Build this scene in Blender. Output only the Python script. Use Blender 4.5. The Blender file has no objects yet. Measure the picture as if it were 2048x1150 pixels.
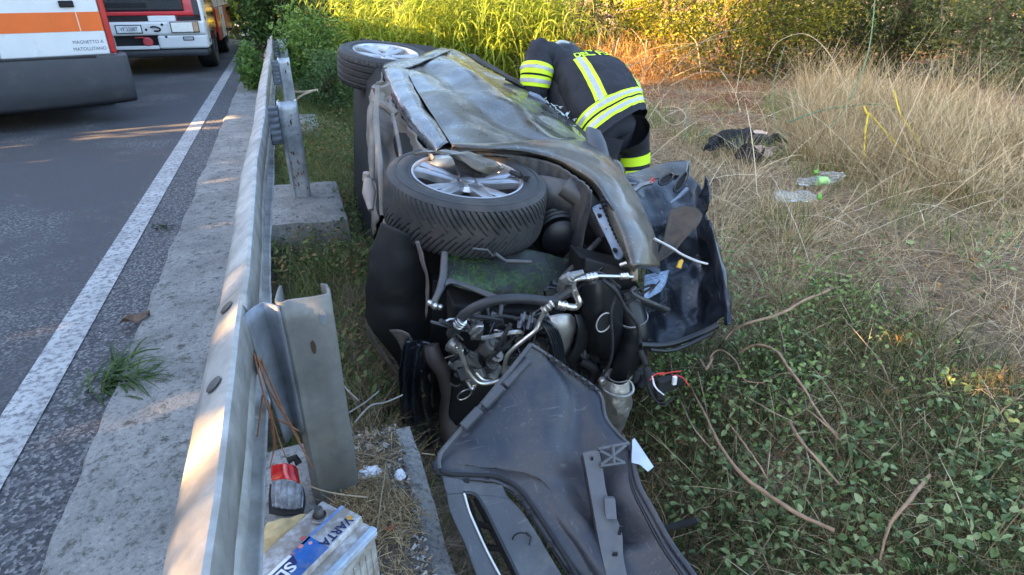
import bpy, bmesh, math, random
import numpy as np
from mathutils import Vector, Matrix, noise as mnoise
random.seed(7); rng = np.random.default_rng(11)
S = bpy.context.scene
# ------------------------------------------------------------------ camera, sky, sun, exposure
FPX, CX, CY, HC = 1193.0, 1024.0, 575.0, 1.25
TH = math.atan(595/1193.0); PS = math.atan(469/1193.0*math.cos(TH))
CR = np.array((math.cos(PS), -math.sin(PS), 0.0))
CF = np.array((math.sin(PS)*math.cos(TH), math.cos(PS)*math.cos(TH), -math.sin(TH)))
CU = np.cross(CR, CF)
CAM = np.array((0, 0, HC))
cd = bpy.data.cameras.new('camera'); cam = bpy.data.objects.new('camera', cd); S.collection.objects.link(cam)
cam.matrix_world = Matrix(((CR[0], CU[0], -CF[0], 0), (CR[1], CU[1], -CF[1], 0), (CR[2], CU[2], -CF[2], HC), (0, 0, 0, 1)))
cd.sensor_width = 36; cd.lens = FPX/2048*36; cd.clip_end = 500; cd.clip_start = 0.02
S.camera = cam
SUN_EL, SUN_AZ = 17.0, 8.0           # the low sun stands to the left, a little behind the camera
w = bpy.data.worlds.new('World'); S.world = w; w.use_nodes = True
nt = w.node_tree; nt.nodes.clear()
sky = nt.nodes.new('ShaderNodeTexSky'); sky.sky_type = 'NISHITA'; sky.sun_disc = False
sky.sun_elevation = math.radians(SUN_EL); sky.sun_rotation = math.radians(-90-SUN_AZ)
sky.air_density = .85; sky.dust_density = 2.4; sky.ozone_density = .65
bg = nt.nodes.new('ShaderNodeBackground'); bg.inputs[1].default_value = 0.118
wo = nt.nodes.new('ShaderNodeOutputWorld'); nt.links.new(sky.outputs[0], bg.inputs[0]); nt.links.new(bg.outputs[0], wo.inputs[0])
sd = bpy.data.lights.new('sun', 'SUN'); sd.energy = 5.0; sd.angle = math.radians(0.5); sd.color = (1.0, 0.59, 0.26)
sun = bpy.data.objects.new('sun', sd); S.collection.objects.link(sun)
SD = Vector((-math.cos(math.radians(SUN_EL))*math.cos(math.radians(SUN_AZ)), -math.cos(math.radians(SUN_EL))*math.sin(math.radians(SUN_AZ)), math.sin(math.radians(SUN_EL))))
sun.rotation_euler = SD.to_track_quat('Z', 'Y').to_euler(); sun.location = (-20, 0, 10)
vs = S.view_settings; vs.view_transform = 'Standard'; vs.look = 'None'; vs.gamma = 1; vs.use_curve_mapping = False; vs.exposure = 3.36

# ------------------------------------------------------------------ helpers
A = np.array
def ray(x, y): return CF + (x-CX)/FPX*CR + (CY-y)/FPX*CU
def P(x, y, d): return CAM + ray(x, y)*d
def plane(x, y, o, n):
    r = ray(x, y); return CAM + r*(np.dot(o-CAM, n)/np.dot(r, n))
def G(x, y, z=0.0): return plane(x, y, A((0, 0, z)), A((0, 0, 1.0)))
def GT(x, y, h=0.0):                                        # first point along a ray that is h above the terrain
    r = ray(x, y); d = .6
    while d < 60:
        p = CAM+r*d
        if p[2] < gz(p[0], p[1])+h: return p
        d *= 1.004
    return CAM+r*60
def nrm(v): v = A(v, dtype=float); return v/np.linalg.norm(v)
W1 = P(936, 350, 2.3); W2 = P(772, 103, 4.0)               # outer faces of the two upper wheels
fa = nrm(W1-W2); na = A((.10, -.13, .985)); na = nrm(na-fa*na.dot(fa)); ua = np.cross(na, fa)
def QC(x, y, c): return plane(x, y, W1+na*c, na)            # on a plane parallel to the car's upper flank
def QA(x, y, a): return plane(x, y, W1+fa*a, fa)            # on a plane across the car
def QB(x, y, b): return plane(x, y, W1+ua*b, ua)
def car(a, b, c): return W1+fa*a+ua*b+na*c
def N3(p, s=1.0): return mnoise.noise(Vector((p[0]*s, p[1]*s, p[2]*s)))

def node_mat(name):
    m = bpy.data.materials.new(name); m.use_nodes = True; t = m.node_tree; t.nodes.clear()
    o = t.nodes.new('ShaderNodeOutputMaterial'); return m, t, o
def L(t, a, b): t.links.new(a, b)
def noise_node(t, scale, detail=4, rough=.6, vec=None):
    g = vec or t.nodes.new('ShaderNodeNewGeometry').outputs['Position']
    n = t.nodes.new('ShaderNodeTexNoise'); n.inputs['Scale'].default_value = scale; n.inputs['Detail'].default_value = detail
    n.inputs['Roughness'].default_value = rough; L(t, g, n.inputs['Vector']); return n
def ramp(t, fac, stops):
    r = t.nodes.new('ShaderNodeValToRGB'); e = r.color_ramp.elements
    while len(e) < len(stops): e.new(.5)
    for k, (p, c) in enumerate(stops): e[k].position = p; e[k].color = tuple(c)+(1,) if len(c) == 3 else c
    L(t, fac, r.inputs[0]); return r
def mixc(t, fac, a, b):
    m = t.nodes.new('ShaderNodeMix'); m.data_type = 'RGBA'
    for s, v in ((0, fac), (6, a), (7, b)):
        if hasattr(v, 'links') or hasattr(v, 'is_linked'): L(t, v, m.inputs[s])
        else: m.inputs[s].default_value = v if s == 0 else tuple(v)+(1,)
    return m.outputs[2]
def bump(t, h, strength, dist=.01, nrmin=None):
    b = t.nodes.new('ShaderNodeBump'); b.inputs['Strength'].default_value = strength; b.inputs['Distance'].default_value = dist
    L(t, h, b.inputs['Height'])
    if nrmin: L(t, nrmin, b.inputs['Normal'])
    return b.outputs['Normal']
MATS = {}
def mat(name, col, rough=.6, metal=0.0, var=.2, scale=9.0, dirt=0.0, dcol=(.16, .13, .10), dscale=6.0, bmp=.15, bscale=60.0, bdist=.003, coat=0.0, spec=.5, scratch=0.0):
    if name in MATS: return MATS[name]
    m, t, o = node_mat(name); p = t.nodes.new('ShaderNodeBsdfPrincipled'); L(t, p.outputs[0], o.inputs[0])
    n = noise_node(t, scale)
    c = ramp(t, n.outputs[0], [(.3, [v*(1-var) for v in col]), (.7, [min(1, v*(1+var)) for v in col])]).outputs[0]
    p.inputs['Roughness'].default_value = rough
    if dirt > 0:
        dn = noise_node(t, dscale, 8, .68)
        dr = ramp(t, dn.outputs[0], [(.62-dirt*.35, (0, 0, 0)), (.74-dirt*.2, (1, 1, 1))])
        mm = t.nodes.new('ShaderNodeMath'); mm.operation = 'MULTIPLY'; L(t, dr.outputs[0], mm.inputs[0]); mm.inputs[1].default_value = min(1, .35+dirt*.6)
        c = mixc(t, mm.outputs[0], c, dcol)
        rr = t.nodes.new('ShaderNodeMapRange'); L(t, mm.outputs[0], rr.inputs[0]); rr.inputs[3].default_value = rough; rr.inputs[4].default_value = max(rough, .75)
        L(t, rr.outputs[0], p.inputs['Roughness'])
        mr = t.nodes.new('ShaderNodeMapRange'); L(t, mm.outputs[0], mr.inputs[0]); mr.inputs[3].default_value = metal; mr.inputs[4].default_value = metal*.3
        L(t, mr.outputs[0], p.inputs['Metallic'])
    else: p.inputs['Metallic'].default_value = metal
    if scratch:                                            # fine scuffs dragged in two directions, plus pale specks of dried mud
        g = t.nodes.new('ShaderNodeNewGeometry').outputs['Position']
        for rot, sc_ in (((.5, .2, .7), (5, 95, 60)), ((1.1, .6, -.5), (90, 4, 70))):
            mp = t.nodes.new('ShaderNodeMapping'); mp.inputs['Rotation'].default_value = rot; mp.inputs['Scale'].default_value = sc_; L(t, g, mp.inputs[0])
            sn = noise_node(t, 1.0, 3, .6, mp.outputs[0]); sr = ramp(t, sn.outputs[0], [(.64, (0, 0, 0)), (.70, (scratch,)*3)]); c = mixc(t, sr.outputs[0], c, (.30, .29, .28))
        sp = noise_node(t, 130, 2, .5); big = noise_node(t, 5, 3); ml = t.nodes.new('ShaderNodeMath'); ml.operation = 'MULTIPLY'; L(t, ramp(t, sp.outputs[0], [(.63, (0, 0, 0)), (.68, (1, 1, 1))]).outputs[0], ml.inputs[0]); L(t, ramp(t, big.outputs[0], [(.45, (0, 0, 0)), (.65, (scratch*1.3,)*3)]).outputs[0], ml.inputs[1])
        c = mixc(t, ml.outputs[0], c, (.26, .22, .17))
    L(t, c, p.inputs['Base Color']); p.inputs['Coat Weight'].default_value = coat; p.inputs['Coat Roughness'].default_value = .08
    p.inputs['Specular IOR Level'].default_value = spec
    if bmp:
        bn = noise_node(t, bscale, 5); L(t, bump(t, bn.outputs[0], bmp, bdist), p.inputs['Normal'])
    MATS[name] = m; return m
def leaf_mat(name, c1, c2, trans=.35, rough=.55, c3=None):
    if name in MATS: return MATS[name]
    m, t, o = node_mat(name); a = t.nodes.new('ShaderNodeAttribute'); a.attribute_name = 'rnd'
    st = [(0, c1), (1, c2)] if c3 is None else [(0, c1), (.6, c2), (1, c3)]
    c = ramp(t, a.outputs['Fac'], st).outputs[0]
    p = t.nodes.new('ShaderNodeBsdfPrincipled'); p.inputs['Roughness'].default_value = rough; p.inputs['Specular IOR Level'].default_value = .3; L(t, c, p.inputs['Base Color'])
    tr = t.nodes.new('ShaderNodeBsdfTranslucent'); L(t, c, tr.inputs[0])
    mx = t.nodes.new('ShaderNodeMixShader'); mx.inputs[0].default_value = trans; L(t, p.outputs[0], mx.inputs[1]); L(t, tr.outputs[0], mx.inputs[2]); L(t, mx.outputs[0], o.inputs[0])
    MATS[name] = m; return m

ORG = {}
def org(o):
    v = A((0., 0., 0.))
    while o is not None: v = v+A(o.location); o = o.parent
    return v
def tag(o, label=None, cat=None, group=None, kind=None):
    for k, v in (('label', label), ('category', cat), ('group', group), ('kind', kind)):
        if v: o[k] = v
    return o
def empty(name, loc, label, cat, group=None):
    o = bpy.data.objects.new(name, None); S.collection.objects.link(o); o.location = tuple(float(v) for v in loc); o.empty_display_size = .1
    return tag(o, label, cat, group)
class MB:
    def __init__(s): s.v = []; s.f = []; s.mi = []; s.ch = []
    def add(s, vs, fs, mi=0):
        b = len(s.v); s.ch.append((b, len(s.f))); s.v += [tuple(float(q) for q in p) for p in vs]; s.f += [tuple(b+i for i in f) for f in fs]; s.mi += [mi]*len(fs); return s
    def box(s, c, sz, ax=None, mi=0):
        ax = ax or (A((1, 0, 0)), A((0, 1, 0)), A((0, 0, 1))); c = A(c, dtype=float); h = [k/2 for k in sz]
        vs = [c+ax[0]*h[0]*i+ax[1]*h[1]*j+ax[2]*h[2]*k for k in (-1, 1) for j in (-1, 1) for i in (-1, 1)]
        return s.add(vs, [(0, 2, 3, 1), (4, 5, 7, 6), (0, 1, 5, 4), (2, 6, 7, 3), (0, 4, 6, 2), (1, 3, 7, 5)], mi)
    def b2(s, lo, hi, mi=0): return s.box([(a+b)/2 for a, b in zip(lo, hi)], [abs(b-a) for a, b in zip(lo, hi)], None, mi)
    def tube(s, pts, r, n=8, caps=True, mi=0, sm=0):
        pts = [A(p, dtype=float) for p in pts]
        if sm: pts = spline(pts, sm)
        m = len(pts); rr = r if hasattr(r, '__len__') else [r]*m
        if len(rr) != m: rr = np.interp(np.linspace(0, 1, m), np.linspace(0, 1, len(rr)), rr)
        vs = []; ref = None
        for i, p in enumerate(pts):
            d = nrm(pts[min(i+1, m-1)]-pts[max(i-1, 0)]+1e-9)
            if ref is None: ref = nrm(np.cross(d, A((.3, .2, 1)) if abs(d[2]) < .9 else A((1, .2, 0))))
            ref = nrm(ref-d*ref.dot(d)); e2 = np.cross(d, ref)
            for k in range(n):
                a = 2*math.pi*k/n; vs.append(p+(ref*math.cos(a)+e2*math.sin(a))*rr[i])
        fs = [(i*n+k, i*n+(k+1) % n, (i+1)*n+(k+1) % n, (i+1)*n+k) for i in range(m-1) for k in range(n)]
        if caps: fs += [tuple(range(n-1, -1, -1)), tuple(range((m-1)*n, m*n))]
        return s.add(vs, fs, mi)
    def lathe(s, prof, c, ax, n=32, mi=0, jit=None):     # prof (r, h) along ax from c
        ax = nrm(ax); e1 = nrm(np.cross(ax, A((.31, .9, .2)))); e2 = np.cross(ax, e1); c = A(c, dtype=float); vs = []
        for r, h in prof:
            for k in range(n):
                a = 2*math.pi*k/n; vs.append(c+ax*h+(e1*math.cos(a)+e2*math.sin(a))*r)
        m = len(prof)
        return s.add(vs, [(i*n+k, i*n+(k+1) % n, (i+1)*n+(k+1) % n, (i+1)*n+k) for i in range(m-1) for k in range(n)], mi)
    def grid(s, pts, mi=0):                                # pts (nu, nv, 3)
        nu, nv = pts.shape[:2]
        return s.add(pts.reshape(-1, 3), [(i*nv+j, i*nv+j+1, (i+1)*nv+j+1, (i+1)*nv+j) for i in range(nu-1) for j in range(nv-1)], mi)
    def prism(s, poly, d, mi=0):                           # polygon pushed along vector d
        n = len(poly); d = A(d, dtype=float); v = [A(p, dtype=float) for p in poly]
        return s.add(v+[p+d for p in v], [tuple(range(n)), tuple(range(2*n-1, n-1, -1))]+[(i, i+n, (i+1) % n+n, (i+1) % n) for i in range(n)], mi)
    def build_each(s, name, mats, parent=None, **k):          # every added piece an object of its own
        out = []; e = s.ch[1:]+[(len(s.v), len(s.f))]
        for (v0, f0), (v1, f1) in zip(s.ch, e):
            b = MB(); b.v = s.v[v0:v1]; b.f = [tuple(i-v0 for i in f) for f in s.f[f0:f1]]; b.mi = s.mi[f0:f1]; out.append(b.build(name, mats, parent, **k))
        return out
    def build(s, name, mats, parent=None, smooth=False, solid=0, bevel=0, sub=0, label=None, cat=None, group=None, kind=None, fix=True, offs=0.0):
        mats = mats if isinstance(mats, (list, tuple)) else [mats]
        o0 = org(parent) if parent else A((0, 0, 0))
        me = bpy.data.meshes.new(name); me.from_pydata([tuple(A(p)-o0) for p in s.v], [], s.f)
        for m in mats: me.materials.append(m)
        if len(mats) > 1: me.polygons.foreach_set('material_index', s.mi)
        if fix:
            bm = bmesh.new(); bm.from_mesh(me); bmesh.ops.recalc_face_normals(bm, faces=bm.faces); bm.to_mesh(me); bm.free()
        if smooth:
            me.shade_smooth()
            if smooth is not True: me.set_sharp_from_angle(angle=math.radians(smooth))
        me.update()
        o = bpy.data.objects.new(name, me); S.collection.objects.link(o)
        if parent: o.parent = parent
        if solid:
            k = o.modifiers.new('solid', 'SOLIDIFY'); k.thickness = solid; k.offset = offs
        if bevel:
            k = o.modifiers.new('bevel', 'BEVEL'); k.width = bevel; k.segments = 2; k.limit_method = 'ANGLE'
        if sub:
            k = o.modifiers.new('sub', 'SUBSURF'); k.levels = sub; k.render_levels = sub
        return tag(o, label, cat, group, kind)
def spline(pts, n):
    pts = [A(p, dtype=float) for p in pts]; m = len(pts); out = []
    for i in range(m-1):
        p0, p1, p2, p3 = pts[max(i-1, 0)], pts[i], pts[i+1], pts[min(i+2, m-1)]
        for k in range(n):
            t = k/n; out.append(.5*((2*p1)+(-p0+p2)*t+(2*p0-5*p1+4*p2-p3)*t*t+(-p0+3*p1-3*p2+p3)*t**3))
    out.append(pts[-1]); return out
def surf(rows, nu=4, nv=4):                               # smooth sheet through rows of points
    r2 = [spline(r, nv) for r in rows]; cols = [spline([r[j] for r in r2], nu) for j in range(len(r2[0]))]
    return A(cols).transpose(1, 0, 2)
def dent(g, amp, sc, seed=0.0):                           # push a sheet in and out along its normals
    du = np.gradient(g, axis=0); dv = np.gradient(g, axis=1); n = np.cross(du, dv); n /= (np.linalg.norm(n, axis=2, keepdims=True)+1e-9)
    h = A([[N3(p+seed, sc)+.5*N3(p+seed+3, sc*2.3) for p in row] for row in g])
    return g+n*(h*amp)[..., None]
def push(g, h):
    du = np.gradient(g, axis=0); dv = np.gradient(g, axis=1); n = np.cross(du, dv); n /= (np.linalg.norm(n, axis=2, keepdims=True)+1e-9)
    return g+n*h[..., None]
def copy_tree(o, parent=None):
    c = o.copy(); S.collection.objects.link(c); c.parent = parent
    for ch in list(o.children): copy_tree(ch, c)
    return c
def fast_mesh(name, v, f4, rnd, m, parent=None, smooth=False):   # quads array
    me = bpy.data.meshes.new(name); nv, nf = len(v), len(f4); k = f4.shape[1]
    me.vertices.add(nv); me.vertices.foreach_set('co', np.ascontiguousarray(v, dtype=np.float32).ravel())
    me.loops.add(nf*k); me.loops.foreach_set('vertex_index', f4.astype(np.int32).ravel())
    me.polygons.add(nf); me.polygons.foreach_set('loop_start', np.arange(nf, dtype=np.int32)*k)
    me.update(calc_edges=True)
    at = me.attributes.new('rnd', 'FLOAT', 'POINT'); at.data.foreach_set('value', np.ascontiguousarray(rnd, dtype=np.float32))
    me.materials.append(m)
    if smooth: me.shade_smooth()
    o = bpy.data.objects.new(name, me); S.collection.objects.link(o)
    if parent: o.parent = parent
    return o
def unit(v): return v/(np.linalg.norm(v, axis=1, keepdims=True)+1e-9)
def blades(pos, d, ln, wd, droop, segs=3, rnd=None, taper=1.0):    # many tapering, drooping strips
    n = len(pos); d = unit(d); side = unit(np.cross(d, A((0, 0, 1.0))+rng.normal(0, .25, (n, 3))))
    vs = []; p = pos.copy(); st = (ln/segs)[:, None]; dd = d.copy()
    for k in range(segs+1):
        t = k/segs; wk = (wd*(1-t**1.6*taper)*(.55+.45*min(1, t*3+.3)))[:, None]
        if k == segs: wk = wk*0+.0004
        vs += [p-side*wk/2, p+side*wk/2]
        p = p+dd*st; dd = unit(dd+A((0, 0, -1.0))*(droop/segs))
    v = np.stack(vs, 1).reshape(-1, 3); m = 2*(segs+1); b = np.arange(n)*m
    f = np.concatenate([np.stack([b+2*k, b+2*k+1, b+2*k+3, b+2*k+2], 1) for k in range(segs)])
    r = rng.random(n) if rnd is None else rnd
    return v, f, np.repeat(r, m)
def leaves(pos, ln, wd, upbias=.5, rnd=None, dirs=None):            # folded four-point leaves
    n = len(pos); nr = rng.normal(0, 1, (n, 3)); nr[:, 2] = np.abs(nr[:, 2])+upbias; nr = unit(nr)
    d = rng.normal(0, 1, (n, 3)) if dirs is None else dirs; d = unit(d-nr*(d*nr).sum(1, keepdims=True)); s = np.cross(nr, d)
    l = ln[:, None]; q = wd[:, None]
    a = pos; b = pos+d*l*.33+s*q*.5+nr*q*.18; b2 = pos+d*l*.72+s*q*.36+nr*q*.12; c = pos+d*l-nr*l*.12; e2 = pos+d*l*.72-s*q*.36+nr*q*.12; e = pos+d*l*.33-s*q*.5+nr*q*.18
    v = np.stack([a, b, b2, c, e2, e], 1).reshape(-1, 3); k = np.arange(n)*6
    f = np.concatenate([np.stack([k, k+1, k+2, k+3], 1), np.stack([k, k+3, k+4, k+5], 1)])
    r = rng.random(n) if rnd is None else rnd
    return v, f, np.repeat(r, 6)
def text_mesh(txt, size, place, name, m, parent, bold=False, sx=1.0, ext=.0, sub=0):
    cu = bpy.data.curves.new('t', 'FONT'); cu.body = txt; cu.size = size; cu.extrude = ext; cu.align_x = 'CENTER'; cu.align_y = 'CENTER'; cu.resolution_u = 3
    if bold: cu.offset = size*.025
    to = bpy.data.objects.new('t', cu); S.collection.objects.link(to); dg = bpy.context.evaluated_depsgraph_get()
    me = bpy.data.meshes.new_from_object(to.evaluated_get(dg)); bpy.data.objects.remove(to); bpy.data.curves.remove(cu)
    bm = bmesh.new(); bm.from_mesh(me)
    if sub: bmesh.ops.triangulate(bm, faces=bm.faces); bmesh.ops.subdivide_edges(bm, edges=bm.edges, cuts=sub)
    o0 = org(parent)
    for v in bm.verts: v.co = Vector(A(place(v.co.x*sx, v.co.y, v.co.z))-o0)
    bm.to_mesh(me); bm.free(); me.name = name; me.materials.clear(); me.materials.append(m)
    o = bpy.data.objects.new(name, me); S.collection.objects.link(o); o.parent = parent; return o
# ------------------------------------------------------------------ terrain, road, kerb
def gz(x, y):
    d = np.interp(x, [-.3, .2, .5, .95, 1.3, 1.7, 2.1, 2.8, 3.4, 5], [-.34, -.40, -.80, -1.0, -.62, -.42, -.32, -.12, -.02, .02])
    d = d+np.interp(x, [-.3, .2, .5, .8, 1.0], [.05, .14, .25, .12, 0])*np.interp(y, [2.0, 3.0], [0, 1])
    d = d-np.interp(x, [.1, .3, .8, 1.0], [0, .42, .3, 0])*np.interp(y, [1.55, 2.3], [1, 0])
    k = np.interp(y, [-2, 4.6, 6.5, 9, 14], [1, 1, .62, .35, .15])
    return d*k
def gzn(x, y): return gz(x, y)+.05*N3((x, y, .3), 1.3)*min(1, max(0, (x+.1)*2))+.02*N3((x, y, 1.3), 4.1)
def ground_mat():
    m, t, o = node_mat('dry_earth'); p = t.nodes.new('ShaderNodeBsdfPrincipled'); p.inputs['Roughness'].default_value = .95; L(t, p.outputs[0], o.inputs[0])
    n1 = noise_node(t, 1.1, 6); n2 = noise_node(t, 16, 8, .7); n3 = noise_node(t, 90, 4)
    c = ramp(t, n2.outputs[0], [(.3, (.055, .042, .028)), (.5, (.22, .165, .11)), (.72, (.42, .34, .23))]).outputs[0]
    red = ramp(t, n2.outputs[0], [(.3, (.07, .028, .014)), (.7, (.24, .095, .045))]).outputs[0]
    r = ramp(t, n1.outputs[0], [(.46, (0, 0, 0)), (.58, (1, 1, 1))]).outputs[0]
    sx = t.nodes.new('ShaderNodeSeparateXYZ'); L(t, t.nodes.new('ShaderNodeNewGeometry').outputs['Position'], sx.inputs[0]); mr = t.nodes.new('ShaderNodeMapRange'); L(t, sx.outputs[1], mr.inputs[0]); mr.inputs[1].default_value = 4.3; mr.inputs[2].default_value = 6.0; mr.inputs[3].default_value = .25
    mu = t.nodes.new('ShaderNodeMath'); mu.operation = 'MULTIPLY'; L(t, r, mu.inputs[0]); L(t, mr.outputs[0], mu.inputs[1]); r = mu.outputs[0]
    L(t, mixc(t, r, c, red), p.inputs['Base Color']); L(t, bump(t, n3.outputs[0], .9, .03), p.inputs['Normal']); return m
def sheet(name, xs, ys, zf, m, kind='structure'):
    g = A([[(x, y, zf(x, y)) for x in xs] for y in ys]); b = MB(); b.grid(g); return b.build(name, m, smooth=True, kind=kind)
sheet('ground', list(np.arange(-.3, 7, .12))+list(np.arange(7, 20, .8))+[25, 40, 80, 150], list(np.arange(-3, 12, .15))+list(np.arange(12, 30, 1.))+[40, 60, 100, 160], gzn, ground_mat())
b = MB(); b.grid(A([[(x, y, -.06+.04*N3((x, y, 0), .5)) for x in [-150, -60, -30, -18, -12, -9, -7.2, -.5]] for y in [-30, -10, 0, 10, 20, 30, 45, 70, 160]])); b.build('far_ground', ground_mat(), smooth=True, kind='structure')
def road_x(y):                                            # the road bends away to the left in the distance
    return 0.0 if y < 15 else -.0045*(y-15)**2
def asphalt():
    m, t, o = node_mat('asphalt'); p = t.nodes.new('ShaderNodeBsdfPrincipled'); p.inputs['Roughness'].default_value = .85; L(t, p.outputs[0], o.inputs[0])
    g = t.nodes.new('ShaderNodeNewGeometry').outputs['Position']
    v = t.nodes.new('ShaderNodeTexVoronoi'); v.inputs['Scale'].default_value = 110; L(t, g, v.inputs['Vector'])
    n = noise_node(t, .9, 5); n2 = noise_node(t, 260, 3)
    stone = ramp(t, v.outputs['Color'], [(.2, (.035, .036, .04)), (.55, (.075, .075, .08)), (.9, (.22, .215, .21))]).outputs[0]
    worn = ramp(t, n2.outputs[0], [(.35, (.04, .041, .046)), (.7, (.085, .085, .09))]).outputs[0]
    sx = t.nodes.new('ShaderNodeSeparateXYZ'); L(t, g, sx.inputs[0])
    mr = t.nodes.new('ShaderNodeMapRange'); L(t, sx.outputs[0], mr.inputs[0]); mr.inputs[1].default_value = -1.15; mr.inputs[2].default_value = -.93
    ma = t.nodes.new('ShaderNodeMath'); ma.operation = 'MAXIMUM'; L(t, mr.outputs[0], ma.inputs[0])
    rr = ramp(t, n.outputs[0], [(.5, (0, 0, 0)), (.62, (1, 1, 1))]); L(t, rr.outputs[0], ma.inputs[1])
    L(t, mixc(t, ma.outputs[0], worn, stone), p.inputs['Base Color'])
    L(t, bump(t, v.outputs['Distance'], .6, .006), p.inputs['Normal']); return m
ysr = list(np.arange(-4, 15, .5))+list(np.arange(15, 46, 1.0))
b = MB(); b.grid(A([[(x+road_x(y), y, 0.0) for x in [-7.2, -4, -2, -1.2, -.725]] for y in ysr])); b.build('road', asphalt(), kind='structure')
def paint():
    m, t, o = node_mat('worn_road_paint'); p = t.nodes.new('ShaderNodeBsdfPrincipled'); p.inputs['Roughness'].default_value = .8; L(t, p.outputs[0], o.inputs[0])
    n = noise_node(t, 40, 8, .75); n2 = noise_node(t, 5, 4)
    f = ramp(t, n.outputs[0], [(.40, (0, 0, 0)), (.52, (1, 1, 1))]).outputs[0]
    f2 = ramp(t, n2.outputs[0], [(.3, (.5, .5, .5)), (.6, (1, 1, 1))]).outputs[0]
    mu = t.nodes.new('ShaderNodeMath'); mu.operation = 'MULTIPLY'; L(t, f, mu.inputs[0]); L(t, f2, mu.inputs[1])
    L(t, mixc(t, mu.outputs[0], (.14, .14, .145), (.44, .44, .43)), p.inputs['Base Color']); return m
pm = paint()
b = MB(); b.grid(A([[(x+road_x(y), y, .005) for x in (-1.06, -.935)] for y in ysr])); b.build('edge_line', pm, kind='structure')
b = MB(); b.grid(A([[(-1.0+road_x(y)-dx, y, .005) for dx in (3.3, 3.42)] for y in ysr])); b.build('centre_line', pm, kind='structure')
def concrete(name, c=(.33, .325, .31), stain=.45, sc=1.0):
    if name in MATS: return MATS[name]
    m, t, o = node_mat(name); p = t.nodes.new('ShaderNodeBsdfPrincipled'); p.inputs['Roughness'].default_value = .9; L(t, p.outputs[0], o.inputs[0])
    n = noise_node(t, 3.5*sc, 9, .7); v = noise_node(t, 75*sc, 4, .75); n3 = noise_node(t, 22*sc, 6, .75)
    c1 = ramp(t, n.outputs[0], [(.28, [q*(1-stain) for q in c]), (.52, c), (.72, [q*1.25 for q in c])]).outputs[0]
    sp = ramp(t, v.outputs[0], [(.33, (.32, .31, .29)), (.46, (.95, .95, .95)), (.58, (1, 1, 1)), (.68, (1.4, 1.38, 1.33))]).outputs[0]
    mm = t.nodes.new('ShaderNodeMix'); mm.data_type = 'RGBA'; mm.blend_type = 'MULTIPLY'; mm.inputs[0].default_value = .85; L(t, c1, mm.inputs[6]); L(t, sp, mm.inputs[7])
    dk = ramp(t, n3.outputs[0], [(.36, (1, 1, 1)), (.46, (0, 0, 0))]).outputs[0]
    L(t, mixc(t, dk, mm.outputs[2], (.10, .10, .085)), p.inputs['Base Color'])
    ad = t.nodes.new('ShaderNodeMath'); L(t, v.outputs[0], ad.inputs[0]); L(t, n3.outputs[0], ad.inputs[1])
    L(t, bump(t, ad.outputs[0], 1.0, .014), p.inputs['Normal']); MATS[name] = m; return m
CON = concrete('weathered_concrete')
# kerb: a broad concrete edging with a ragged road side
b = MB(); ys = np.arange(-2.5, 12.2, .06); rows = []
for y in ys:
    e = .022*N3((0, y, 5), 2.2)+.014*N3((0, y, 1), 9)
    rows.append([(-.745+e, y, .001), (-.73+e, y, .024+.006*N3((0, y, 2), 5)), (-.66, y, .03+.006*N3((1, y, 2), 4)), (-.5, y, .034+.007*N3((2, y, 2), 4)), (-.36, y, .03), (-.305, y, .022+.008*N3((3, y, 2), 6)), (-.296, y, 0.0), (-.296, y, -.9)])
b.grid(A(rows)); b.build('kerb', CON, smooth=40, kind='structure')

# concrete footings under the posts
def footing(y0, y1, label, seed):
    g = []; nx, ny = 12, 16; b = MB()
    def pt(u, v, top):
        x = -.27+.47*u; y = y0+(y1-y0)*v; edge = min(u, 1-u, v, 1-v)
        z = (0.012*N3((x*1+seed, y, 0), 5)-.02*max(0, 1-edge*12) if top else -.95)
        j = .007*N3((x, y, seed), 6); sl = .02 if top else 0
        return (x+(0 if u < .01 else j), y+j, z-sl*u)
    top = A([[pt(i/nx, j/ny, True) for i in range(nx+1)] for j in range(ny+1)]); b.grid(top)
    ring = [top[0, i] for i in range(nx+1)]+[top[j, nx] for j in range(1, ny+1)]+[top[ny, i] for i in range(nx-1, -1, -1)]+[top[j, 0] for j in range(ny-1, 0, -1)]
    low = [A((p[0]+.03*(1 if p[0] > 0 else 0), p[1]+(-.03 if p[1] < (y0+y1)/2 else .03), -1.05)) for p in ring]
    mid = [(p*.55+q*.45)+A((.012*N3(p, 9), .012*N3(p+5, 9), 0)) for p, q in zip(ring, low)]
    b.grid(A([ring+[ring[0]], mid+[mid[0]], low+[low[0]]]))
    me = b.build('concrete_footing', CON, smooth=35, label=label, cat='concrete block', group='concrete footings of the guardrail'); return me
footing(.45, 1.585, 'concrete footing strewn with straw and debris, the battery standing on it', 1.0)
footing(3.68, 4.56, 'bare concrete footing under the rust-spotted post beside the front wheel', 4.0)
footing(6.55, 7.45, 'low concrete footing with broken reeds lying beside it', 7.0)
footing(9.4, 10.3, 'most distant concrete footing, in the weeds at the end of the rail', 11.0)

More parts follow.
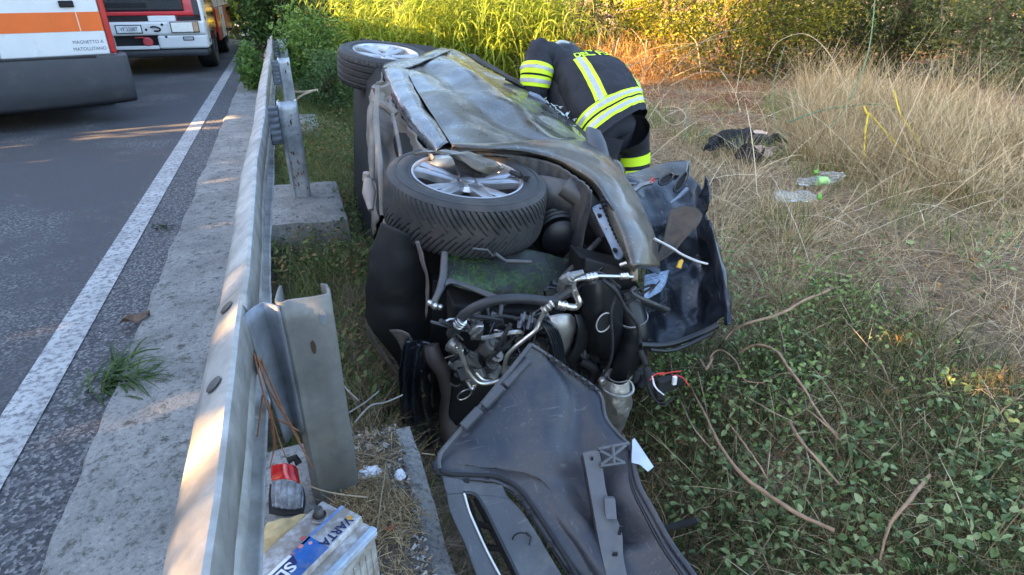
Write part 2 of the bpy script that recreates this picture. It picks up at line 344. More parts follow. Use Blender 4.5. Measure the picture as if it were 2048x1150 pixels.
# guardrail
def galv(name, c, dirt, dcol, rough=.5):
    return mat(name, c, rough, .7, .32, 11, dirt, dcol, 4, .16, 38, .004)
GAL = galv('galvanised_rail', (.40, .395, .38), .45, (.17, .16, .13), .55); GALB = galv('galvanised_post', (.40, .43, .46), .32, (.17, .14, .11)); GALY = galv('dull_zinc_post', (.205, .21, .205), .7, (.125, .115, .09), .6)
SPAC = galv('dark_zinc_spacer', (.20, .22, .25), .3, (.12, .11, .10), .6)
RUST = mat('rust', (.16, .07, .035), .9, 0, .4, 60); DARK = mat('shadow_rubber', (.012, .012, .014), .8, 0, .2)  # black rubber; also the painted dark inside holes and openings
rail = empty('guardrail', (-.1, 4.15, 0), 'galvanised steel guardrail along the road edge on bolted posts', 'guardrail')
PROF = [(-.1765, .530), (-.177, .580), (-.178, .612), (-.181, .623), (-.188, .6255), (-.200, .618), (-.236, .590), (-.250, .574), (-.256, .556), (-.254, .535), (-.238, .515), (-.200, .494), (-.184, .480), (-.180, .462), (-.184, .444), (-.200, .427), (-.238, .404), (-.254, .380), (-.256, .352), (-.250, .330), (-.236, .318), (-.19, .308), (-.182, .311)]
SLOT = mat('rusty_slot_dark', (.045, .028, .018), .9)  # rust plus the slot's inner dark, painted on a flat plate
def beam(y0, y1, off, bx0=0, bx1=0):
    b = MB(); ys = np.arange(y0, y1+.01, .1)
    g = A([[(x+off+.012*N3((0, y, 3), .8)+.004*N3((z*3, y, 1), 4), y, z+.003*N3((1, y, 3), 1.7)) for x, z in PROF] for y in ys]); b.grid(g)
    return b.build('rail_beam', GAL, rail, smooth=50, solid=.0035)
beam(-1.6, 1.42, 0); beam(1.30, 4.4, .004); beam(4.3, 7.4, 0); beam(7.3, 10.6, .004)
BOLTM = galv('stained_bolt', (.12, .12, .12), .5, (.08, .07, .06), .7)
for y, z in ((1.335, .612), (1.375, .60), (1.02, .614)):
    b = MB(); b.lathe([(0, .0025), (.012, .0022), (.017, .001), (.018, 0)], (-.216, y, z-.004), A((-.78, 0, 1)), 14); b.build('bolt', BOLTM, rail, smooth=40)
def post(y, my, dx=0.0, ribs=True, name='post', lean=0.0, top=.62, m2=GALB, label=None):
    # C channel with its broad web towards the viewer, a turned lip on the right and a bead on the left
    prof = [(-.098, .085), (-.104, .050), (-.108, .010), (-.104, -.004), (-.094, -.008), (-.086, -.002), (-.080, .0), (-.03, -.002), (-.002, 0), (.006, .006), (.008, .02), (.004, .055), (-.006, .062)]
    b = MB(); zs = np.linspace(-.12, top, 14); g = A([[(x+dx+lean*z*.3+.003*N3((x*8, y, z), 5), y+yy+.06*(0-z)*lean, z) for x, yy in prof] for z in zs])
    b.grid(g); o = b.build('post', my, rail, smooth=35, solid=.006, label=label)
    for (hx, hz, hw, hh) in ((-.012, .565, .008, .020), (-.045, .49, .0055, .019)):
        q = MB(); q.add([(hx+dx+hw*math.cos(t), y-.0055, hz+hh*math.sin(t)) for t in np.linspace(0, 2*math.pi, 13)[:-1]], [tuple(range(12))]); q.build('bolt_slot', (SPAC if my is GALY else m2) if hz > .52 else SLOT, o, solid=.002)
    b = MB(); yc = y+.03; zs = np.linspace(.36, .60, 25); rows = []
    for k, z in enumerate(zs):
        r = .0035*math.sin(k*math.pi/2) if ribs else 0
        rows.append([(-.178, yc-.055, z), (-.172, yc-.062, z), (-.14, yc-.058+r, z), (-.115, yc-.05+r*.6, z), (-.112, yc-.04, z), (-.112, yc+.05, z)])
    if not ribs:
        rows = []
        for z in np.linspace(.25, .615, 12):
            k = (.615-z)/.365; rows.append([(-.176+.03*k, yc-.066, z), (-.170+.03*k, yc-.056, z), (-.155+.025*k, yc-.030, z), (-.138+.015*k, yc-.012, z), (-.122+.008*k, yc-.022, z), (-.110, yc-.036, z), (-.102, yc-.044, z)])
    b.grid(A(rows)); b.build('spacer', SPAC, rail, smooth=30, solid=.005)
post(1.30, GALY, ribs=False, label='dull yellowish post standing on the debris-strewn footing')
post(4.15, GALB); post(7.0, GALB, m2=RUST); post(9.85, GALB)
for k in range(38):                                         # rust specks on the second post
    x = -.09+.085*random.random(); z = .04+.5*random.random()**1.2
    b = MB(); s = .002+.004*random.random(); h = s*(1+3*random.random()*(z < .3)); b.add([(x-s, 4.1425, z), (x, 4.1425, z-h), (x+s, 4.1425, z), (x, 4.1425, z+h)], [(0, 1, 2, 3)])
    if k == 0: rs = b
    else: rs.add(b.v, b.f)
o = rs.build('rust_speck', RUST, rail); o['kind'] = 'stuff'
# ------------------------------------------------------------------ the overturned car
PAINT = mat('dusty_grey_paint', (.035, .038, .04), .2, .35, .15, 3, .44, (.095, .085, .055), 3.4, .07, 25, .004, coat=.3, scratch=.35)
PAINTF = mat('muddy_fender_paint', (.05, .047, .042), .28, .4, .15, 4, .6, (.14, .115, .08), 4.5, .08, 25, .004, coat=.4, scratch=.4)
SILL = mat('scuffed_sky_tinted_paint', (.07, .08, .095), .25, .5, .2, 5, .42, (.17, .155, .125), 6, .1, 20, .006, coat=.5, scratch=.4)  # same car paint, sky reflection put in as a lighter blue
UNDER = mat('underbody_coating', (.14, .13, .12), .75, .1, .35, 9, .6, (.25, .21, .165), 8, .3, 40, .006)
BLK = mat('black_plastic', (.008, .009, .011), .42, 0, .3, 12, .16, (.045, .04, .033), 9, .12, 30, .004)
BLKM = mat('matt_black_plastic', (.009, .009, .010), .75, 0, .3, 12, .2, (.045, .038, .03), 9, .2, 40, .004)
BLUEBLK = mat('bent_black_enamel', (.012, .016, .023), .34, .35, .25, 6, .15, (.07, .065, .06), 7, .1, 14, .01, coat=.35, scratch=.25)
GREYM = mat('grey_inner_metal', (.065, .068, .075), .5, .4, .25, 7, .5, (.13, .115, .095), 9, .2, 30, .005)
ALU = mat('cast_aluminium', (.27, .27, .265), .42, .85, .3, 14, .5, (.10, .09, .08), 14, .15, 60, .003)
PIPE = mat('bright_aluminium_pipe', (.62, .60, .57), .3, .95, .12, 20, .25, (.25, .21, .17), 20, .06, 50, .002)
HOSE = mat('rubber_hose', (.02, .02, .023), .55, 0, .3, 20, .3, (.08, .075, .065), 15, .1, 80, .002)
RIMM = mat('alloy_rim', (.44, .445, .46), .38, .9, .1, 9, .3, (.25, .22, .19), 11, .05, 30, .003)
RUB = mat('tyre_rubber', (.026, .026, .027), .66, 0, .25, 10, .32, (.075, .062, .05), 5, .15, 120, .002)
SILV = mat('crumpled_heat_shield', (.55, .53, .50), .35, .9, .2, 18, .4, (.24, .21, .17), 12, .6, 28, .012)
BLUEG = mat('blue_grey_plastic', (.15, .19, .25), .4, .2, .2, 10, .3, (.11, .11, .11), 14, .1, 40, .003)
CABIN = mat('dark_cabin_cloth', (.008, .008, .009), .9, 0, .3)
carE = empty('wrecked_car', car(-1.0, .1, -1.6), 'wrecked dark grey car lying on its side in the ditch, wheels up', 'car')
def part(rows, name, m, nu=4, nv=4, am=.0, sc=4., solid=.004, parent=None, smooth=60, label=None, pre=None, seed=0.):
    g = surf(rows, nu, nv)
    if pre is not None: g = pre(g)
    if am: g = dent(g, am, sc, seed)
    b = MB(); b.grid(g); return b.build(name, m, parent or carE, smooth=smooth, solid=solid, label=label)
def C(c, *pts): return [QC(x, y, c) for x, y in pts]
def Cv(*pts): return [QC(x, y, c) for x, y, c in pts]
def Av(*pts): return [QA(x, y, a) for x, y, a in pts]
def Bv(*pts): return [QB(x, y, b) for x, y, b in pts]
def Dv(*pts): return [P(x, y, d) for x, y, d in pts]
# dark shell below the outer skin, so nothing shows through
b = MB()
sec = [(-.10, .0), (.45, -.01), (.78, -.09), (1.02, -.35), (1.04, -1.25), (.7, -1.6), (-.1, -1.62), (-.16, -1.5), (-.16, -.1)]
ring = [[car(a, bb*(1 if a > -2.4 else .95), cc-.04) for bb, cc in sec]+[car(a, sec[0][0], sec[0][1]-.04)] for a in (-2.75, -2.3, -1.8, -1.2, -.6, -.3)]
b.grid(A(ring)); b.add(ring[-1][:-1], [tuple(range(len(sec)))]); b.add(ring[0][:-1], [tuple(range(len(sec)))]); b.build('body_shell', CABIN, carE)
# flank: doors, sill, quarter panel, fender
def crease(g):
    h = np.zeros(g.shape[:2]); nu, nv = h.shape
    for i in range(nu):
        u = i/(nu-1)
        for j in range(nv):
            v = j/(nv-1)
            h[i, j] = -.038*math.exp(-((u-.30-.1*v)/.10)**2)*(1-.5*v)+.020*math.exp(-((u-.52)/.09)**2)-.03*math.exp(-((u-.8)/.16)**2-((v-.45)/.3)**2)
    h *= np.clip(np.minimum(np.linspace(0, 6, nv), np.linspace(6, 0, nv)), 0, 1)[None, :]
    return push(g, -h)
part([C(.043, (808, 137), (831, 176), (853, 214), (878, 250), (904, 292)),
      Cv((828, 127, .037), (864, 158, .058), (893, 196, .06), (926, 240, .06), (966, 294, .055)),
      Cv((852, 117, .036), (900, 145, .058), (950, 190, .065), (1000, 235, .06), (1056, 289, .05)),
      Cv((880, 105, .03), (932, 136, .045), (985, 170, .05), (1050, 220, .04), (1122, 284, .022)),
      Cv((898, 100, .02), (956, 134, .01), (1018, 168, .01), (1085, 216, .0), (1160, 280, -.015)),
      Cv((914, 102, -.03), (978, 138, -.05), (1040, 172, -.06), (1108, 222, -.06), (1188, 296, -.068))], 'door', PAINT, 7, 9, .013, 3.2, .006, pre=crease, label='crushed grey door panel with long horizontal creases')
part([C(.0, (763, 140), (778, 180), (800, 224), (832, 268), (868, 312)),
      C(.035, (772, 134), (788, 172), (811, 214), (842, 256), (876, 300)),
      C(.05, (795, 133), (812, 172), (834, 211), (861, 248), (889, 289)),
      C(.04, (818, 140), (829, 178), (849, 214), (873, 250), (898, 287))], 'sill', SILL, 6, 10, .006, 6, .006, pre=None)
part([C(-.03, (763, 141), (766, 128), (785, 121), (830, 113), (880, 97)),
      C(.03, (768, 136), (776, 130), (795, 124), (838, 114), (886, 96)),
      C(.04, (778, 136), (790, 132), (806, 128), (846, 117), (895, 99)),
      C(.045, (797, 139), (808, 137), (824, 134), (858, 119), (904, 101))], 'rear_quarter_panel', PAINT, 5, 6, .006, 5, .006)
part([Cv((884, 96, -.05), (902, 100, -.04), (925, 104, -.06)), Cv((905, 104, -.2), (930, 112, -.2), (960, 122, -.2)), Cv((905, 112, -.45), (935, 122, -.45), (965, 132, -.45))], 'rear_pillar', PAINT, 4, 4)
def arch(g): return g
part([Cv((900, 300, .03), (958, 302, .035), (1040, 309, .02), (1108, 325, .01), (1163, 356, -.01), (1188, 380, -.03), (1213, 425, -.05), (1238, 485, -.09), (1258, 538, -.13)),
      Cv((904, 292, .06), (960, 296, .065), (1040, 303, .05), (1112, 318, .04), (1168, 349, .02), (1196, 375, -.0), (1220, 420, -.03), (1246, 480, -.07), (1266, 532, -.11)),
      Cv((910, 286, .06), (965, 289, .065), (1050, 296, .06), (1122, 308, .045), (1178, 340, .03), (1206, 370, .01), (1232, 420, -.02), (1258, 478, -.06), (1278, 530, -.11)),
      Cv((970, 288, .055), (1030, 285, .06), (1100, 288, .05), (1160, 300, .035), (1202, 334, .02), (1230, 370, .0), (1256, 424, -.03), (1280, 478, -.07), (1297, 532, -.13)),
      Cv((1060, 281, .045), (1100, 279, .04), (1145, 282, .03), (1187, 300, .015), (1220, 334, .0), (1248, 372, -.02), (1276, 424, -.05), (1298, 474, -.09), (1312, 534, -.16)),
      Cv((1155, 274, -.01), (1170, 278, -.015), (1190, 288, -.02), (1212, 306, -.03), (1236, 334, -.035), (1263, 374, -.05), (1290, 424, -.08), (1310, 472, -.12), (1321, 530, -.2)),
      Cv((1165, 280, -.06), (1180, 284, -.06), (1198, 295, -.07), (1218, 312, -.08), (1240, 340, -.09), (1266, 382, -.1), (1292, 432, -.13), (1308, 484, -.18), (1312, 540, -.25))], 'front_fender', PAINTF, 5, 6, .006, 5, .005, label='muddy brown front fender with crumpled nose')
part([Cv((1262, 534, -.12), (1285, 520, -.12), (1300, 512, -.12), (1316, 518, -.16)), Cv((1268, 545, -.16), (1288, 530, -.15), (1304, 526, -.15), (1321, 536, -.22)), Cv((1262, 538, -.25), (1282, 538, -.22), (1300, 540, -.24), (1318, 548, -.3))], 'fender_tip', PAINTF, 5, 5, .008, 14, .004)
# wheel arch liner, ribbed
rows = []
arc = [(902, 300), (958, 303), (1040, 310), (1108, 327), (1160, 358), (1186, 383)]
for c, dx, dy in ((.02, 0, 0), (-.06, 2, 3), (-.2, 2, 5), (-.34, -6, 5)): rows.append([QC(x, y, .02)+na*(c-.02)+fa*.004*dy for x, y in arc])
def rib(g):
    h = np.zeros(g.shape[:2]); h[:, ::3] = .007; return push(g, h)
part(rows, 'wheel_arch_liner', GREYM, 5, 9, .006, 9, .004, pre=rib)
part([Av((1075, 350, -.05), (1120, 358, 0), (1170, 376, .02), (1200, 402, .05)), Av((1080, 385, .0), (1125, 395, .05), (1172, 415, .09), (1212, 450, .14)), Av((1090, 420, .0), (1140, 430, .06), (1190, 470, .12), (1232, 520, .2)), Av((1100, 470, -.05), (1150, 470, .0), (1200, 520, .1), (1240, 560, .2))], 'inner_wing', GREYM, 6, 6, .02, 8, .004)
b = MB(); b.tube(Av((1128, 372, .03), (1165, 398, .08), (1195, 438, .13), (1215, 470, .18)), .045, 12, sm=4); b.build('inner_rail', GREYM, carE, smooth=40)
# headlight carrier: blue-grey strip, dark toothed edge, silver clip, beige tab
hs = surf([Av((1183, 416, .20), (1200, 450, .26), (1217, 485, .34), (1230, 517, .42)), Av((1192, 412, .20), (1210, 447, .27), (1227, 483, .35), (1241, 520, .43)), Av((1207, 407, .2), (1220, 440, .27), (1237, 478, .35), (1250, 508, .42))], 4, 5)
b = MB(); b.grid(dent(hs, .003, 20)); b.build('headlight_carrier', BLUEG, carE, smooth=40, solid=.012)
b = MB()
for x, y, a in ((1199, 422, .215), (1198, 436, .24), (1212, 463, .29), (1229, 505, .4)): b.box(QA(x, y, a)+na*.01, (.012, .016, .012), (ua, fa, na))
b.build_each('mounting_hole', DARK, carE)
b = MB(); p0 = QA(1208, 404, .2); p1 = QA(1258, 522, .43)
b.tube([p0, (p0+p1)/2+ua*.006, p1], .014, 6)
for k in range(13):
    q = p0+(p1-p0)*(k+.5)/13; b.box(q-ua*.012+na*.012, (.02, .011, .016), (ua, nrm(p1-p0), na))
b.build('light_seal', BLKM, carE)
part([Av((1204, 388, .2), (1228, 425, .29), (1250, 475, .38), (1268, 528, .5)), Av((1209, 390, .2), (1233, 425, .29), (1256, 475, .38), (1272, 526, .5))], 'light_frame', BLUEBLK, 3, 5, solid=.008)
b = MB(); b.tube(Av((1240, 531, .46), (1252, 527, .47), (1270, 521, .48)), .009, 8); b.tube(Av((1255, 519, .45), (1266, 530, .48)), .007, 8); b.box(QA(1256, 528, .46), (.03, .012, .02), (ua, fa, na)); b.build('light_clip', PIPE, carE, bevel=.002)
part([Av((1263, 532, .5), (1275, 530, .5)), Av((1264, 548, .51), (1275, 548, .51)), Av((1263, 562, .5), (1275, 561, .5))], 'mounting_tab', mat('beige_tab', (.32, .25, .20), .6), 3, 3, solid=.005)
# ---- wheels
def wheel(o, nv, f, R=.318, front=True, label=None, rot=0.0):
    wE = empty('wheel', o, None, None); wE.parent = carE; wE.location = tuple(o-org(carE)); 
    if label: wE['label'] = label
    nv = nrm(nv); e1 = nrm(f-nv*nv.dot(f)); e2 = np.cross(nv, e1); o = A(o, dtype=float)
    if front: n, m = 860, 44
    else: n, m = 360, 40
    ws = np.linspace(-1, 1, m); th = np.arange(n)*2*np.pi/n; TT, WW = np.meshgrid(th, ws)
    if front:
        N = 86; ph = (N*TT/(2*np.pi)+3.4*np.abs(WW)**.8*np.where(WW > 0, 1, 1.0)+np.where(WW < 0, .5, 0)) % 1
        blk = (np.floor(N*TT/(2*np.pi)+3.4*np.abs(WW)**.8+np.where(WW < 0, .5, 0)) % 2)
        gr = ((ph < .23) & (np.abs(WW) > .04+.22*blk)).astype(float)
    else:
        gr = np.zeros_like(TT)
        for q in (-.62, -.2, .2, .62): gr = np.maximum(gr, (np.abs(WW-q) < .05))
        ph = (70*TT/(2*np.pi)+.8*WW) % 1; gr = np.maximum(gr, .6*((ph < .2) & (np.abs(WW) > .66)))
    rad = R-.004*WW**2-.010*np.abs(WW)**7-.0075*gr; h = -.1025+.094*WW
    b = MB()
    pts = o+nv*h[..., None]+(e1*np.cos(TT)[..., None]+e2*np.sin(TT)[..., None])*rad[..., None]
    vs = pts.reshape(-1, 3); ii, jj = np.meshgrid(np.arange(m-1), np.arange(n), indexing='ij'); k = ii*n+jj; k2 = ii*n+(jj+1) % n
    f4 = np.stack([k, k2, k2+n, k+n], -1).reshape(-1, 4)
    b.add(vs, f4.tolist())
    def lat(prof, nn=96):
        v = [o+nv*hh+(e1*math.cos(2*math.pi*q/nn)+e2*math.sin(2*math.pi*q/nn))*r for r, hh in prof for q in range(nn)]
        return v, [(i*nn+q, i*nn+(q+1) % nn, (i+1)*nn+(q+1) % nn, (i+1)*nn+q) for i in range(len(prof)-1) for q in range(nn)]
    re = R-.014
    b.add(*lat([(re+.002, -.0085), (re-.006, -.001), (re-.02, .004), (re-.021, .0065), (re-.030, .0068), (re-.031, .0045), (.262, .008), (.245, .0075), (.232, .004), (.228, .0), (.221, .001), (.214, -.004), (.210, -.014)]))
    b.add(*lat([(re+.002, -.1965), (re-.012, -.204), (.26, -.213), (.23, -.208), (.212, -.195)]))
    b.build('tyre', RUB, wE, smooth=33, label='wide tyre with curved V tread and muddy left edge' if front else 'narrow-grooved road tyre')
    b = MB(); b.add(*lat([(.217, -.003), (.2165, .002), (.211, .0035), (.206, -.002), (.2035, -.012), (.198, -.03), (.192, -.05), (.19, -.16), (.215, -.20)]))
    hub = -.022
    for s in range(5):
        for dq in (-.17, .17):
            a0 = rot+2*math.pi*s/5; a1 = a0+dq
            rr = [.035, .08, .13, .17, .2035]; zz = [hub, hub+.003, -.012, -.008, -.006]; ww = [.020, .024, .024, .023, .026]; L1 = []
            for r, z, w_ in zip(rr, zz, ww):
                a = a0+(a1-a0)*min(1, r/.12)**.8*.95; d = e1*math.cos(a)+e2*math.sin(a); t = -e1*math.sin(a)+e2*math.cos(a)
                L1.append([o+d*r-t*w_+nv*(z-.03), o+d*r-t*w_+nv*(z-.005), o+d*r-t*w_*.6+nv*z, o+d*r+t*w_*.6+nv*z, o+d*r+t*w_+nv*(z-.005), o+d*r+t*w_+nv*(z-.03)])
            b.grid(A(L1))
    b.add(*lat([(0.0001, hub+.004), (.026, hub+.004), (.03, hub+.002), (.031, hub-.004), (.06, hub-.003), (.07, hub-.02)], 48))
    for s in range(5):
        a = rot+.63+2*math.pi*s/5; d = e1*math.cos(a)+e2*math.sin(a); b.lathe([(.0001, .004), (.007, .003), (.008, -.01)], o+d*.047+nv*(hub+.001), nv, 8)
    b.build('rim', RIMM, wE, smooth=35)
    b = MB(); b.add(*lat([(.0001, -.075), (.05, -.075), (.14, -.072), (.145, -.085), (.19, -.15)])); b.build('brake_disc', UNDER, wE, smooth=30)
    return wE
wheel(W1, na+.01*fa, fa, .319, True, 'front wheel with chevron tread and bent alloy rim', .35)
wheel(W2, na+.02*fa, fa, .316, False, 'rear wheel with scuffed alloy rim', .1)
# torn liner flap lying across the front wheel
def lift(x, y, h): return QC(x, y, .0)+na*h
flap = surf([[QC(820, 308, .06), QC(862, 300, .075), QC(905, 300, .08), QC(950, 306, .075), QC(985, 322, .06), QC(1008, 336, .03)],
             [QC(826, 310, .055), QC(866, 304, .08), QC(908, 308, .085), QC(948, 317, .075), QC(978, 330, .06), QC(1004, 339, .03)],
             [QC(834, 313, .04), QC(872, 307, .07), QC(900, 313, .07), QC(930, 327, .06), QC(955, 342, .04), QC(978, 349, .02)]], 5, 6)
b = MB(); b.grid(dent(flap, .012, 16)); b.build('torn_flap', PAINTF, carE, smooth=50, solid=.004, label='torn muddy sheet lying over the front wheel rim')
flap = surf([[QC(905, 308, .05), QC(930, 322, .04), QC(958, 342, .03)], [QC(912, 335, .0), QC(935, 345, .005), QC(966, 350, .01)], [QC(920, 352, -.0), QC(940, 354, .0), QC(970, 355, .0)]], 5, 5)
b = MB(); b.grid(dent(flap, .008, 20)); b.build('torn_flap', BLKM, carE, smooth=50, solid=.003)
b = MB(); b.tube(Cv((1022, 344, .005), (1040, 352, .01), (1060, 358, .0)), .011, 6); b.box(QC(1048, 352, .012), (.02, .05, .02), (ua, fa, na)); b.build('broken_bracket', BLKM, carE)
# ---- underbody seen from the side, running along the left
part([Bv((762, 143, -.12), (778, 183, -.12), (800, 226, -.12), (832, 270, -.12), (864, 316, -.12)), Bv((757, 158, -.13), (770, 200, -.14), (788, 250, -.14), (806, 300, -.13), (830, 345, -.13)),
      Bv((751, 168, -.17), (760, 215, -.19), (770, 270, -.2), (782, 330, -.19), (800, 390, -.18)), Bv((745, 175, -.2), (748, 225, -.23), (754, 285, -.25), (760, 350, -.25), (768, 420, -.24)),
      Bv((741, 190, -.2), (739, 245, -.24), (741, 310, -.26), (744, 380, -.28), (752, 455, -.29)), Bv((742, 200, -.1), (740, 255, -.12), (740, 330, -.14), (742, 400, -.15), (748, 480, -.16))], 'floor_pan', UNDER, 6, 8, .022, 7, .006)
b = MB()
for pts, r in (([(756, 175, -.24), (752, 230, -.28), (756, 290, -.3), (762, 350, -.31), (766, 430, -.31)], .013), ([(778, 200, -.17), (790, 250, -.19), (800, 300, -.2), (806, 350, -.2)], .009), ([(747, 205, -.27), (744, 280, -.3), (745, 360, -.31)], .012)):
    b.tube(Bv(*pts), r, 10, sm=4)
b.build_each('exhaust_pipe', UNDER, carE, smooth=50)
b = MB(); b.lathe([(0.0001, -.03), (.035, -.03), (.045, -.01), (.047, .02), (.03, .025), (.028, .0), (.0001, .0)], QB(764, 178, -.2), -ua*.3+na, 16); b.tube(Bv((765, 182, -.2), (760, 205, -.22), (775, 215, -.2), (790, 230, -.17)), .02, 8, sm=3); b.build('rear_suspension_arm', UNDER, carE, smooth=40)
b = MB(); b.tube([QB(736, 358, -.33), QB(738, 385, -.33), QB(742, 420, -.33)], [.018, .03, .012], 10); b.lathe([(.0001, .02), (.018, .015), (.02, -.02)], QB(734, 352, -.33), na, 10); b.build('exhaust_hanger', mat('pale_rubber', (.30, .25, .22), .7), carE, smooth=40)
part([Av((768, 436, .0), (755, 470, .02), (744, 500, .04)), Av((776, 455, .02), (764, 484, .04), (750, 508, .06))], 'arch_bracket', UNDER, 4, 4, .01, 10)
# ---- splash shield and crushed left side of the nose
rr = random.Random(4); cols = []
for f_ in (0, .33, .66, 1):
    col = []
    for (xl, yl), (xr, yr) in (((766, 446), (852, 482)), ((752, 480), (855, 512)), ((745, 510), (858, 540)), ((733, 540), (862, 565)), ((728, 575), (863, 595)), ((733, 605), (864, 620)), ((736, 635), (866, 645)), ((752, 668), (868, 668)), ((790, 722), (868, 698)), ((812, 770), (866, 745))):
        jx = rr.uniform(-6, 6) if f_ == 0 else 0; col.append(QA(xl+(xr-xl)*f_+jx, yl+(yr-yl)*f_+jx*.4, .13+.07*math.sin(math.pi*f_)+.012*rr.uniform(-1, 1)))
    cols.append(col)
part(cols, 'splash_shield', BLKM, 6, 4, .005, 9, .004)
part([Av((832, 482, .24), (842, 520, .24), (852, 560, .24), (851, 620, .24)), Av((838, 482, .26), (848, 520, .27), (858, 575, .27), (853, 640, .25))], 'shield_edge', mat('torn_shield_edge', (.16, .14, .13), .7), 4, 6, .004, 20)
part([Av((732, 640, .12), (760, 690, .12), (790, 735, .14), (815, 790, .16)), Av((738, 675, .02), (762, 715, .02), (792, 760, .05), (812, 820, .08))], 'lower_side_panel', UNDER, 4, 5, .01, 9)
part([Av((778, 660, .24), (800, 690, .26), (815, 740, .28)), Av((800, 660, .28), (815, 684, .29), (822, 720, .3)), Av((818, 668, .3), (830, 690, .3), (832, 715, .3))], 'shield_fold', UNDER, 4, 4)
def folds(g):
    h = np.zeros(g.shape[:2]); nu = h.shape[0]
    for i in range(nu): h[i, :] = .018*math.sin(i/(nu-1)*math.pi*5.3)*np.linspace(1, .5, h.shape[1])
    return push(g, h)
part([Av((810, 676, .34), (802, 720, .36), (798, 770, .36), (802, 830, .34), (812, 880, .3)), Av((822, 680, .36), (815, 725, .38), (812, 775, .38), (815, 832, .36), (830, 890, .3)), Av((838, 686, .38), (830, 730, .4), (824, 775, .38), (830, 835, .36), (850, 900, .3)), Av((856, 684, .36), (842, 735, .38), (836, 770, .37), (850, 840, .34), (868, 910, .3))], 'crumpled_rail', BLUEBLK, 10, 7, .01, 12, .004, pre=folds, label='crumpled shiny side rail')
part([Av((842, 740, .4), (850, 790, .4), (858, 840, .38), (866, 900, .34)), Av((854, 730, .36), (864, 790, .36), (870, 850, .34), (876, 915, .3))], 'crumpled_rail', BLUEBLK, 8, 7, .016, 16, .004)
b = MB()
b.prism(Av((866, 560, .28), (892, 566, .28), (898, 700, .28), (896, 905, .28), (868, 900, .28), (864, 700, .28)), -fa*.05); b.build('radiator_side_frame', BLK, carE, bevel=.004)
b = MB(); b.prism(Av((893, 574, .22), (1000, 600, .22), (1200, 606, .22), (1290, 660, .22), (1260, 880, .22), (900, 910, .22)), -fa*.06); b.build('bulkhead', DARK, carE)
b = MB(); b.tube(Av((862, 690, .38), (868, 715, .4), (886, 745, .41), (892, 790, .41), (890, 830, .4), (905, 870, .4)), [.03, .035, .03, .02, .024, .05], 12, sm=4); b.build('coolant_hose', mat('brown_rubber_hose', (.055, .045, .043), .5, dirt=.2), carE, smooth=50)
# ---- sub-frame tray with green stain, tie rod
def mossmat():
    m, t, o = node_mat('fluid_stained_tray'); p = t.nodes.new('ShaderNodeBsdfPrincipled'); L(t, p.outputs[0], o.inputs[0]); p.inputs['Roughness'].default_value = .5
    n = noise_node(t, 9, 8, .7); n2 = noise_node(t, 70, 4)
    f = ramp(t, n.outputs[0], [(.5, (0, 0, 0)), (.62, (1, 1, 1))]).outputs[0]
    g = ramp(t, n2.outputs[0], [(.35, (.012, .03, .012)), (.65, (.07, .15, .035))]).outputs[0]
    L(t, mixc(t, f, (.02, .022, .022), g), p.inputs['Base Color']); L(t, bump(t, n2.outputs[0], .5, .006), p.inputs['Normal']); return m
MOSS = mossmat()
tray = part([Av((884, 492, .22), (940, 492, .22), (1000, 496, .22), (1060, 500, .22), (1140, 520, .22)), Av((888, 520, .28), (940, 525, .28), (1000, 530, .28), (1060, 535, .28), (1135, 550, .28)),
      Av((892, 548, .34), (940, 560, .35), (1000, 572, .36), (1060, 572, .35), (1130, 575, .34)), Av((894, 566, .37), (945, 582, .38), (1000, 600, .38), (1060, 598, .37), (1128, 594, .36))], 'subframe_tray', MOSS, 6, 7, .012, 8, .005)
pp = []; 
for k in range(420):
    t1 = rng.random(); x = 930+rng.normal(25, 38) if t1 < .6 else 1065+rng.normal(0, 26); y = 520+.40*(x-900)*.8+rng.normal(0, 13) if t1 < .6 else 555+rng.normal(0, 20)
    if 895 < x < 1125 and 500 < y < 596: pp.append(QA(x, y, .37-.0015*max(0, 560-y)))
pp = A(pp); v, f, r = blades(pp, rng.normal(0, 1, pp.shape)*A((1, .4, .3))+A((0, -.5, .2)), rng.uniform(.015, .045, len(pp)), rng.uniform(.0015, .003, len(pp)), 1.2)
o = fast_mesh('grass_scrap', v, f, r, leaf_mat('scrap_grass', (.03, .07, .015), (.12, .24, .05)), tray); o.location = (0, 0, 0); o['kind'] = 'stuff'
me = o.data; 
for vv in me.vertices: vv.co -= Vector(org(tray))
part([Av((893, 560, .40), (905, 558, .40), (945, 572, .41), (1000, 592, .41), (1010, 600, .41)), Av((890, 572, .42), (906, 566, .42), (945, 582, .43), (998, 604, .43), (1010, 612, .43))], 'subframe_lip', GREYM, 4, 5, .004, 9, .008)
b = MB(); b.tube(Av((889, 505, .3), (887, 545, .36), (884, 568, .4), (874, 592, .43), (868, 604, .44)), [.012, .014, .016, .011, .012], 10, sm=3); b.build('tie_rod', GREYM, carE, smooth=50)
b = MB()
for x, y, r in ((860, 606, .012), (870, 612, .015), (880, 614, .012)): b.lathe([(.0001, r), (r*.7, r*.7), (r, 0), (r*.7, -r*.7), (.0001, -r)], QA(x, y, .45), A((.3, -.8, .4)), 12)
b.build_each('ball_joint', PIPE, carE, smooth=True)
b = MB(); b.lathe([(.0001, .06), (.06, .06), (.085, .04), (.09, -.02), (.10, -.025), (.1, -.06), (.085, -.065), (.08, -.12), (.12, -.16)], QA(1120, 470, .05), -ua*.2+fa, 28)
for k in range(4): b.lathe([(.095+.006*k, .02-.02*k), (.104+.006*k, .013-.02*k), (.095+.006*k, .005-.02*k)], QA(1120, 470, .06), -ua*.2+fa, 28)
b.build('bellows', BLK, carE, smooth=40)
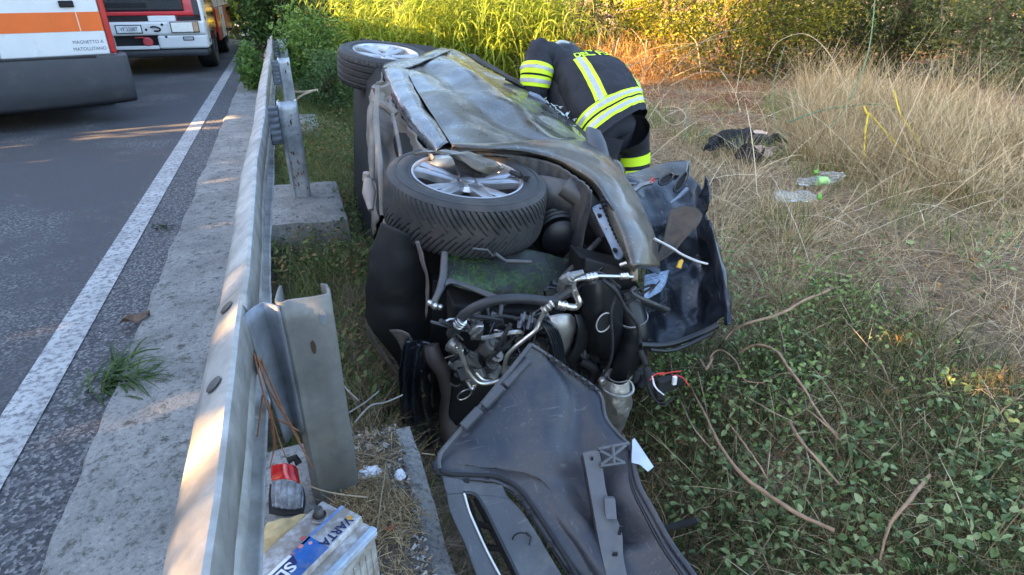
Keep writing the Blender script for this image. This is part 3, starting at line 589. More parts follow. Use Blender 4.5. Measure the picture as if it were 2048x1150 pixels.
b = MB(); b.tube(Av((1200, 478, .2), (1160, 520, .26), (1125, 555, .3)), .012, 8); b.tube(Av((990, 508, .38), (1010, 522, .38), (1062, 524, .38)), .008, 8); b.tube(Av((945, 497, .4), (975, 500, .4), (985, 512, .4)), .004, 6); b.build_each('strut', GREYM, carE, smooth=50)
# ---- engine bay: hoses, pipes, castings, ducts
b = MB(); b.tube(Av((902, 668, .52), (912, 650, .54), (938, 622, .56), (985, 602, .58), (1040, 597, .58), (1100, 602, .57), (1118, 594, .56)), .017, 14, sm=6); b.build_each('coolant_hose', HOSE, carE, smooth=60)
b = MB(); b.tube(Av((1106, 606, .57), (1128, 590, .57), (1150, 572, .56)), .012, 10, sm=3); b.build('coolant_hose', HOSE, carE, smooth=60)
def ferrule(pts, r, n=3):
    b = MB(); p = [QA(*q) for q in pts]; d = p[1]-p[0]; ln = np.linalg.norm(d); prof = [(.0001, 0), (r, 0)]
    for k in range(n): s = ln*(k+.2)/n; prof += [(r, s), (r*1.22, s+ln*.08), (r*1.22, s+ln*.45/n), (r, s+ln*.6/n)]
    prof += [(r, ln), (.0001, ln)]; b.lathe(prof, p[0], d, 14); b.build('pipe_fitting', PIPE, carE, smooth=40)
ferrule(((914, 652, .55), (926, 640, .56)), .016); ferrule(((1085, 622, .585), (1106, 605, .585)), .014); ferrule(((1112, 608, .58), (1132, 612, .58)), .015); ferrule(((1172, 556, .57), (1194, 552, .57)), .012); ferrule(((1240, 553, .57), (1256, 552, .57)), .010); ferrule(((914, 690, .54), (922, 703, .55)), .012)
b = MB(); b.tube(Av((1008, 745, .60), (1013, 715, .60), (1026, 698, .60), (1050, 678, .6), (1072, 660, .6), (1080, 640, .59), (1090, 622, .59)), .008, 10, sm=5)
b.tube(Av((1128, 612, .58), (1150, 614, .58), (1158, 604, .58), (1152, 590, .57), (1147, 578, .57)), .012, 10, sm=5)
b.tube(Av((1148, 580, .57), (1150, 560, .57), (1172, 556, .57)), .0085, 10, sm=4); b.tube(Av((1194, 552, .57), (1240, 553, .57), (1266, 554, .57)), .006, 8)
b.tube(Av((918, 690, .55), (926, 718, .56), (936, 744, .57), (955, 765, .58), (978, 766, .58), (1002, 760, .58)), .0085, 10, sm=5); b.tube(Av((950, 745, .55), (965, 760, .56), (985, 763, .57)), .008, 8, sm=3)
b.build_each('air_conditioning_pipe', PIPE, carE, smooth=60)
b = MB(); b.lathe([(.0001, .02), (.012, .02), (.014, .012), (.02, .01), (.02, -.02), (.013, -.025), (.0001, -.025)], QA(1137, 556, .57), A((.5, -.6, .6)), 10); b.lathe([(.0001, .02), (.01, .02), (.012, 0), (.016, -.02), (.0001, -.02)], QA(1156, 548, .57), A((.9, -.2, .3)), 10)
b.box(QA(1128, 575, .52), (.03, .05, .055), (ua, fa, na)); b.build_each('valve_block', ALU, carE, smooth=35, bevel=.002)
# engine block with castings
eng = MB(); eng.prism(Av((905, 610, .38), (1010, 620, .38), (1130, 625, .38), (1150, 720, .38), (1050, 860, .38), (910, 860, .38)), -fa*.14); engo = eng.build('engine_block', BLKM, carE, bevel=.01)
rr = random.Random(5); b = MB(); b3 = MB(); b4 = MB()
for k in range(46):
    x = rr.uniform(912, 1110); y = rr.uniform(625, 785)
    if y > 690+(1110-x)*.55: continue
    a = rr.uniform(.40, .48); s = rr.uniform(.012, .04); ax = nrm(A((rr.gauss(0, 1), rr.gauss(-.6, .5), rr.gauss(.3, .7)))); e1 = nrm(np.cross(ax, A((.2, .5, .9)))); e2 = np.cross(ax, e1); tgt = (b, b3, b4)[k % 3]
    if k % 2: tgt.lathe([(.0001, s*.8), (s*.55, s*.8), (s*.6, s*.65), (s*.8, s*.6), (s*.85, -s), (s*1.1, -s*1.2)], QA(x, y, a), ax, 14)
    else: tgt.box(QA(x, y, a), (s*1.7, s*1.1, s*1.3), (ax, e1, e2))
b.build_each('casting', ALU, engo, smooth=40, bevel=.002); b3.build_each('casting', GREYM, engo, smooth=40, bevel=.002); b4.build_each('casting', BLK, engo, smooth=40, bevel=.002)
b = MB()
for k in range(7): b.lathe([(.034, .006), (.039, .0045), (.039, .002), (.034, 0)], QA(985, 652, .46)+A((.12, -.1, .02))*0+nrm(A((.93, -.2, .3)))*.0062*k, A((.93, -.2, .3)), 28)
b.lathe([(.0001, 0), (.034, 0), (.034, .045), (.0001, .045)], QA(985, 652, .46), A((.93, -.2, .3)), 28); b.build('pulley', BLK, engo, smooth=35)
b = MB(); b.lathe([(.0001, .03), (.016, .03), (.018, .022), (.03, .02), (.034, 0), (.034, -.03), (.026, -.05), (.0001, -.05)], QA(982, 690, .5), A((.25, -.6, .75)), 18)
b.lathe([(.0001, .035), (.012, .035), (.014, .02), (.024, .015), (.026, -.02), (.018, -.04), (.0001, -.04)], QA(992, 712, .5), A((.1, -.7, .6)), 16); b.tube(Av((995, 668, .5), (1004, 672, .5)), .012, 10); b.build('alternator', ALU, engo, smooth=40)
b = MB(); b.prism(Av((918, 690, .47), (955, 705, .47), (960, 735, .48), (935, 725, .48)), fa*.012); b.prism(Av((930, 700, .49), (950, 712, .49), (955, 728, .49)), fa*.008); b.prism(Av((905, 715, .46), (945, 718, .46), (945, 730, .46), (905, 727, .46)), fa*.02); b.build_each('engine_bracket', ALU, engo, bevel=.002)
part([Av((1098, 632, .5), (1118, 628, .5), (1140, 628, .5), (1150, 636, .5)), Av((1102, 660, .52), (1120, 658, .53), (1140, 656, .52), (1150, 660, .5)), Av((1112, 690, .52), (1125, 692, .53), (1138, 688, .52), (1145, 684, .5)), Av((1122, 712, .5), (1130, 714, .5), (1136, 706, .5), (1140, 700, .5))], 'chrome_cover', mat('chrome_cover', (.45, .43, .40), .42, .85, .2, 15, .4), 4, 4, .006, 16)
part([Av((1150, 628, .52), (1156, 655, .54), (1150, 690, .54), (1132, 720, .53)), Av((1162, 630, .5), (1170, 660, .52), (1160, 695, .52), (1138, 726, .52)), Av((1168, 632, .46), (1178, 662, .46), (1170, 700, .47), (1145, 730, .48))], 'plastic_cover', BLK, 4, 5, .004, 9)
b = MB()
for k in range(5): b.tube(Av((1070+4*k, 630+2*k, .50+.006*k), (1090+5*k, 655, .53+.004*k), (1104+5*k, 690, .55), (1112+4*k, 730, .56)), .006, 6, sm=4)
b.build_each('corrugated_hose', BLUEBLK, carE, smooth=50)
b = MB()
for (pts, r) in (([(1060, 625, .5), (1070, 650, .53), (1058, 680, .54)], .005), ([(1040, 640, .5), (1048, 660, .52), (1035, 690, .52), (1046, 720, .55)], .004), ([(960, 640, .5), (1000, 632, .52), (1040, 638, .52)], .007), ([(925, 632, .5), (965, 634, .52), (1005, 640, .52)], .008), ([(920, 626, .5), (928, 622, .52), (945, 630, .52)], .006), ([(1075, 640, .52), (1066, 690, .55), (1050, 730, .57)], .003), ([(1010, 650, .5), (1030, 670, .53), (1000, 700, .53), (975, 720, .52)], .006)):
    b.tube(Av(*pts), r, 6, sm=4)
b.build_each('small_hose', HOSE, carE, smooth=50)
for k in range(9):
    x = 1035+rr.uniform(-8, 32); y = 600+rr.uniform(20, 70)
    if k == 0: b = MB()
    b.box(QA(x, y, .5+rr.uniform(0, .05)), (rr.uniform(.004, .016), rr.uniform(.02, .05), .004), (nrm(A((rr.gauss(0, 1), rr.gauss(0, 1), rr.gauss(0, 1)))), nrm(A((.3, .2, .9))), nrm(A((.9, -.2, -.3)))))
b.build_each('torn_connector', mat('torn_grey_plastic', (.16, .18, .21), .4), carE)
for k in range(34):
    x, y = rr.uniform(915, 1120), rr.uniform(622, 760)
    if y > 690+(1110-x)*.5: continue
    a = rr.uniform(.46, .54); q = [QA(x, y, a), QA(x+rr.gauss(0, 18), y+rr.gauss(0, 14), a+rr.uniform(0, .04)), QA(x+rr.gauss(0, 34), y+rr.gauss(0, 26), a+rr.uniform(-.04, .03))]
    b = MB(); b.tube(q, rr.choice((.003, .004, .006, .008)), 6, sm=4); b.build('small_hose', rr.choice((HOSE, HOSE, GREYM, BLUEBLK, PIPE)), engo, smooth=50)
for k in range(26):
    x, y = rr.uniform(1140, 1290), rr.uniform(560, 760); a = rr.uniform(.36, .47); q = [QA(x, y, a), QA(x+rr.gauss(0, 22), y+rr.gauss(0, 20), a+.03), QA(x+rr.gauss(0, 40), y+rr.gauss(0, 36), a)]
    b = MB(); b.tube(q, rr.choice((.003, .005, .008, .014)), 6, sm=4); b.build('small_hose', rr.choice((HOSE, BLK, GREYM)), carE, smooth=50)
# intake, ducts on the right
b = MB(); b.tube(Av((1185, 570, .44), (1192, 605, .46), (1196, 640, .46), (1205, 690, .42)), [.055, .064, .066, .05], 20, sm=5); b.build('intake_duct', BLK, carE, smooth=60)
part([Av((1160, 570, .45), (1200, 560, .5), (1240, 570, .46)), Av((1165, 620, .48), (1200, 615, .53), (1245, 620, .48)), Av((1168, 665, .48), (1205, 670, .53), (1245, 672, .48)), Av((1175, 705, .45), (1208, 715, .48), (1240, 712, .45))], 'air_box', BLK, 5, 5, .008, 8, .006)
b = MB(); oc = QA(1208, 645, .556); b.tube([oc+(ua*math.cos(t)*.030+na*math.sin(t)*.042) for t in np.linspace(0, 2*math.pi, 33)], .0028, 6, caps=False); b.build('duct_rim', mat('pale_duct_rim', (.42, .40, .38), .5), carE, smooth=60)
b = MB(); b.add([oc-fa*.001+(ua*math.cos(t)*.030+na*math.sin(t)*.042) for t in np.linspace(0, 2*math.pi, 33)[:-1]], [tuple(range(32))]); b.build('duct_mouth', DARK, carE)
b = MB(); oc = QA(929, 789, .45); b.tube([oc+((ua*.8+na*.6)*math.cos(t)*.03+(na*.8-ua*.6)*math.sin(t)*.02) for t in np.linspace(0, 2*math.pi, 33)], .003, 6, caps=False); b.build('duct_rim', PIPE, carE, smooth=60)
part([Av((905, 750, .41), (950, 745, .42), (990, 770, .42)), Av((900, 790, .42), (945, 800, .44), (985, 800, .42)), Av((895, 850, .42), (930, 850, .42), (960, 840, .42))], 'lower_duct', BLK, 4, 4, .006, 8)
b = MB(); b.tube(Av((1252, 585, .40), (1262, 620, .44), (1270, 660, .48), (1265, 700, .5), (1245, 735, .5), (1232, 765, .48)), [.05, .052, .055, .06, .05, .045], 18, sm=6); b.build('elbow_hose', BLK, carE, smooth=60)
b = MB()
for x, y, a, r in ((1256, 596, .41, .053), (1266, 634, .46, .056), (1240, 745, .5, .05)): 
    d = nrm(QA(x+3, y+20, a)-QA(x, y, a)); b.lathe([(r, 0), (r+.003, .001), (r+.003, .009), (r, .01)], QA(x, y, a), d, 24)
b.build_each('hose_clamp', PIPE, carE, smooth=35)
b = MB(); b.tube(Av((1222, 560, .52), (1232, 590, .55), (1222, 625, .56), (1225, 690, .58), (1218, 730, .58), (1195, 765, .56)), .006, 8, sm=6); b.tube(Av((1205, 560, .55), (1230, 580, .57), (1250, 615, .57), (1275, 650, .58), (1282, 700, .58), (1296, 745, .56)), .008, 8, sm=6); b.tube(Av((1155, 555, .55), (1200, 545, .56), (1240, 575, .56)), .004, 6, sm=5); b.build_each('cable', HOSE, carE, smooth=60)
b = MB()
for k in range(16): b.lathe([(.0001, .02), (.02, .018), (.024, 0), (.018, -.03), (.0001, -.03)], QA(rr.uniform(1150, 1285), rr.uniform(690, 770), rr.uniform(.36, .44)), A((rr.gauss(0, 1), -.6, rr.gauss(0, 1))), 10)
b.box(QA(1200, 735, .4), (.2, .04, .03), (ua, fa, na)); b.tube(Av((1160, 720, .44), (1190, 742, .46), (1175, 775, .46)), .02, 10, sm=4); b.build_each('gearbox_fitting', BLKM, carE, smooth=40, bevel=.003)
b = MB(); b.prism(Av((1160, 515, .34), (1260, 540, .34), (1262, 552, .34), (1290, 590, .34), (1285, 680, .34), (1150, 690, .34)), -fa*.1); b.build('slam_panel', BLKM, carE)
part([Av((1172, 516, .42), (1215, 528, .44), (1250, 540, .45)), Av((1168, 545, .43), (1212, 552, .45), (1258, 560, .46))], 'slam_panel', BLKM, 4, 4, .004, 9)
# catalytic converter in its crumpled shield
cat = [(1232, 752, .052), (1232, 775, .062), (1233, 800, .066), (1232, 822, .05), (1229, 845, .044), (1222, 872, .034)]
n = 26; rows = []
for (x, y, r), a in zip(cat, (.55, .56, .56, .56, .55, .53)):
    o_ = QA(x, y, a); rows.append([o_+(ua*math.cos(t)+fa*math.sin(t))*r*(1+.18*N3((math.cos(t)*2, math.sin(t)*2, y*.05), 1.4)) for t in np.linspace(0, 2*math.pi, n)])
g = A([spline([rows[i][j] for i in range(len(rows))], 5) for j in range(n)]).transpose(1, 0, 2); b = MB(); b.grid(dent(g, .006, 30)); co = b.build('catalytic_converter', SILV, carE, smooth=50)
b = MB(); b.lathe([(.064, -.006), (.072, -.004), (.072, .004), (.064, .006)], QA(1233, 771, .56), na, 26); b.lathe([(.0001, .01), (.012, .01), (.014, 0), (.014, -.01)], QA(1205, 762, .6), fa, 10); b.build('flange', SILV, co, smooth=35)
# wiring torn out to the right
b = MB(); b.tube(Dv((1293, 735, 2.2), (1298, 760, 2.18), (1305, 790, 2.16)), .016, 8); b.tube(Dv((1280, 700, 2.2), (1292, 730, 2.2)), .012, 8); b.box(P(1330, 768, 2.14), (.07, .03, .05)); b.box(P(1355, 760, 2.14), (.03, .03, .03)); b.box(P(1318, 790, 2.14), (.03, .03, .03)); loom = b.build('wiring_loom', BLKM, carE, bevel=.004)
for m_, ls in ((mat('red_wire', (.5, .03, .02), .4), [[(1318, 750), (1340, 745), (1362, 742)], [(1345, 750), (1365, 755), (1378, 772)], [(1300, 760), (1312, 748), (1330, 746)]]), (mat('white_wire', (.6, .6, .62), .4), [[(1304, 752), (1312, 775), (1328, 790)], [(1306, 756), (1308, 770), (1318, 783)]]), (DARK, [[(1296, 770), (1310, 800), (1335, 805), (1350, 790)], [(1300, 780), (1322, 812), (1340, 800)]])):
    b = MB()
    for l in ls: b.tube([P(x, y, 2.12) for x, y in l], .0025, 6, sm=5)
    b.build_each('wire', m_, loom)
b = MB(); b.box(P(1349, 761, 2.11), (.014, .012, .034)); b.build('connector', mat('white_connector', (.7, .7, .72), .4), loom, bevel=.002)
# ---- bonnet, folded out to the right, inner side showing
def bonn(g): return g
bon = part([Dv((1238, 353, 2.78), (1275, 345, 2.86), (1315, 333, 2.92), (1350, 326, 2.96), (1377, 326, 2.98)),
            Dv((1250, 375, 2.74), (1290, 370, 2.80), (1330, 362, 2.84), (1365, 352, 2.88), (1382, 350, 2.90)),
            Dv((1275, 430, 2.66), (1310, 430, 2.72), (1350, 425, 2.74), (1385, 405, 2.78), (1408, 385, 2.74)),
            Dv((1290, 500, 2.60), (1330, 505, 2.66), (1370, 505, 2.66), (1402, 490, 2.66), (1420, 455, 2.60)),
            Dv((1290, 570, 2.50), (1335, 580, 2.58), (1380, 585, 2.58), (1415, 575, 2.56), (1438, 545, 2.46)),
            Dv((1285, 640, 2.42), (1335, 650, 2.48), (1380, 655, 2.48), (1420, 640, 2.46), (1450, 600, 2.36)),
            Dv((1290, 685, 2.34), (1335, 690, 2.38), (1385, 675, 2.38), (1425, 655, 2.36), (1455, 630, 2.30))], 'bonnet', BLUEBLK, 8, 9, .035, 5.5, .006, label='crumpled bonnet bent outwards with its dark inner side showing')
part([Dv((1238, 352, 2.77), (1290, 338, 2.88), (1335, 325, 2.93), (1378, 322, 2.97)), Dv((1240, 360, 2.73), (1292, 350, 2.84), (1337, 338, 2.89), (1375, 338, 2.92)), Dv((1246, 368, 2.74), (1292, 362, 2.82), (1336, 352, 2.87), (1372, 352, 2.9))], 'bonnet_flange', PAINTF, 4, 7, .006, 12, .006, parent=bon)
part([Dv((1398, 395, 2.70), (1404, 375, 2.66), (1409, 352, 2.64)), Dv((1405, 400, 2.66), (1414, 385, 2.62), (1413, 362, 2.62)), Dv((1410, 430, 2.6), (1420, 402, 2.56), (1419, 380, 2.58))], 'bent_corner', BLUEBLK, 5, 5, .012, 16, .006, parent=bon)
part([Dv((1410, 440, 2.58), (1420, 490, 2.52), (1432, 540, 2.44), (1446, 600, 2.34), (1452, 652, 2.26)), Dv((1420, 440, 2.52), (1432, 490, 2.46), (1444, 540, 2.38), (1456, 600, 2.3), (1458, 650, 2.24)), Dv((1424, 450, 2.56), (1438, 495, 2.5), (1450, 545, 2.42), (1458, 600, 2.36), (1456, 650, 2.3))], 'bonnet_edge', BLUEBLK, 5, 8, .012, 9, .006, parent=bon)
part([Dv((1340, 420, 2.62), (1365, 414, 2.62), (1392, 418, 2.60), (1405, 430, 2.58)), Dv((1332, 455, 2.58), (1360, 452, 2.58), (1385, 452, 2.56), (1398, 448, 2.56)), Dv((1322, 495, 2.54), (1345, 492, 2.54), (1362, 480, 2.54), (1375, 470, 2.55)), Dv((1305, 530, 2.5), (1325, 522, 2.5), (1342, 508, 2.5), (1352, 500, 2.52))], 'insulation_pad', mat('brown_felt', (.065, .052, .042), .95, 0, .3, 18, bmp=.5, bscale=150), 5, 5, .01, 8, .008, parent=bon)
def ringp(c, rx, ry, d): return [P(c[0]+rx*math.cos(t)-.5*ry*math.sin(t), c[1]+ry*math.sin(t)-.2*rx*math.cos(t), d) for t in np.linspace(0, 2*math.pi, 25)[:-1]]
b = MB()
for c, rx, ry, d in (((1332, 358), 13, 11, 2.76), ((1361, 364), 9, 19, 2.78)): b.add(ringp(c, rx, ry, d), [tuple(range(24))])
b.build_each('bonnet_opening', DARK, bon)
b = MB()
for c, rx, ry, d in (((1332, 358), 13, 11, 2.755), ((1361, 364), 9, 19, 2.775)):
    q = ringp(c, rx, ry, d); b.tube(q+[q[0]], .006, 6, caps=False)
b.build_each('bonnet_rib', BLUEBLK, bon, smooth=60)
b = MB(); b.tube(Dv((1341, 406, 2.66), (1358, 394, 2.67), (1375, 378, 2.68)), [.004, .01, .012], 8); b.build('bonnet_rib', BLUEG, bon, smooth=50)
b = MB(); b.tube(Dv((1240, 366, 2.72), (1272, 368, 2.72), (1262, 380, 2.72)), .007, 6); b.tube(Dv((1265, 383, 2.7), (1283, 370, 2.72), (1305, 364, 2.73)), .012, 6); b.build_each('bonnet_hinge', ALU, bon)
b = MB(); b.tube(Dv((1300, 366, 2.72), (1306, 356, 2.72), (1309, 364, 2.72)), .005, 6); b.build('red_clip', mat('red_plastic', (.55, .03, .02), .4), bon)
st = P(1310, 566, 2.36)
part([Dv((1287, 550, 2.40), (1312, 545, 2.44), (1338, 540, 2.47)), Dv((1287, 577, 2.36), (1310, 572, 2.40), (1333, 566, 2.44)), Dv((1287, 603, 2.33), (1303, 594, 2.37), (1322, 583, 2.41))], 'sticker', mat('printed_sticker', (.20, .27, .38), .5, 0, .35, 50, .3, (.08, .1, .14), 30), 4, 4, .004, 8, .001, parent=bon)
b = MB()
for i in range(7):
    t = i/7; b.tube([P(1292+1*i, 556+6.3*i, 2.32-.004*i), P(1330-5*i, 548+5.0*i, 2.38-.006*i)], .0012, 4)
b.build_each('sticker_print', mat('sticker_print', (.05, .09, .22), .6), bon)
b = MB(); b.tube(Dv((1308, 477, 2.28), (1345, 497, 2.32), (1362, 508, 2.33), (1392, 522, 2.33), (1416, 528, 2.32)), [.005, .006, .005, .006, .004], 8, sm=4); b.build('bonnet_stay', mat('pale_stay_rod', (.5, .49, .47), .45, .4), carE, smooth=50)
b = MB(); b.tube(Dv((1357, 536, 2.34), (1361, 524, 2.34), (1365, 520, 2.34)), [.011, .010, .006], 10); b.build('dipstick_grip', mat('yellow_plastic', (.62, .36, .03), .45), carE, smooth=60)
b = MB(); b.tube(Dv((1280, 690, 2.25), (1330, 690, 2.3), (1390, 672, 2.34), (1435, 650, 2.34)), .014, 8, sm=3); b.tube(Dv((1300, 700, 2.2), (1350, 700, 2.28), (1420, 668, 2.33)), .008, 8, sm=3); b.build_each('bonnet_seal', BLK, carE, smooth=50)
# ---- mirror, cabin edge, roof
mrow = [(1178, 255, 2.98, .018), (1186, 262, 2.92, .045), (1192, 285, 2.86, .06), (1200, 310, 2.82, .055), (1210, 335, 2.8, .035)]
rows = [[P(x, y, d)+(CR*math.cos(t)*r*.8+CF*math.sin(t)*r*.7) for t in np.linspace(0, 2*math.pi, 17)] for x, y, d, r in mrow]
b = MB(); b.grid(A(rows)); b.add(rows[0][:-1], [tuple(range(16))]); b.build('side_mirror', mat('mirror_plastic', (.045, .05, .058), .5, dirt=.2), carE, smooth=60)
b = MB(); oc = P(1228, 350, 2.84); rows = [[oc+(CR*math.cos(t)*r*.75+CU*math.sin(t)*r)*1.0+CF*h for t in np.linspace(0, 2*math.pi, 21)] for r, h in ((.001, -.03), (.05, -.025), (.075, .0), (.07, .05), (.02, .08))]
b.grid(A(rows)); b.build('mirror_housing', PAINTF, carE, smooth=60)
part([Cv((925, 106, -.08), (985, 140, -.08), (1045, 174, -.09), (1112, 224, -.09), (1182, 292, -.1)), Cv((950, 110, -.2), (1010, 146, -.2), (1070, 180, -.22), (1135, 226, -.22), (1196, 290, -.2))], 'window_seal', BLKM, 4, 6, .006, 8)
part([[car(-2.6, 1.06, -.35), car(-2.6, 1.12, -.8), car(-2.6, 1.06, -1.3)], [car(-1.7, 1.10, -.3), car(-1.7, 1.18, -.8), car(-1.7, 1.10, -1.35)], [car(-.9, 1.02, -.35), car(-.8, 1.1, -.8), car(-.9, 1.02, -1.3)]], 'roof', PAINT, 5, 5, .02, 3)
b = MB(); sh = mat('broken_glass', (.5, .6, .62), .15, 0, .3); rr = random.Random(9)
for k in range(26):
    t = rr.random(); x = 1066+t*90+rr.uniform(-6, 6); y = 188+t*62+rr.uniform(-7, 7); c_ = QC(x, y, -.07); e = [c_+A((rr.uniform(-1, 1), rr.uniform(-1, 1), rr.uniform(-.6, 1)))*rr.uniform(.008, .03) for _ in range(3)]; b.add(e, [(0, 1, 2)])
b.build_each('glass_shard', sh, carE, solid=.003)
for x, y in ((1066, 189), (1020, 158)):
    b = MB(); b.tube(Cv((x-8, y-2, -.02), (x+10, y+6, -.03), (x+26, y+16, -.05)), [.014, .018, .008], 8); b.build('door_handle', BLUEG if x > 1050 else BLK, carE, smooth=50)
# ------------------------------------------------------------------ torn-off bumper cover in the foreground
BUMP = mat('bare_bumper_plastic', (.026, .030, .040), .40, 0, .2, 3, .36, (.085, .072, .062), 3.0, .14, 60, .002, spec=.42, scratch=.14)
BUMPG = mat('grained_grille_plastic', (.055, .058, .064), .6, 0, .15, 6, .25, (.15, .14, .125), 6, .15, 160, .0015, scratch=.15)
bmpE = empty('car_bumper', P(1100, 1000, 1.6)-A((0, 0, .5)), 'torn-off dark grey bumper cover lying inside-out in the foreground', 'bumper')
def curve_in(g):
    nu, nv = g.shape[:2]; h = np.zeros((nu, nv))
    for i in range(nu):
        u = i/(nu-1)
        for j in range(nv):
            v = j/(nv-1); h[i, j] = .034*math.exp(-((v-.72-.1*u)/.11)**2)*min(1, u*3)*(u < .75)-.05*math.sin(math.pi*v)*min(1, u*2.5)+.02*math.exp(-(v/.10)**2)*(u > .1)
    return push(g, -h)
def BP(rows, name, m, nu=6, nv=6, solid=.004, par=None, pre=None, am=0, sc=6., smooth=60):
    return part(rows, name, m, nu, nv, am, sc, solid, par or bmpE, smooth, pre=pre)
BP([Dv((1060, 690, 1.74), (1066, 690, 1.745), (1074, 694, 1.75), (1082, 700, 1.755), (1090, 707, 1.76)),
    Dv((1026, 735, 1.71), (1060, 735, 1.74), (1092, 735, 1.76), (1118, 737, 1.77), (1138, 742, 1.775)),
    Dv((980, 790, 1.67), (1040, 785, 1.71), (1100, 780, 1.74), (1150, 778, 1.765), (1196, 785, 1.77)),
    Dv((938, 842, 1.63), (1015, 832, 1.68), (1090, 828, 1.71), (1158, 828, 1.73), (1210, 836, 1.72)),
    Dv((898, 888, 1.59), (985, 880, 1.65), (1075, 878, 1.68), (1155, 876, 1.69), (1242, 876, 1.66)),
    Dv((880, 912, 1.55), (980, 918, 1.615), (1075, 922, 1.645), (1160, 922, 1.65), (1264, 892, 1.62)),
    Dv((880, 935, 1.53), (975, 948, 1.595), (1065, 960, 1.62), (1165, 968, 1.62), (1266, 930, 1.58)),
    Dv((1005, 956, 1.565), (1050, 980, 1.58), (1100, 1000, 1.585), (1180, 1010, 1.575), (1276, 972, 1.54)),
    Dv((1045, 990, 1.54), (1085, 1022, 1.55), (1135, 1045, 1.55), (1205, 1055, 1.54), (1302, 1020, 1.49)),
    Dv((1085, 1048, 1.50), (1120, 1080, 1.51), (1170, 1095, 1.51), (1240, 1100, 1.50), (1338, 1085, 1.44)),
    Dv((1128, 1115, 1.46), (1165, 1140, 1.47), (1215, 1150, 1.47), (1280, 1155, 1.46), (1385, 1150, 1.40)),
    Dv((1190, 1210, 1.42), (1230, 1225, 1.43), (1280, 1235, 1.43), (1340, 1240, 1.42), (1440, 1230, 1.36)),
    Dv((1270, 1320, 1.38), (1310, 1330, 1.38), (1360, 1340, 1.38), (1420, 1340, 1.37), (1510, 1330, 1.32))], 'cover', BUMP, 5, 7, .0045, pre=curve_in)
def edge_tube(name, pts, r, m, n=8, sm=5, par=None):
    b = MB(); b.tube(Dv(*pts), r, n, sm=sm); return b.build(name, m, par or bmpE, smooth=60)
edge_tube('rim_edge', [(1062, 689, 1.735), (1026, 734, 1.70), (980, 789, 1.66), (938, 841, 1.62), (898, 886, 1.58), (879, 912, 1.54), (878, 938, 1.52)], .007, BUMPG)
edge_tube('rim_edge', [(1062, 689, 1.735), (1095, 710, 1.755), (1140, 742, 1.77), (1198, 784, 1.765), (1212, 836, 1.715), (1243, 875, 1.655), (1266, 893, 1.612)], .0055, BUMPG)
edge_tube('rim_edge', [(1266, 893, 1.61), (1268, 930, 1.575), (1278, 972, 1.535), (1304, 1020, 1.485), (1340, 1085, 1.435), (1387, 1150, 1.395), (1442, 1230, 1.355)], .008, BUMP)
edge_tube('rim_edge', [(1256, 900, 1.61), (1258, 940, 1.575), (1266, 980, 1.535), (1290, 1030, 1.485), (1322, 1090, 1.435), (1366, 1155, 1.395), (1420, 1235, 1.355)], .004, BLK)
# flanged clip strips on the upper edge
for a, c in (((1055, 714), (1008, 765)), ((1003, 768), (966, 808)), ((958, 815), (925, 850))):
    d0 = 1.73-(a[1]-714)*.0010; d1 = 1.73-(c[1]-714)*.0010
    BP([Dv((a[0]-6, a[1]-2, d0), ((a[0]+c[0])/2-6, (a[1]+c[1])/2-2, (d0+d1)/2), (c[0]-6, c[1]-2, d1)), Dv((a[0]+6, a[1]+8, d0-.014), ((a[0]+c[0])/2+6, (a[1]+c[1])/2+8, (d0+d1)/2-.014), (c[0]+6, c[1]+8, d1-.014)), Dv((a[0]+8, a[1]+12, d0+.005), ((a[0]+c[0])/2+8, (a[1]+c[1])/2+12, (d0+d1)/2+.005), (c[0]+8, c[1]+12, d1+.005))], 'clip_strip', BUMPG, 3, 4, .003)
tab = MB(); rr = random.Random(3)
for k in range(9):
    t = (k+.5)/9; x = 1085+t*120; y = 704+t*84; tab.box(P(x, y, 1.752+.012*t), (.016, .006, .012), (CR, nrm(A((.3, .8, -.4))), CU))
tab.build_each('clip_tab', BLKM, bmpE)
# black seam along the lower grille and its second line
SEAM = [(880, 940, 1.525), (900, 948, 1.53), (940, 950, 1.545), (985, 952, 1.56), (1015, 962, 1.555), (1045, 985, 1.535), (1080, 1035, 1.50), (1125, 1105, 1.455), (1165, 1170, 1.42), (1230, 1270, 1.38)]
edge_tube('rubber_seam', SEAM, .006, DARK)
edge_tube('rubber_seam', [(x-8, y+14, d-.002) for x, y, d in SEAM], .0025, DARK)
tb = MB()
for x, y, d in ((935, 957, 1.54), (975, 957, 1.555), (1040, 992, 1.53), (1062, 1020, 1.51), (1102, 1085, 1.465), (1145, 1150, 1.43)): tb.box(P(x-2, y+4, d-.006), (.016, .012, .01), (CR, CU, CF))
tb.build_each('clip_tab', BLKM, bmpE, bevel=.002)
low = lambda pts, dd: Dv(*[(x, y, d+dd) for x, y, d in pts])
BP([low([(884, 952, 1.52), (925, 958, 1.535), (970, 962, 1.55), (1005, 970, 1.55)], 0), low([(888, 972, 1.505), (925, 976, 1.52), (965, 980, 1.535), (1012, 988, 1.54)], 0), low([(893, 990, 1.495), (928, 986, 1.512), (950, 990, 1.525), (1022, 1000, 1.53)], 0)], 'grille_insert', BUMPG, 4, 6, .004)
BP([low([(893, 990, 1.495), (910, 988, 1.503), (928, 986, 1.512)], 0), low([(898, 1018, 1.475), (918, 1010, 1.488), (938, 1022, 1.495)], 0), low([(912, 1052, 1.45), (935, 1050, 1.465), (955, 1062, 1.468)], 0), low([(930, 1090, 1.42), (955, 1092, 1.435), (975, 1105, 1.435)], 0), low([(952, 1150, 1.38), (985, 1152, 1.395), (1005, 1162, 1.395)], 0), low([(985, 1230, 1.34), (1020, 1235, 1.35), (1045, 1245, 1.35)], 0)], 'grille_bar', BUMPG, 5, 5, .006)
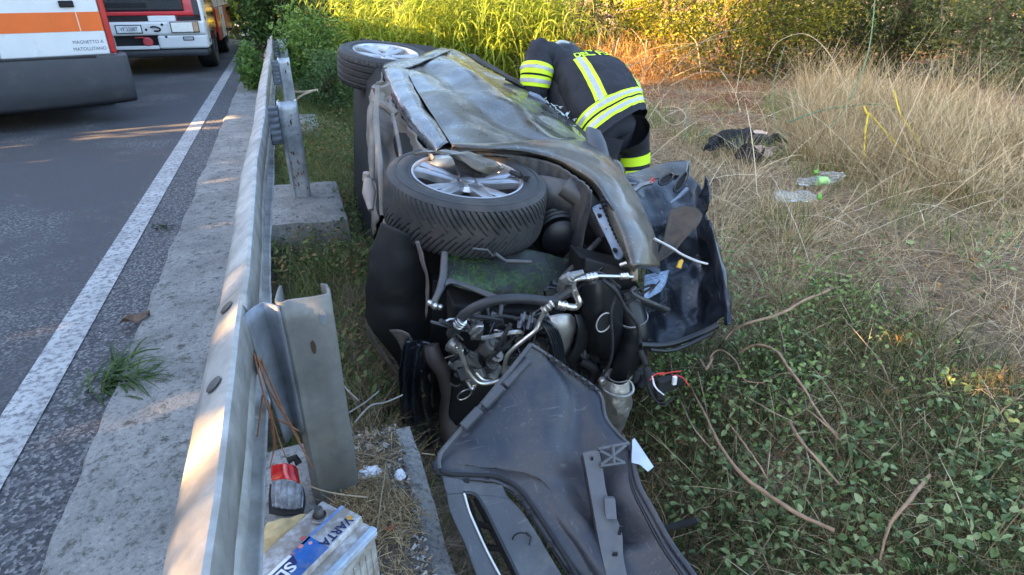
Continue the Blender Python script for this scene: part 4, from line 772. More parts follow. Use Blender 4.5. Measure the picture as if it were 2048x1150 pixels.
BP([low([(950, 990, 1.525), (985, 992, 1.53), (1022, 1000, 1.53)], 0), low([(968, 1015, 1.505), (1010, 1015, 1.515), (1045, 1025, 1.51)], 0), low([(988, 1055, 1.475), (1030, 1055, 1.485), (1072, 1065, 1.48)], 0), low([(1010, 1100, 1.44), (1055, 1100, 1.455), (1100, 1112, 1.448)], 0), low([(1035, 1150, 1.40), (1080, 1155, 1.415), (1132, 1165, 1.415)], 0), low([(1075, 1230, 1.35), (1125, 1240, 1.36), (1185, 1255, 1.36)], 0)], 'grille_insert', BUMPG, 5, 6, .004)
b = MB(); oc = P(1043, 1080, 1.464); b.tube([oc+CR*.022*math.cos(t)+(CU*.9-CF*.4)*.024*math.sin(t) for t in np.linspace(0.5, 5.6, 24)], .0022, 5); b.tube([P(1052, 1064, 1.474), P(1062, 1074, 1.466), P(1058, 1090, 1.455)], .002, 5); b.build('moulded_ring', BLKM, bmpE, smooth=60)
edge_tube('grille_edge', [(928, 986, 1.509), (938, 1022, 1.49), (955, 1062, 1.462), (975, 1105, 1.43), (1005, 1162, 1.39), (1045, 1245, 1.345)], .004, PIPE)
edge_tube('grille_edge', [(928, 986, 1.509), (950, 990, 1.522), (968, 1015, 1.502), (988, 1055, 1.472), (1010, 1100, 1.437), (1035, 1150, 1.397), (1075, 1230, 1.345)], .005, BLK)
b = MB(); 
for x0, y0, d0, x1, y1, d1 in ((935, 1000, 1.60, 990, 1150, 1.5), (950, 995, 1.62, 1030, 1150, 1.52), (930, 1040, 1.56, 1000, 1060, 1.58), (940, 1090, 1.54, 1020, 1100, 1.56)): b.tube(Dv((x0, y0, d0), (x1, y1, d1)), .008, 6)
b.build_each('grille_rib', BLKM, bmpE)
# mounting rail with lattice and white corner piece
BRK = mat('scuffed_bracket_plastic', (.085, .088, .095), .5, 0, .2, 10, .3, (.15, .14, .12), 9, .12, 60, .002)
b = MB()
edL = [(1165, 905, 1.60), (1172, 940, 1.585), (1183, 1000, 1.545), (1193, 1060, 1.505), (1203, 1110, 1.475), (1212, 1150, 1.45), (1228, 1230, 1.40)]
edR = [(1198, 898, 1.60), (1206, 940, 1.585), (1216, 995, 1.545), (1236, 1010, 1.535), (1243, 1060, 1.505), (1247, 1110, 1.475), (1254, 1150, 1.45), (1272, 1230, 1.40)]
eL = spline(Dv(*[(x, y, d-.03) for x, y, d in edL]), 6); eR = spline(Dv(*[(x, y, d-.03) for x, y, d in edR[:3]+edR[4:]]), 6); n_ = min(len(eL), len(eR)); back = nrm(CF*.6-CU*.75+CR*.1)*-.0
dn = nrm(CF*.75-CU*.55)*.034
g = A([[eL[i]+dn, eL[i]+(eR[i]-eL[i])*.04, eL[i]+(eR[i]-eL[i])*.96, eR[i]+dn] for i in range(n_)]); b.grid(g); b.build('mounting_rail', BRK, bmpE, smooth=25, solid=.004)
b = MB(); b.box(P(1220, 1015, 1.49), (.028, .05, .02), (CR, nrm(CU-.6*CF*-1), CF)); b.build('rail_step', BRK, bmpE, bevel=.003)
for x, y, d, w_, h_ in ((1240, 1062, 1.462, .007, .05), (1230, 1108, 1.434, .012, .016), (1184, 917, 1.562, .006, .012), (1237, 1030, 1.485, .003, .014)):
    b = MB(); up = nrm(CU-CF*.9); b.box(P(x, y, d-.004), (w_, h_, .004), (CR, up, np.cross(CR, up))); b.build('rail_hole', DARK, bmpE)
b = MB()
for p in ([(1196, 898, 1.565), (1258, 886, 1.585)], [(1200, 932, 1.55), (1250, 925, 1.565)], [(1200, 902, 1.56), (1248, 925, 1.565)], [(1202, 930, 1.55), (1252, 890, 1.58)], [(1226, 892, 1.57), (1228, 928, 1.558)]): b.tube(Dv(*p), .0045, 6)
b.build_each('lattice_rib', BRK, bmpE); BP([Dv((1196, 898, 1.60), (1228, 890, 1.61), (1260, 884, 1.62)), Dv((1200, 932, 1.585), (1228, 928, 1.595), (1256, 924, 1.605))], 'lattice_plate', BUMP, 3, 3)
b = MB(); b.prism(Dv((1265, 872, 1.60), (1272, 880, 1.60), (1308, 934, 1.56), (1296, 944, 1.55), (1280, 930, 1.56), (1263, 926, 1.57)), CF*.006); b.build('corner_tab', mat('pale_blue_plastic', (.36, .42, .50), .4, dirt=.1), bmpE, bevel=.0015)
edge_tube('corner_rib', [(1266, 872, 1.60), (1263, 885, 1.6), (1258, 900, 1.59)], .004, BLK)
BP([Dv((1145, 1098, 1.485), (1175, 1094, 1.485), (1205, 1092, 1.48)), Dv((1170, 1160, 1.45), (1195, 1152, 1.45), (1215, 1150, 1.445))], 'inner_rib', BUMP, 3, 3, .003)

# ------------------------------------------------------------------ things on the near footing
CASE = mat('dirty_battery_case', (.46, .46, .45), .5, 0, .2, 20, .85, (.20, .17, .13), 16, .08, 50, .001); LIDM = mat('grimy_white_lid', (.56, .57, .60), .48, 0, .18, 18, .95, (.24, .20, .16), 26, .06, 60, .001)
BLUE = mat('blue_label', (.02, .11, .36), .38, 0, .35, 12, .45, (.22, .21, .20), 30, 0); WHITEP = mat('white_print', (.72, .72, .74), .5, 0, .08, 20, .2, (.3, .27, .24), 30, 0); NAVY = mat('navy_print', (.012, .02, .09), .5, 0, .1)
la = nrm(A((.757, .653, 0))); wa = A((la[1], -la[0], 0)); bc = A((-.078, 1.118, .0)); LB, WB_ = .262, .165     # back corner of the lid; long axis runs down-left
def bat(l, w_, z): return bc-la*l+wa*w_+A((0, 0, z+.012))
batE = empty('car_battery', bat(LB/2, WB_/2, 0), 'dirty white car battery with blue label standing on the footing', 'battery')
ax3 = (-la, wa, A((0, 0, 1.)))
def bbox(b, l0, l1, w0, w1, z0, z1): b.box((bat(l0, w0, z0)+bat(l1, w1, z1))/2, (l1-l0, w1-w0, z1-z0), ax3)
b = MB(); bbox(b, .004, LB-.004, .004, WB_-.004, 0, .138)
for k in range(13): bbox(b, .014+.0185*k, .022+.0185*k, WB_-.0045, WB_-.001, .01, .12)
for k in range(6): bbox(b, .001, .0045, .02+.022*k, .03+.022*k, .01, .12)
b.build('case', CASE, batE, bevel=.003)
b = MB(); bbox(b, 0, LB, 0, WB_, .1385, .168); b.build('lid', LIDM, batE, bevel=.004)
b = MB(); bbox(b, .002, LB-.002, .066, .128, .1685, .188); b.build('lid_ridge', LIDM, batE, bevel=.003)
b = MB(); bbox(b, -.001, LB+.001, .132, WB_+.002, .150, .160); bbox(b, -.001, LB+.001, .150, WB_+.003, .1605, .1695); b.build('lid_rim', mat('pale_blue_rim', (.38, .46, .56), .45, 0, .1, 12, .5, (.22, .19, .15), 18), batE, bevel=.003)
b = MB(); bbox(b, .10, LB-.004, .068, .126, .1882, .1886); b.build('label', BLUE, batE)
b = MB(); bbox(b, .155, LB-.01, .068, .076, .1888, .1892); b.build('label_bar', WHITEP, batE)
b = MB(); v = [bat(.150, .074, .189), bat(.235, .074, .189), bat(.235, .098, .189), bat(.160, .098, .189)]; b.add(v, [(0, 1, 2, 3)]); b.build('label_band', NAVY, batE)
b = MB(); bbox(b, .002, .13, .0665, .0735, .1882, .1886); b.build('label_strip', mat('faded_blue_print', (.13, .24, .5), .5, 0, .3, 40, .3, (.4, .38, .36), 40), batE)
text_mesh('VARTA', .031, lambda x, y, z: bat(.062+x, .110+y, .1896), 'lettering', NAVY, batE, True, .85)
text_mesh('SLI', .036, lambda x, y, z: bat(.190+x, .093+y, .1898), 'lettering', WHITEP, batE, True, 1.1)
b = MB(); c0 = bat(.022, .108, .1892); b.prism([c0+la*.010, c0-wa*.007, c0-la*.006, c0+wa*.009], (0, 0, .0006)); b.build('logo_mark', mat('gold_mark', (.5, .27, .03), .5), batE)
for l, w_, col, r in ((.10, .045, (.55, .10, .09), .006), (.128, .073, (.6, .2, .18), .0055), (.138, .0735, (.05, .08, .3), .0045), (.15, .0735, (.35, .12, .1), .0035), (.112, .084, (.7, .3, .28), .0045)):
    b = MB(); b.add([bat(l, w_, .1687 if w_ < .06 else .1894)+A((math.cos(t)*r, math.sin(t)*r, 0)) for t in np.linspace(0, 6.283, 15)[:-1]], [tuple(range(14))]); b.build('warning_symbol', mat('symbol_%d' % int(l*1000), col, .5), batE)
for l in (.042, LB-.028):
    c_ = bat(l, .036, .168); t = MB(); t.lathe([(.019, 0), (.019, .004), (.0155, .006), (.0155, .012)], c_, A((0, 0, 1.)), 20); to = t.build('terminal', LIDM, batE, smooth=40)
    t = MB(); t.lathe([(.0115, .006), (.0098, .030), (.0085, .032), (.0001, .032)], c_, A((0, 0, 1.)), 18); t.build('terminal_post', mat('lead', (.10, .095, .095), .55, .5, .3, 60), to, smooth=40)
text_mesh('B', .03, lambda x, y, z: bat(.10+x, WB_+.0002, .085+y), 'lettering', NAVY, batE, True)
b = MB(); b.add([bat(.08, WB_-.0003, .065), bat(.12, WB_-.0003, .065), bat(.12, WB_-.0003, .105), bat(.08, WB_-.0003, .105)], [(0, 1, 2, 3)]); b.build('side_label', WHITEP, batE)
# tail light fragment, foam, polystyrene, chip
tl = empty('tail_light_fragment', (-.17, 1.36, .02), 'broken red and clear tail light piece leaning on the yellowish post', 'tail light')
def tlp(x, y, d): return P(x, y, d)
g = surf([Dv((544, 932, 1.60), (565, 926, 1.585), (585, 930, 1.585), (594, 938, 1.595)), Dv((543, 950, 1.59), (565, 945, 1.575), (587, 950, 1.575), (597, 956, 1.585)), Dv((545, 962, 1.585), (567, 958, 1.57), (589, 962, 1.57), (600, 968, 1.58))], 5, 6)
b = MB(); b.grid(g); b.build('red_lens', mat('red_lens', (.42, .015, .02), .15, 0, .35, 40, .2, (.2, .12, .1), 40, coat=.5), tl, smooth=50, solid=.005)
def corr(g):
    h = np.zeros(g.shape[:2]); h[:, ::3] = .006; return push(g, h)
part([Dv((548, 963, 1.583), (567, 961, 1.568), (589, 965, 1.568), (601, 971, 1.578)), Dv((546, 985, 1.575), (566, 985, 1.56), (590, 988, 1.56), (604, 992, 1.57)), Dv((548, 1012, 1.57), (566, 1016, 1.555), (590, 1018, 1.555), (604, 1015, 1.56))], 'clear_lens', mat('clear_ribbed_lens', (.20, .23, .27), .35, 0, .6, 45, .5, (.07, .07, .075), 40, coat=.3), 5, 6, solid=.004, parent=tl, pre=corr)
part([Dv((540, 968, 1.60), (538, 1000, 1.59), (540, 1028, 1.575)), Dv((570, 985, 1.60), (570, 1010, 1.59), (572, 1032, 1.575)), Dv((606, 975, 1.60), (610, 1000, 1.59), (606, 1026, 1.575))], 'lamp_housing', DARK, 4, 4, .006, 20, .008, parent=tl)
b = MB(); b.tube(Dv((575, 922, 1.60), (590, 915, 1.61), (598, 928, 1.61)), .010, 8); b.build('bulb_holder', BLKM, tl)
def lump(name, c, r, m, label, cat, sx=1, sy=1, sz=.7, rough=.5, group=None, sc=1.0):
    bm = bmesh.new(); bmesh.ops.create_icosphere(bm, subdivisions=3, radius=1)
    for v in bm.verts:
        k = 1+rough*N3(A(v.co)+A(c)*30, 1.5*sc)+rough*.5*N3(A(v.co)+A(c)*30, 4*sc); v.co = Vector((c[0]+v.co.x*r*sx*k, c[1]+v.co.y*r*sy*k, c[2]+v.co.z*r*sz*k))
    me = bpy.data.meshes.new(name); bm.to_mesh(me); bm.free(); me.materials.append(m); o = bpy.data.objects.new(name, me); S.collection.objects.link(o); return tag(o, label, cat, group)
fo = mat('tan_foam', (.52, .38, .19), .95, 0, .2, 30, .25, (.22, .15, .07), 22, .5, 60, .006)
b = MB(); g = surf([[A((-.235, .99, .01)), A((-.235, .985, .150)), A((-.225, 1.06, .158)), A((-.20, 1.12, .150)), A((-.19, 1.165, .02))], [A((-.18, 1.03, .01)), A((-.19, 1.03, .150)), A((-.18, 1.08, .157)), A((-.155, 1.13, .140)), A((-.15, 1.18, .02))], [A((-.13, 1.09, .01)), A((-.14, 1.09, .13)), A((-.13, 1.12, .135)), A((-.12, 1.15, .115)), A((-.115, 1.19, .02))]], 8, 8)
b.grid(dent(g, .008, 22)); tag(b.build('foam_block', fo, smooth=60, solid=.02, offs=-1), 'torn tan foam piece wedged between the battery and the rail', 'foam')
poly = mat('white_polystyrene', (.66, .68, .72), .8, 0, .1, 40, .15, (.3, .27, .24), 40, .4, 90, .003)
def onblk(x, y, z=.02): p = G(x, y, z); return p
lump('foam_crumb', onblk(738, 946), .026, poly, 'larger white foam crumb on the footing, by the post', 'foam', 1.3, .8, .6, .45, 'white foam crumbs', 1.6)
lump('foam_crumb', onblk(800, 950), .018, poly, 'smaller white foam crumb on the footing, nearer the ditch', 'foam', .8, 1.0, .7, .45, 'white foam crumbs', 1.6)
lump('plastic_chip', onblk(782, 1056), .013, mat('orange_chip', (.45, .09, .04), .6), 'small orange-red chip lying in the straw on the footing', 'chip', 1.1, .7, .4, .4)
# straw, gravel and twigs on the footing, on a skin of dark soil
g = A([[(x, y, .013+.016*max(0, N3((x*1.0, y, 2), 9)+.35)*min(1, 9*min(x+.1, .145-x, y-.44, 1.53-y)) if .44 < y < 1.53 else .012) for x in np.linspace(-.1, .145, 26)] for y in np.linspace(.45, 1.52, 80)])
b = MB(); b.grid(g); tag(b.build('soil', mat('dark_soil', (.085, .07, .055), .95, 0, .4, 40, bmp=.9, bscale=170, bdist=.006), smooth=True), 'dark soil gathered on top of the near footing', 'soil', kind='stuff')
STRAW = leaf_mat('dry_straw', (.12, .075, .035), (.34, .24, .12), .15, .8, (.46, .36, .21))
n = 2800; q = rng.normal(0, 1, (n, 2)); px = np.where(rng.random(n) < .6, 745+q[:, 0]*50, rng.uniform(690, 860, n)); py = np.where(rng.random(n) < .6, 1000+q[:, 1]*55, rng.uniform(860, 1190, n))
pos = A([G(x, y, .018+.02*rng.random()) for x, y in zip(px, py)]); ok = (pos[:, 0] < .125+.03*np.sin(pos[:, 1]*23)) & (pos[:, 0] > -.1) & (pos[:, 1] < 1.56); ok &= ~((np.abs((pos-bat(LB/2, WB_/2, 0)).dot(la)) < .14) & (np.abs((pos-bat(LB/2, WB_/2, 0)).dot(wa)) < .085)); pos = pos[ok]
d = rng.normal(0, 1, pos.shape); d[:, 2] *= .25; v, f, r = blades(pos, d, rng.uniform(.012, .07, len(pos)), rng.uniform(.0012, .0032, len(pos)), .6, 3)
tag(fast_mesh('straw_debris', v, f, r, STRAW), 'brown straw and twigs strewn over the near footing', 'straw', kind='stuff')
gb = MB()
for k in range(4200):
    p = G(rr.uniform(690, 900), rr.uniform(850, 1180), .014)
    if not (-.09 < p[0] < .15 and p[1] < 1.55): continue
    s = .0015+.0058*rr.random()**1.6; e = [A((rr.gauss(0, 1), rr.gauss(0, 1), rr.gauss(0, .6)))*s for _ in range(4)]; gb.add([p+e[0]+A((0, 0, s)), p+e[1], p+e[2], p+e[3]], [(0, 1, 2), (0, 2, 3), (0, 3, 1), (1, 3, 2)], k % 3)
tag(gb.build('gravel', [mat('pale_grit', (.42, .40, .37), .9), mat('dark_grit', (.12, .11, .1), .9), mat('brown_grit', (.26, .19, .12), .9)]), 'loose grit scattered over the near footing', 'gravel', kind='stuff')
def twig(name, pts, r, m, label, cat, group=None, sm=5, n=7):
    b = MB(); b.tube(pts, r, n, sm=sm); return tag(b.build(name, m, smooth=60), label, cat, group)
TW = mat('dry_twig', (.30, .23, .15), .85, 0, .3, 40, bmp=.3); TWG = mat('grey_twig', (.30, .28, .25), .85, 0, .25, 40, bmp=.3); BARK = mat('brown_stem', (.30, .19, .115), .8, 0, .3, 30, .2, (.3, .24, .17), 14, .4, 60, .004)
twig('twig', [G(772, 925, .03), G(768, 960, .05), G(763, 990, .06), G(755, 1055, .03)], .0018, TW, 'upright thin twig on the footing straw', 'twig')
twig('twig', [G(700, 905, .03), G(740, 910, .03), G(798, 928, .03)], .0022, TW, 'pale twig lying behind the white foam crumbs', 'twig')
twig('twig', [G(845, 912, .02)+A((0, 0, .01)), G(870, 910, .04)], .002, TW, 'short twig sticking out over the edge of the footing', 'twig')
VINE = mat('dry_vine', (.20, .085, .04), .85, 0, .35, 50)
vb = empty('dry_vine', (-.2, 1.3, 0), 'dry reddish stems tangled on the rail beside the near post', 'dry vine')
for pts in ([(492, 640, 1.36), (515, 700, 1.36), (548, 780, 1.37), (590, 870, 1.42), (625, 935, 1.45)], [(497, 655, 1.36), (530, 760, 1.34), (565, 820, 1.36), (600, 880, 1.4)], [(500, 670, 1.35), (525, 780, 1.34), (545, 850, 1.38), (552, 900, 1.43)], [(488, 640, 1.37), (510, 690, 1.36), (535, 770, 1.36), (572, 838, 1.4), (612, 905, 1.42)], [(535, 800, 1.36), (555, 870, 1.42), (572, 915, 1.45)], [(525, 790, 1.38), (515, 870, 1.4), (505, 920, 1.45)], [(540, 850, 1.4), (548, 890, 1.44), (540, 935, 1.48)], [(555, 838, 1.38), (598, 862, 1.38), (570, 845, 1.38)]):
    b = MB(); b.tube(Dv(*pts), [.0022, .002, .0012], 6, sm=6); b.build('stem', VINE, vb, smooth=60)
twig('twig', Dv((600, 965, 1.42), (660, 985, 1.40), (735, 995, 1.45)), .0016, TW, 'thin bent stem crossing in front of the near post', 'twig')
# leaf, sprig and tuft on the road side
lf = mat('dead_leaf', (.13, .085, .06), .8, 0, .35, 30, bmp=.4)
p = G(270, 636, .035); g = A([[p+A((.10*(u-.5), .05*(v-.5)+.03*(u-.5), .014*math.sin(u*7)*math.cos(v*5)+.012*N3((u*3, v*3, 1), 1.5)+.004)) for v in np.linspace(0, 1, 8)] for u in np.linspace(0, 1, 14)])
b = MB(); b.grid(g); tag(b.build('dead_leaf', lf, smooth=60, solid=.001), 'curled brown dead leaf on the kerb edge', 'leaf')
sp = G(322, 455, .02); pos = sp+rng.normal(0, 1, (60, 3))*A((.035, .02, .006)); v, f, r = leaves(pos, rng.uniform(.01, .03, 60), rng.uniform(.004, .009, 60)); tag(fast_mesh('plant_sprig', v, f, r, leaf_mat('dull_sprig', (.02, .03, .012), (.07, .09, .03))), 'small dark plant sprig lying across the road edge', 'plant')
tf = G(225, 770, .0); n = 110; base = tf+rng.normal(0, 1, (n, 3))*A((.05, .05, 0)); ang = rng.uniform(-1.1, 1.9, n); d = np.stack([np.cos(ang)*.9, np.sin(ang)*.9, rng.uniform(.25, 1.1, n)], 1)
v, f, r = blades(base, d, rng.uniform(.10, .27, n), rng.uniform(.006, .012, n), 1.7, 6); tag(fast_mesh('grass_tuft', v, f, r, leaf_mat('fresh_grass', (.025, .055, .012), (.085, .15, .03), .3), smooth=True), 'fresh green grass tuft growing through the kerb', 'grass')
# ------------------------------------------------------------------ litter on the right bank
PET = None
def petmat():
    m, t, o = node_mat('clear_plastic'); p = t.nodes.new('ShaderNodeBsdfPrincipled'); p.inputs['Base Color'].default_value = (.88, .93, .96, 1); p.inputs['Roughness'].default_value = .12; p.inputs['IOR'].default_value = 1.2; p.inputs['Transmission Weight'].default_value = .9; L(t, p.outputs[0], o.inputs[0]); return m
PET = petmat(); CAPG = mat('green_cap', (.12, .34, .03), .45); LABG = mat('green_white_label', (.30, .55, .16), .5, 0, .5, 26)
def bottle(px, py, yaw, label, cap=CAPG, lab=False, ln=.30, r=.042, squash=.8, z=.05):
    c = G(px, py, z); e = empty('plastic_bottle', c, label, 'bottle', 'discarded plastic bottles'); d = A((math.cos(yaw), math.sin(yaw), .05)); d = nrm(d)
    b = MB(); prof = [(.0001, -.005), (r*.7, -.008), (r, .01)]+[(r*(.96+.04*math.sin(k*1.9)), .03+k*.022) for k in range(int(ln*.62/.022))]+[(r, ln*.70), (r*.75, ln*.83), (.016, ln*.93), (.014, ln)]
    b.lathe(prof, c-d*ln*.5, d, 20)
    b.v = [tuple(A(q)+A((.010*N3(A(q)*1., 22), .010*N3(A(q)+7, 22), .012*N3(A(q)+3, 18)-(q[2]-c[2])*(1-squash)))) for q in b.v]; b.build('bottle_body', PET, e, smooth=50)
    if cap: b = MB(); b.lathe([(.0001, .024), (.016, .024), (.018, .02), (.018, 0), (.014, 0)], c+d*(ln*.5-.004), d, 14); b.build('cap', cap, e, smooth=40)
    if lab:
        b = MB(); b.lathe([(r*1.02, 0), (r*1.03, .03), (r*1.02, .07)], c+d*.0, d, 20); b.v = [tuple(A(q)+A((0, 0, -(q[2]-c[2])*(1-squash)))) for q in b.v]; b.build('bottle_label', LABG, e, smooth=50)
bottle(1594, 393, -.55, 'crushed clear bottle with green cap, the lowest of the three', z=.06, ln=.25, r=.042)
bottle(1634, 362, -.42, 'clear bottle with green and white label', None, True, z=.06, ln=.24, r=.034)
bottle(1660, 350, 2.2, 'small clear bottle with its green cap turned away', z=.06, ln=.17, r=.03)
rag = empty('black_garment', G(1502, 292, .02), 'crumpled black garment with pale lining dropped on dry grass', 'garment')
def cloth(px, py, sx, sy, h, m, name, seed, yaw=0):
    c = G(px, py, .03); g = A([[c+A((((u-.5)*sx)*math.cos(yaw)-((v-.5)*sy)*math.sin(yaw)+.08*N3((u*3+seed, v*3, 0), 1), ((u-.5)*sx)*math.sin(yaw)+((v-.5)*sy)*math.cos(yaw)+.08*N3((u*3, v*3+seed, 4), 1), h*max(0, .45+N3((u*4+seed, v*4, 2), 1.0)*1.1)*math.sin(math.pi*min(1, max(.04, u)))**.6)) for v in np.linspace(0, 1, 22)] for u in np.linspace(0, 1, 26)])
    b = MB(); b.grid(g); b.build(name, m, rag, smooth=60, solid=.006)
BLC = mat('black_cloth', (.010, .010, .012), .9, 0, .3, 30, bmp=.4, bscale=200); PALE = mat('pale_lining', (.50, .38, .31), .85, 0, .2, 20)
cloth(1498, 288, .62, .40, .13, BLC, 'cloth', 1, .3); cloth(1512, 274, .26, .12, .06, PALE, 'lining', 5, .5); cloth(1526, 304, .20, .22, .06, mat('pinkish_lining', (.42, .30, .28), .85, 0, .2, 20), 'lining', 9, .2); cloth(1440, 296, .4, .05, .10, BLC, 'strap', 13, .25); cloth(1500, 318, .2, .16, .12, BLC, 'cloth', 21, .4)
# ------------------------------------------------------------------ firefighter leaning into the car
SUIT = mat('navy_black_suit', (.020, .022, .029), .8, 0, .2, 8, .1, (.06, .055, .05), 9, .35, 22, .01, spec=.3)
YEL = mat('fluorescent_yellow', (.62, .90, .02), .55, 0, .06, 30, bmp=.1, bscale=200)
SILR = mat('retroreflective_silver', (.44, .45, .48), .4, .2, .12, 60, bmp=.15, bscale=200)
SKIN = mat('skin', (.45, .27, .19), .6, 0, .1)
hip = P(1238, 262, 3.78); sh = P(1150, 96, 4.02)
t_ = nrm(sh-hip); hl, hr = P(1172, 262, 3.60), P(1306, 188, 3.86); s_ = hr-hl; s_ = nrm(s_-t_*t_.dot(s_)); bn = np.cross(t_, s_); bn = bn if bn.dot(CAM-hip) > 0 else -bn
hemL, hemR = P(1180, 283, 3.62), P(1306, 203, 3.84); hemC = (hemL+hemR)/2-bn*.12
shL, shR = P(1108, 104, 3.92), P(1222, 104, 4.12); shC = (shL+shR)/2-bn*.11; sJ = nrm(shR-shL)
gl = A((hemC[0]+.03, hemC[1]-.02, gz(hemC[0], hemC[1])))
def foot(dx, dy): x, y = hemC[0]+dx, hemC[1]+dy; return A((x, y, gz(x, y)+.06))
pelv = hemC+t_*.06-bn*.02
footL, footR = foot(-.12, -.22), foot(.16, .08); kneeL = (pelv+footL)/2+A((-.10, .03, .02)); kneeR = (pelv+footR)/2+A((-.06, .06, .02))
elL = P(1078, 150, 3.98); haL = P(1072, 200, 4.05)
elR = shR+A((-.35, .12, -.12)); haR = elR+A((-.22, -.06, -.14))
hd = shC+t_*.10-bn*.24
pe = MB()
V = [(pelv, .13), ((hemC+shC)/2-bn*.02, .14), (shC-t_*.06, .15), (shC+t_*.05-bn*.05, .065), (hd, .095), (hd+t_*.09-bn*.03, .085),
     (shC-sJ*.17, .085), (P(1085, 108, 3.93)-bn*.04, .075), (elL, .06), (haL, .04), (haL+A((-.02, .01, -.09)), .035),
     (shC+sJ*.17, .085), (shC+sJ*.20-bn*.1, .075), (elR, .055), (haR, .038), (haR+A((-.06, 0, -.06)), .034),
     (pelv-s_*.1, .11), (kneeL, .075), (footL, .055), (footL+A((-.17, .05, -.02)), .045), (pelv+s_*.1, .11), (kneeR, .075), (footR, .055), (footR+A((-.17, .05, -.02)), .045)]
E_ = [(0, 1), (1, 2), (2, 3), (3, 4), (4, 5), (2, 6), (6, 7), (7, 8), (8, 9), (9, 10), (2, 11), (11, 12), (12, 13), (13, 14), (14, 15), (0, 16), (16, 17), (17, 18), (18, 19), (0, 20), (20, 21), (21, 22), (22, 23)]
for hnd, base, dr in ((10, haL+A((-.02, .01, -.09)), A((-.02, .01, -.07))), (15, haR+A((-.06, 0, -.06)), A((-.05, 0, -.05)))):
    sd_ = nrm(np.cross(dr, A((.2, 1, .1))))
    for k, ln in ((-1.5, .9), (-.5, 1.1), (.5, 1.0), (1.5, .8)):
        i0 = len(V); V += [(base+sd_*.018*k+nrm(dr)*.035, .010), (base+sd_*.02*k+nrm(dr)*(.035+.035*ln), .009), (base+sd_*.02*k+nrm(dr)*(.035+.06*ln)+A((0, .015, 0)), .008)]; E_ += [(hnd, i0), (i0, i0+1), (i0+1, i0+2)]
    i0 = len(V); V += [(base+sd_*.04, .011), (base+sd_*.055+nrm(dr)*.03, .009)]; E_ += [(hnd, i0), (i0, i0+1)]
pr = A((hemC[0], hemC[1], gz(hemC[0], hemC[1])))
me = bpy.data.meshes.new('person'); me.from_pydata([tuple(v-pr) for v, r in V], E_, []); me.materials.append(SUIT)
per = bpy.data.objects.new('person', me); S.collection.objects.link(per); per.location = tuple(pr); tag(per, 'firefighter in black suit with yellow reflective bands bending into the car', 'person')
sk = per.modifiers.new('skin', 'SKIN'); sk.use_smooth_shade = True
for i, (v, r) in enumerate(V): me.skin_vertices[0].data[i].radius = (r, r); me.skin_vertices[0].data[i].use_root = i == 0
m_ = per.modifiers.new('sub', 'SUBSURF'); m_.levels = 1; m_.render_levels = 2
# jacket: rounded sections along the bent back
secs = [(0.0, .262, .175), (.10, .275, .18), (.25, .28, .175), (.45, .272, .165), (.65, .268, .165), (.82, .262, .16), (.94, .225, .145), (1.02, .15, .11), (1.08, .075, .08)]
def jk(u, ang, off=0.0):
    c = hemC+(shC-hemC)*u+bn*(.055*math.sin(math.pi*min(1, max(0, u)))); k = np.interp(u, [0, 1], [0, 1]); sv = nrm(nrm(hr-hl)*(1-k)+sJ*k)
    w_ = np.interp(u, [a for a, _, _ in secs], [b_ for _, b_, _ in secs]); h_ = np.interp(u, [a for a, _, _ in secs], [b_ for _, _, b_ in secs])
    ca, sa = math.cos(ang), math.sin(ang); e = 2.5; x = math.copysign(abs(sa)**(2/e), sa); y = math.copysign(abs(ca)**(2/e), ca)
    p = c+sv*x*(w_+off)+bn*y*(h_+off)
    wr = .010*N3((u*4, math.cos(ang)*1.6, math.sin(ang)*1.6), 1.7)+.009*N3((u*3+math.sin(ang)*4, u*9-math.sin(ang)*2.5, math.cos(ang)), 1.5)
    return p+nrm(p-c)*wr
def jp(u, x, off):                                          # u along the back, x in -1..1 across it
    return jk(u, x*math.pi/2*.98, off)
us = np.linspace(-.02, 1.08, 52); an = np.linspace(0, 2*math.pi, 81)
b = MB(); b.grid(A([[jk(u, a) for a in an] for u in us])); jac = b.build('jacket', SUIT, per, smooth=True)
def band(fu, name, m, par, off=.004, xs=np.linspace(-1.9, 1.9, 60)):   # fu(x) -> (u0,u1)
    b = MB(); b.grid(A([[jp(fu(x)[0]+(fu(x)[1]-fu(x)[0])*k/2, x, off) for x in xs] for k in range(3)])); return b.build(name, m, par, smooth=True)
for u0 in (.085, .195):
    yb = band(lambda x: (u0-.035, u0+.055), 'reflective_stripe', YEL, jac); band(lambda x: (u0-.008, u0+.030), 'silver_stripe', SILR, yb, .0065)
    band(lambda x: (u0+.055, u0+.062), 'stripe_edge', DARK, yb, .0045)
def vstripe(x0, wd, u0, u1):
    def g(off, w_): return A([[jp(u, x0+w_*k, off) for k in np.linspace(-1, 1, 5)] for u in np.linspace(u0, u1, 24)])
    b = MB(); b.grid(g(.0045, wd)); yb = b.build('reflective_stripe', YEL, jac, smooth=True); b = MB(); b.grid(g(.007, wd*.42)); b.build('silver_stripe', SILR, yb, smooth=True)
vstripe(-.26, .115, .24, .80); vstripe(.62, .10, .24, .86)
def onback(u, x0, wdt): return lambda x, y, z: jp(u+y/.62, x0+x/.46, .006)
text_mesh('DEL FUOCO', .085, onback(.85, .20, 1), 'lettering', YEL, jac, True, 1.0, sub=1)
text_mesh('VIGILI', .085, onback(.955, .24, 1), 'lettering', YEL, jac, True, 1.15, sub=1)
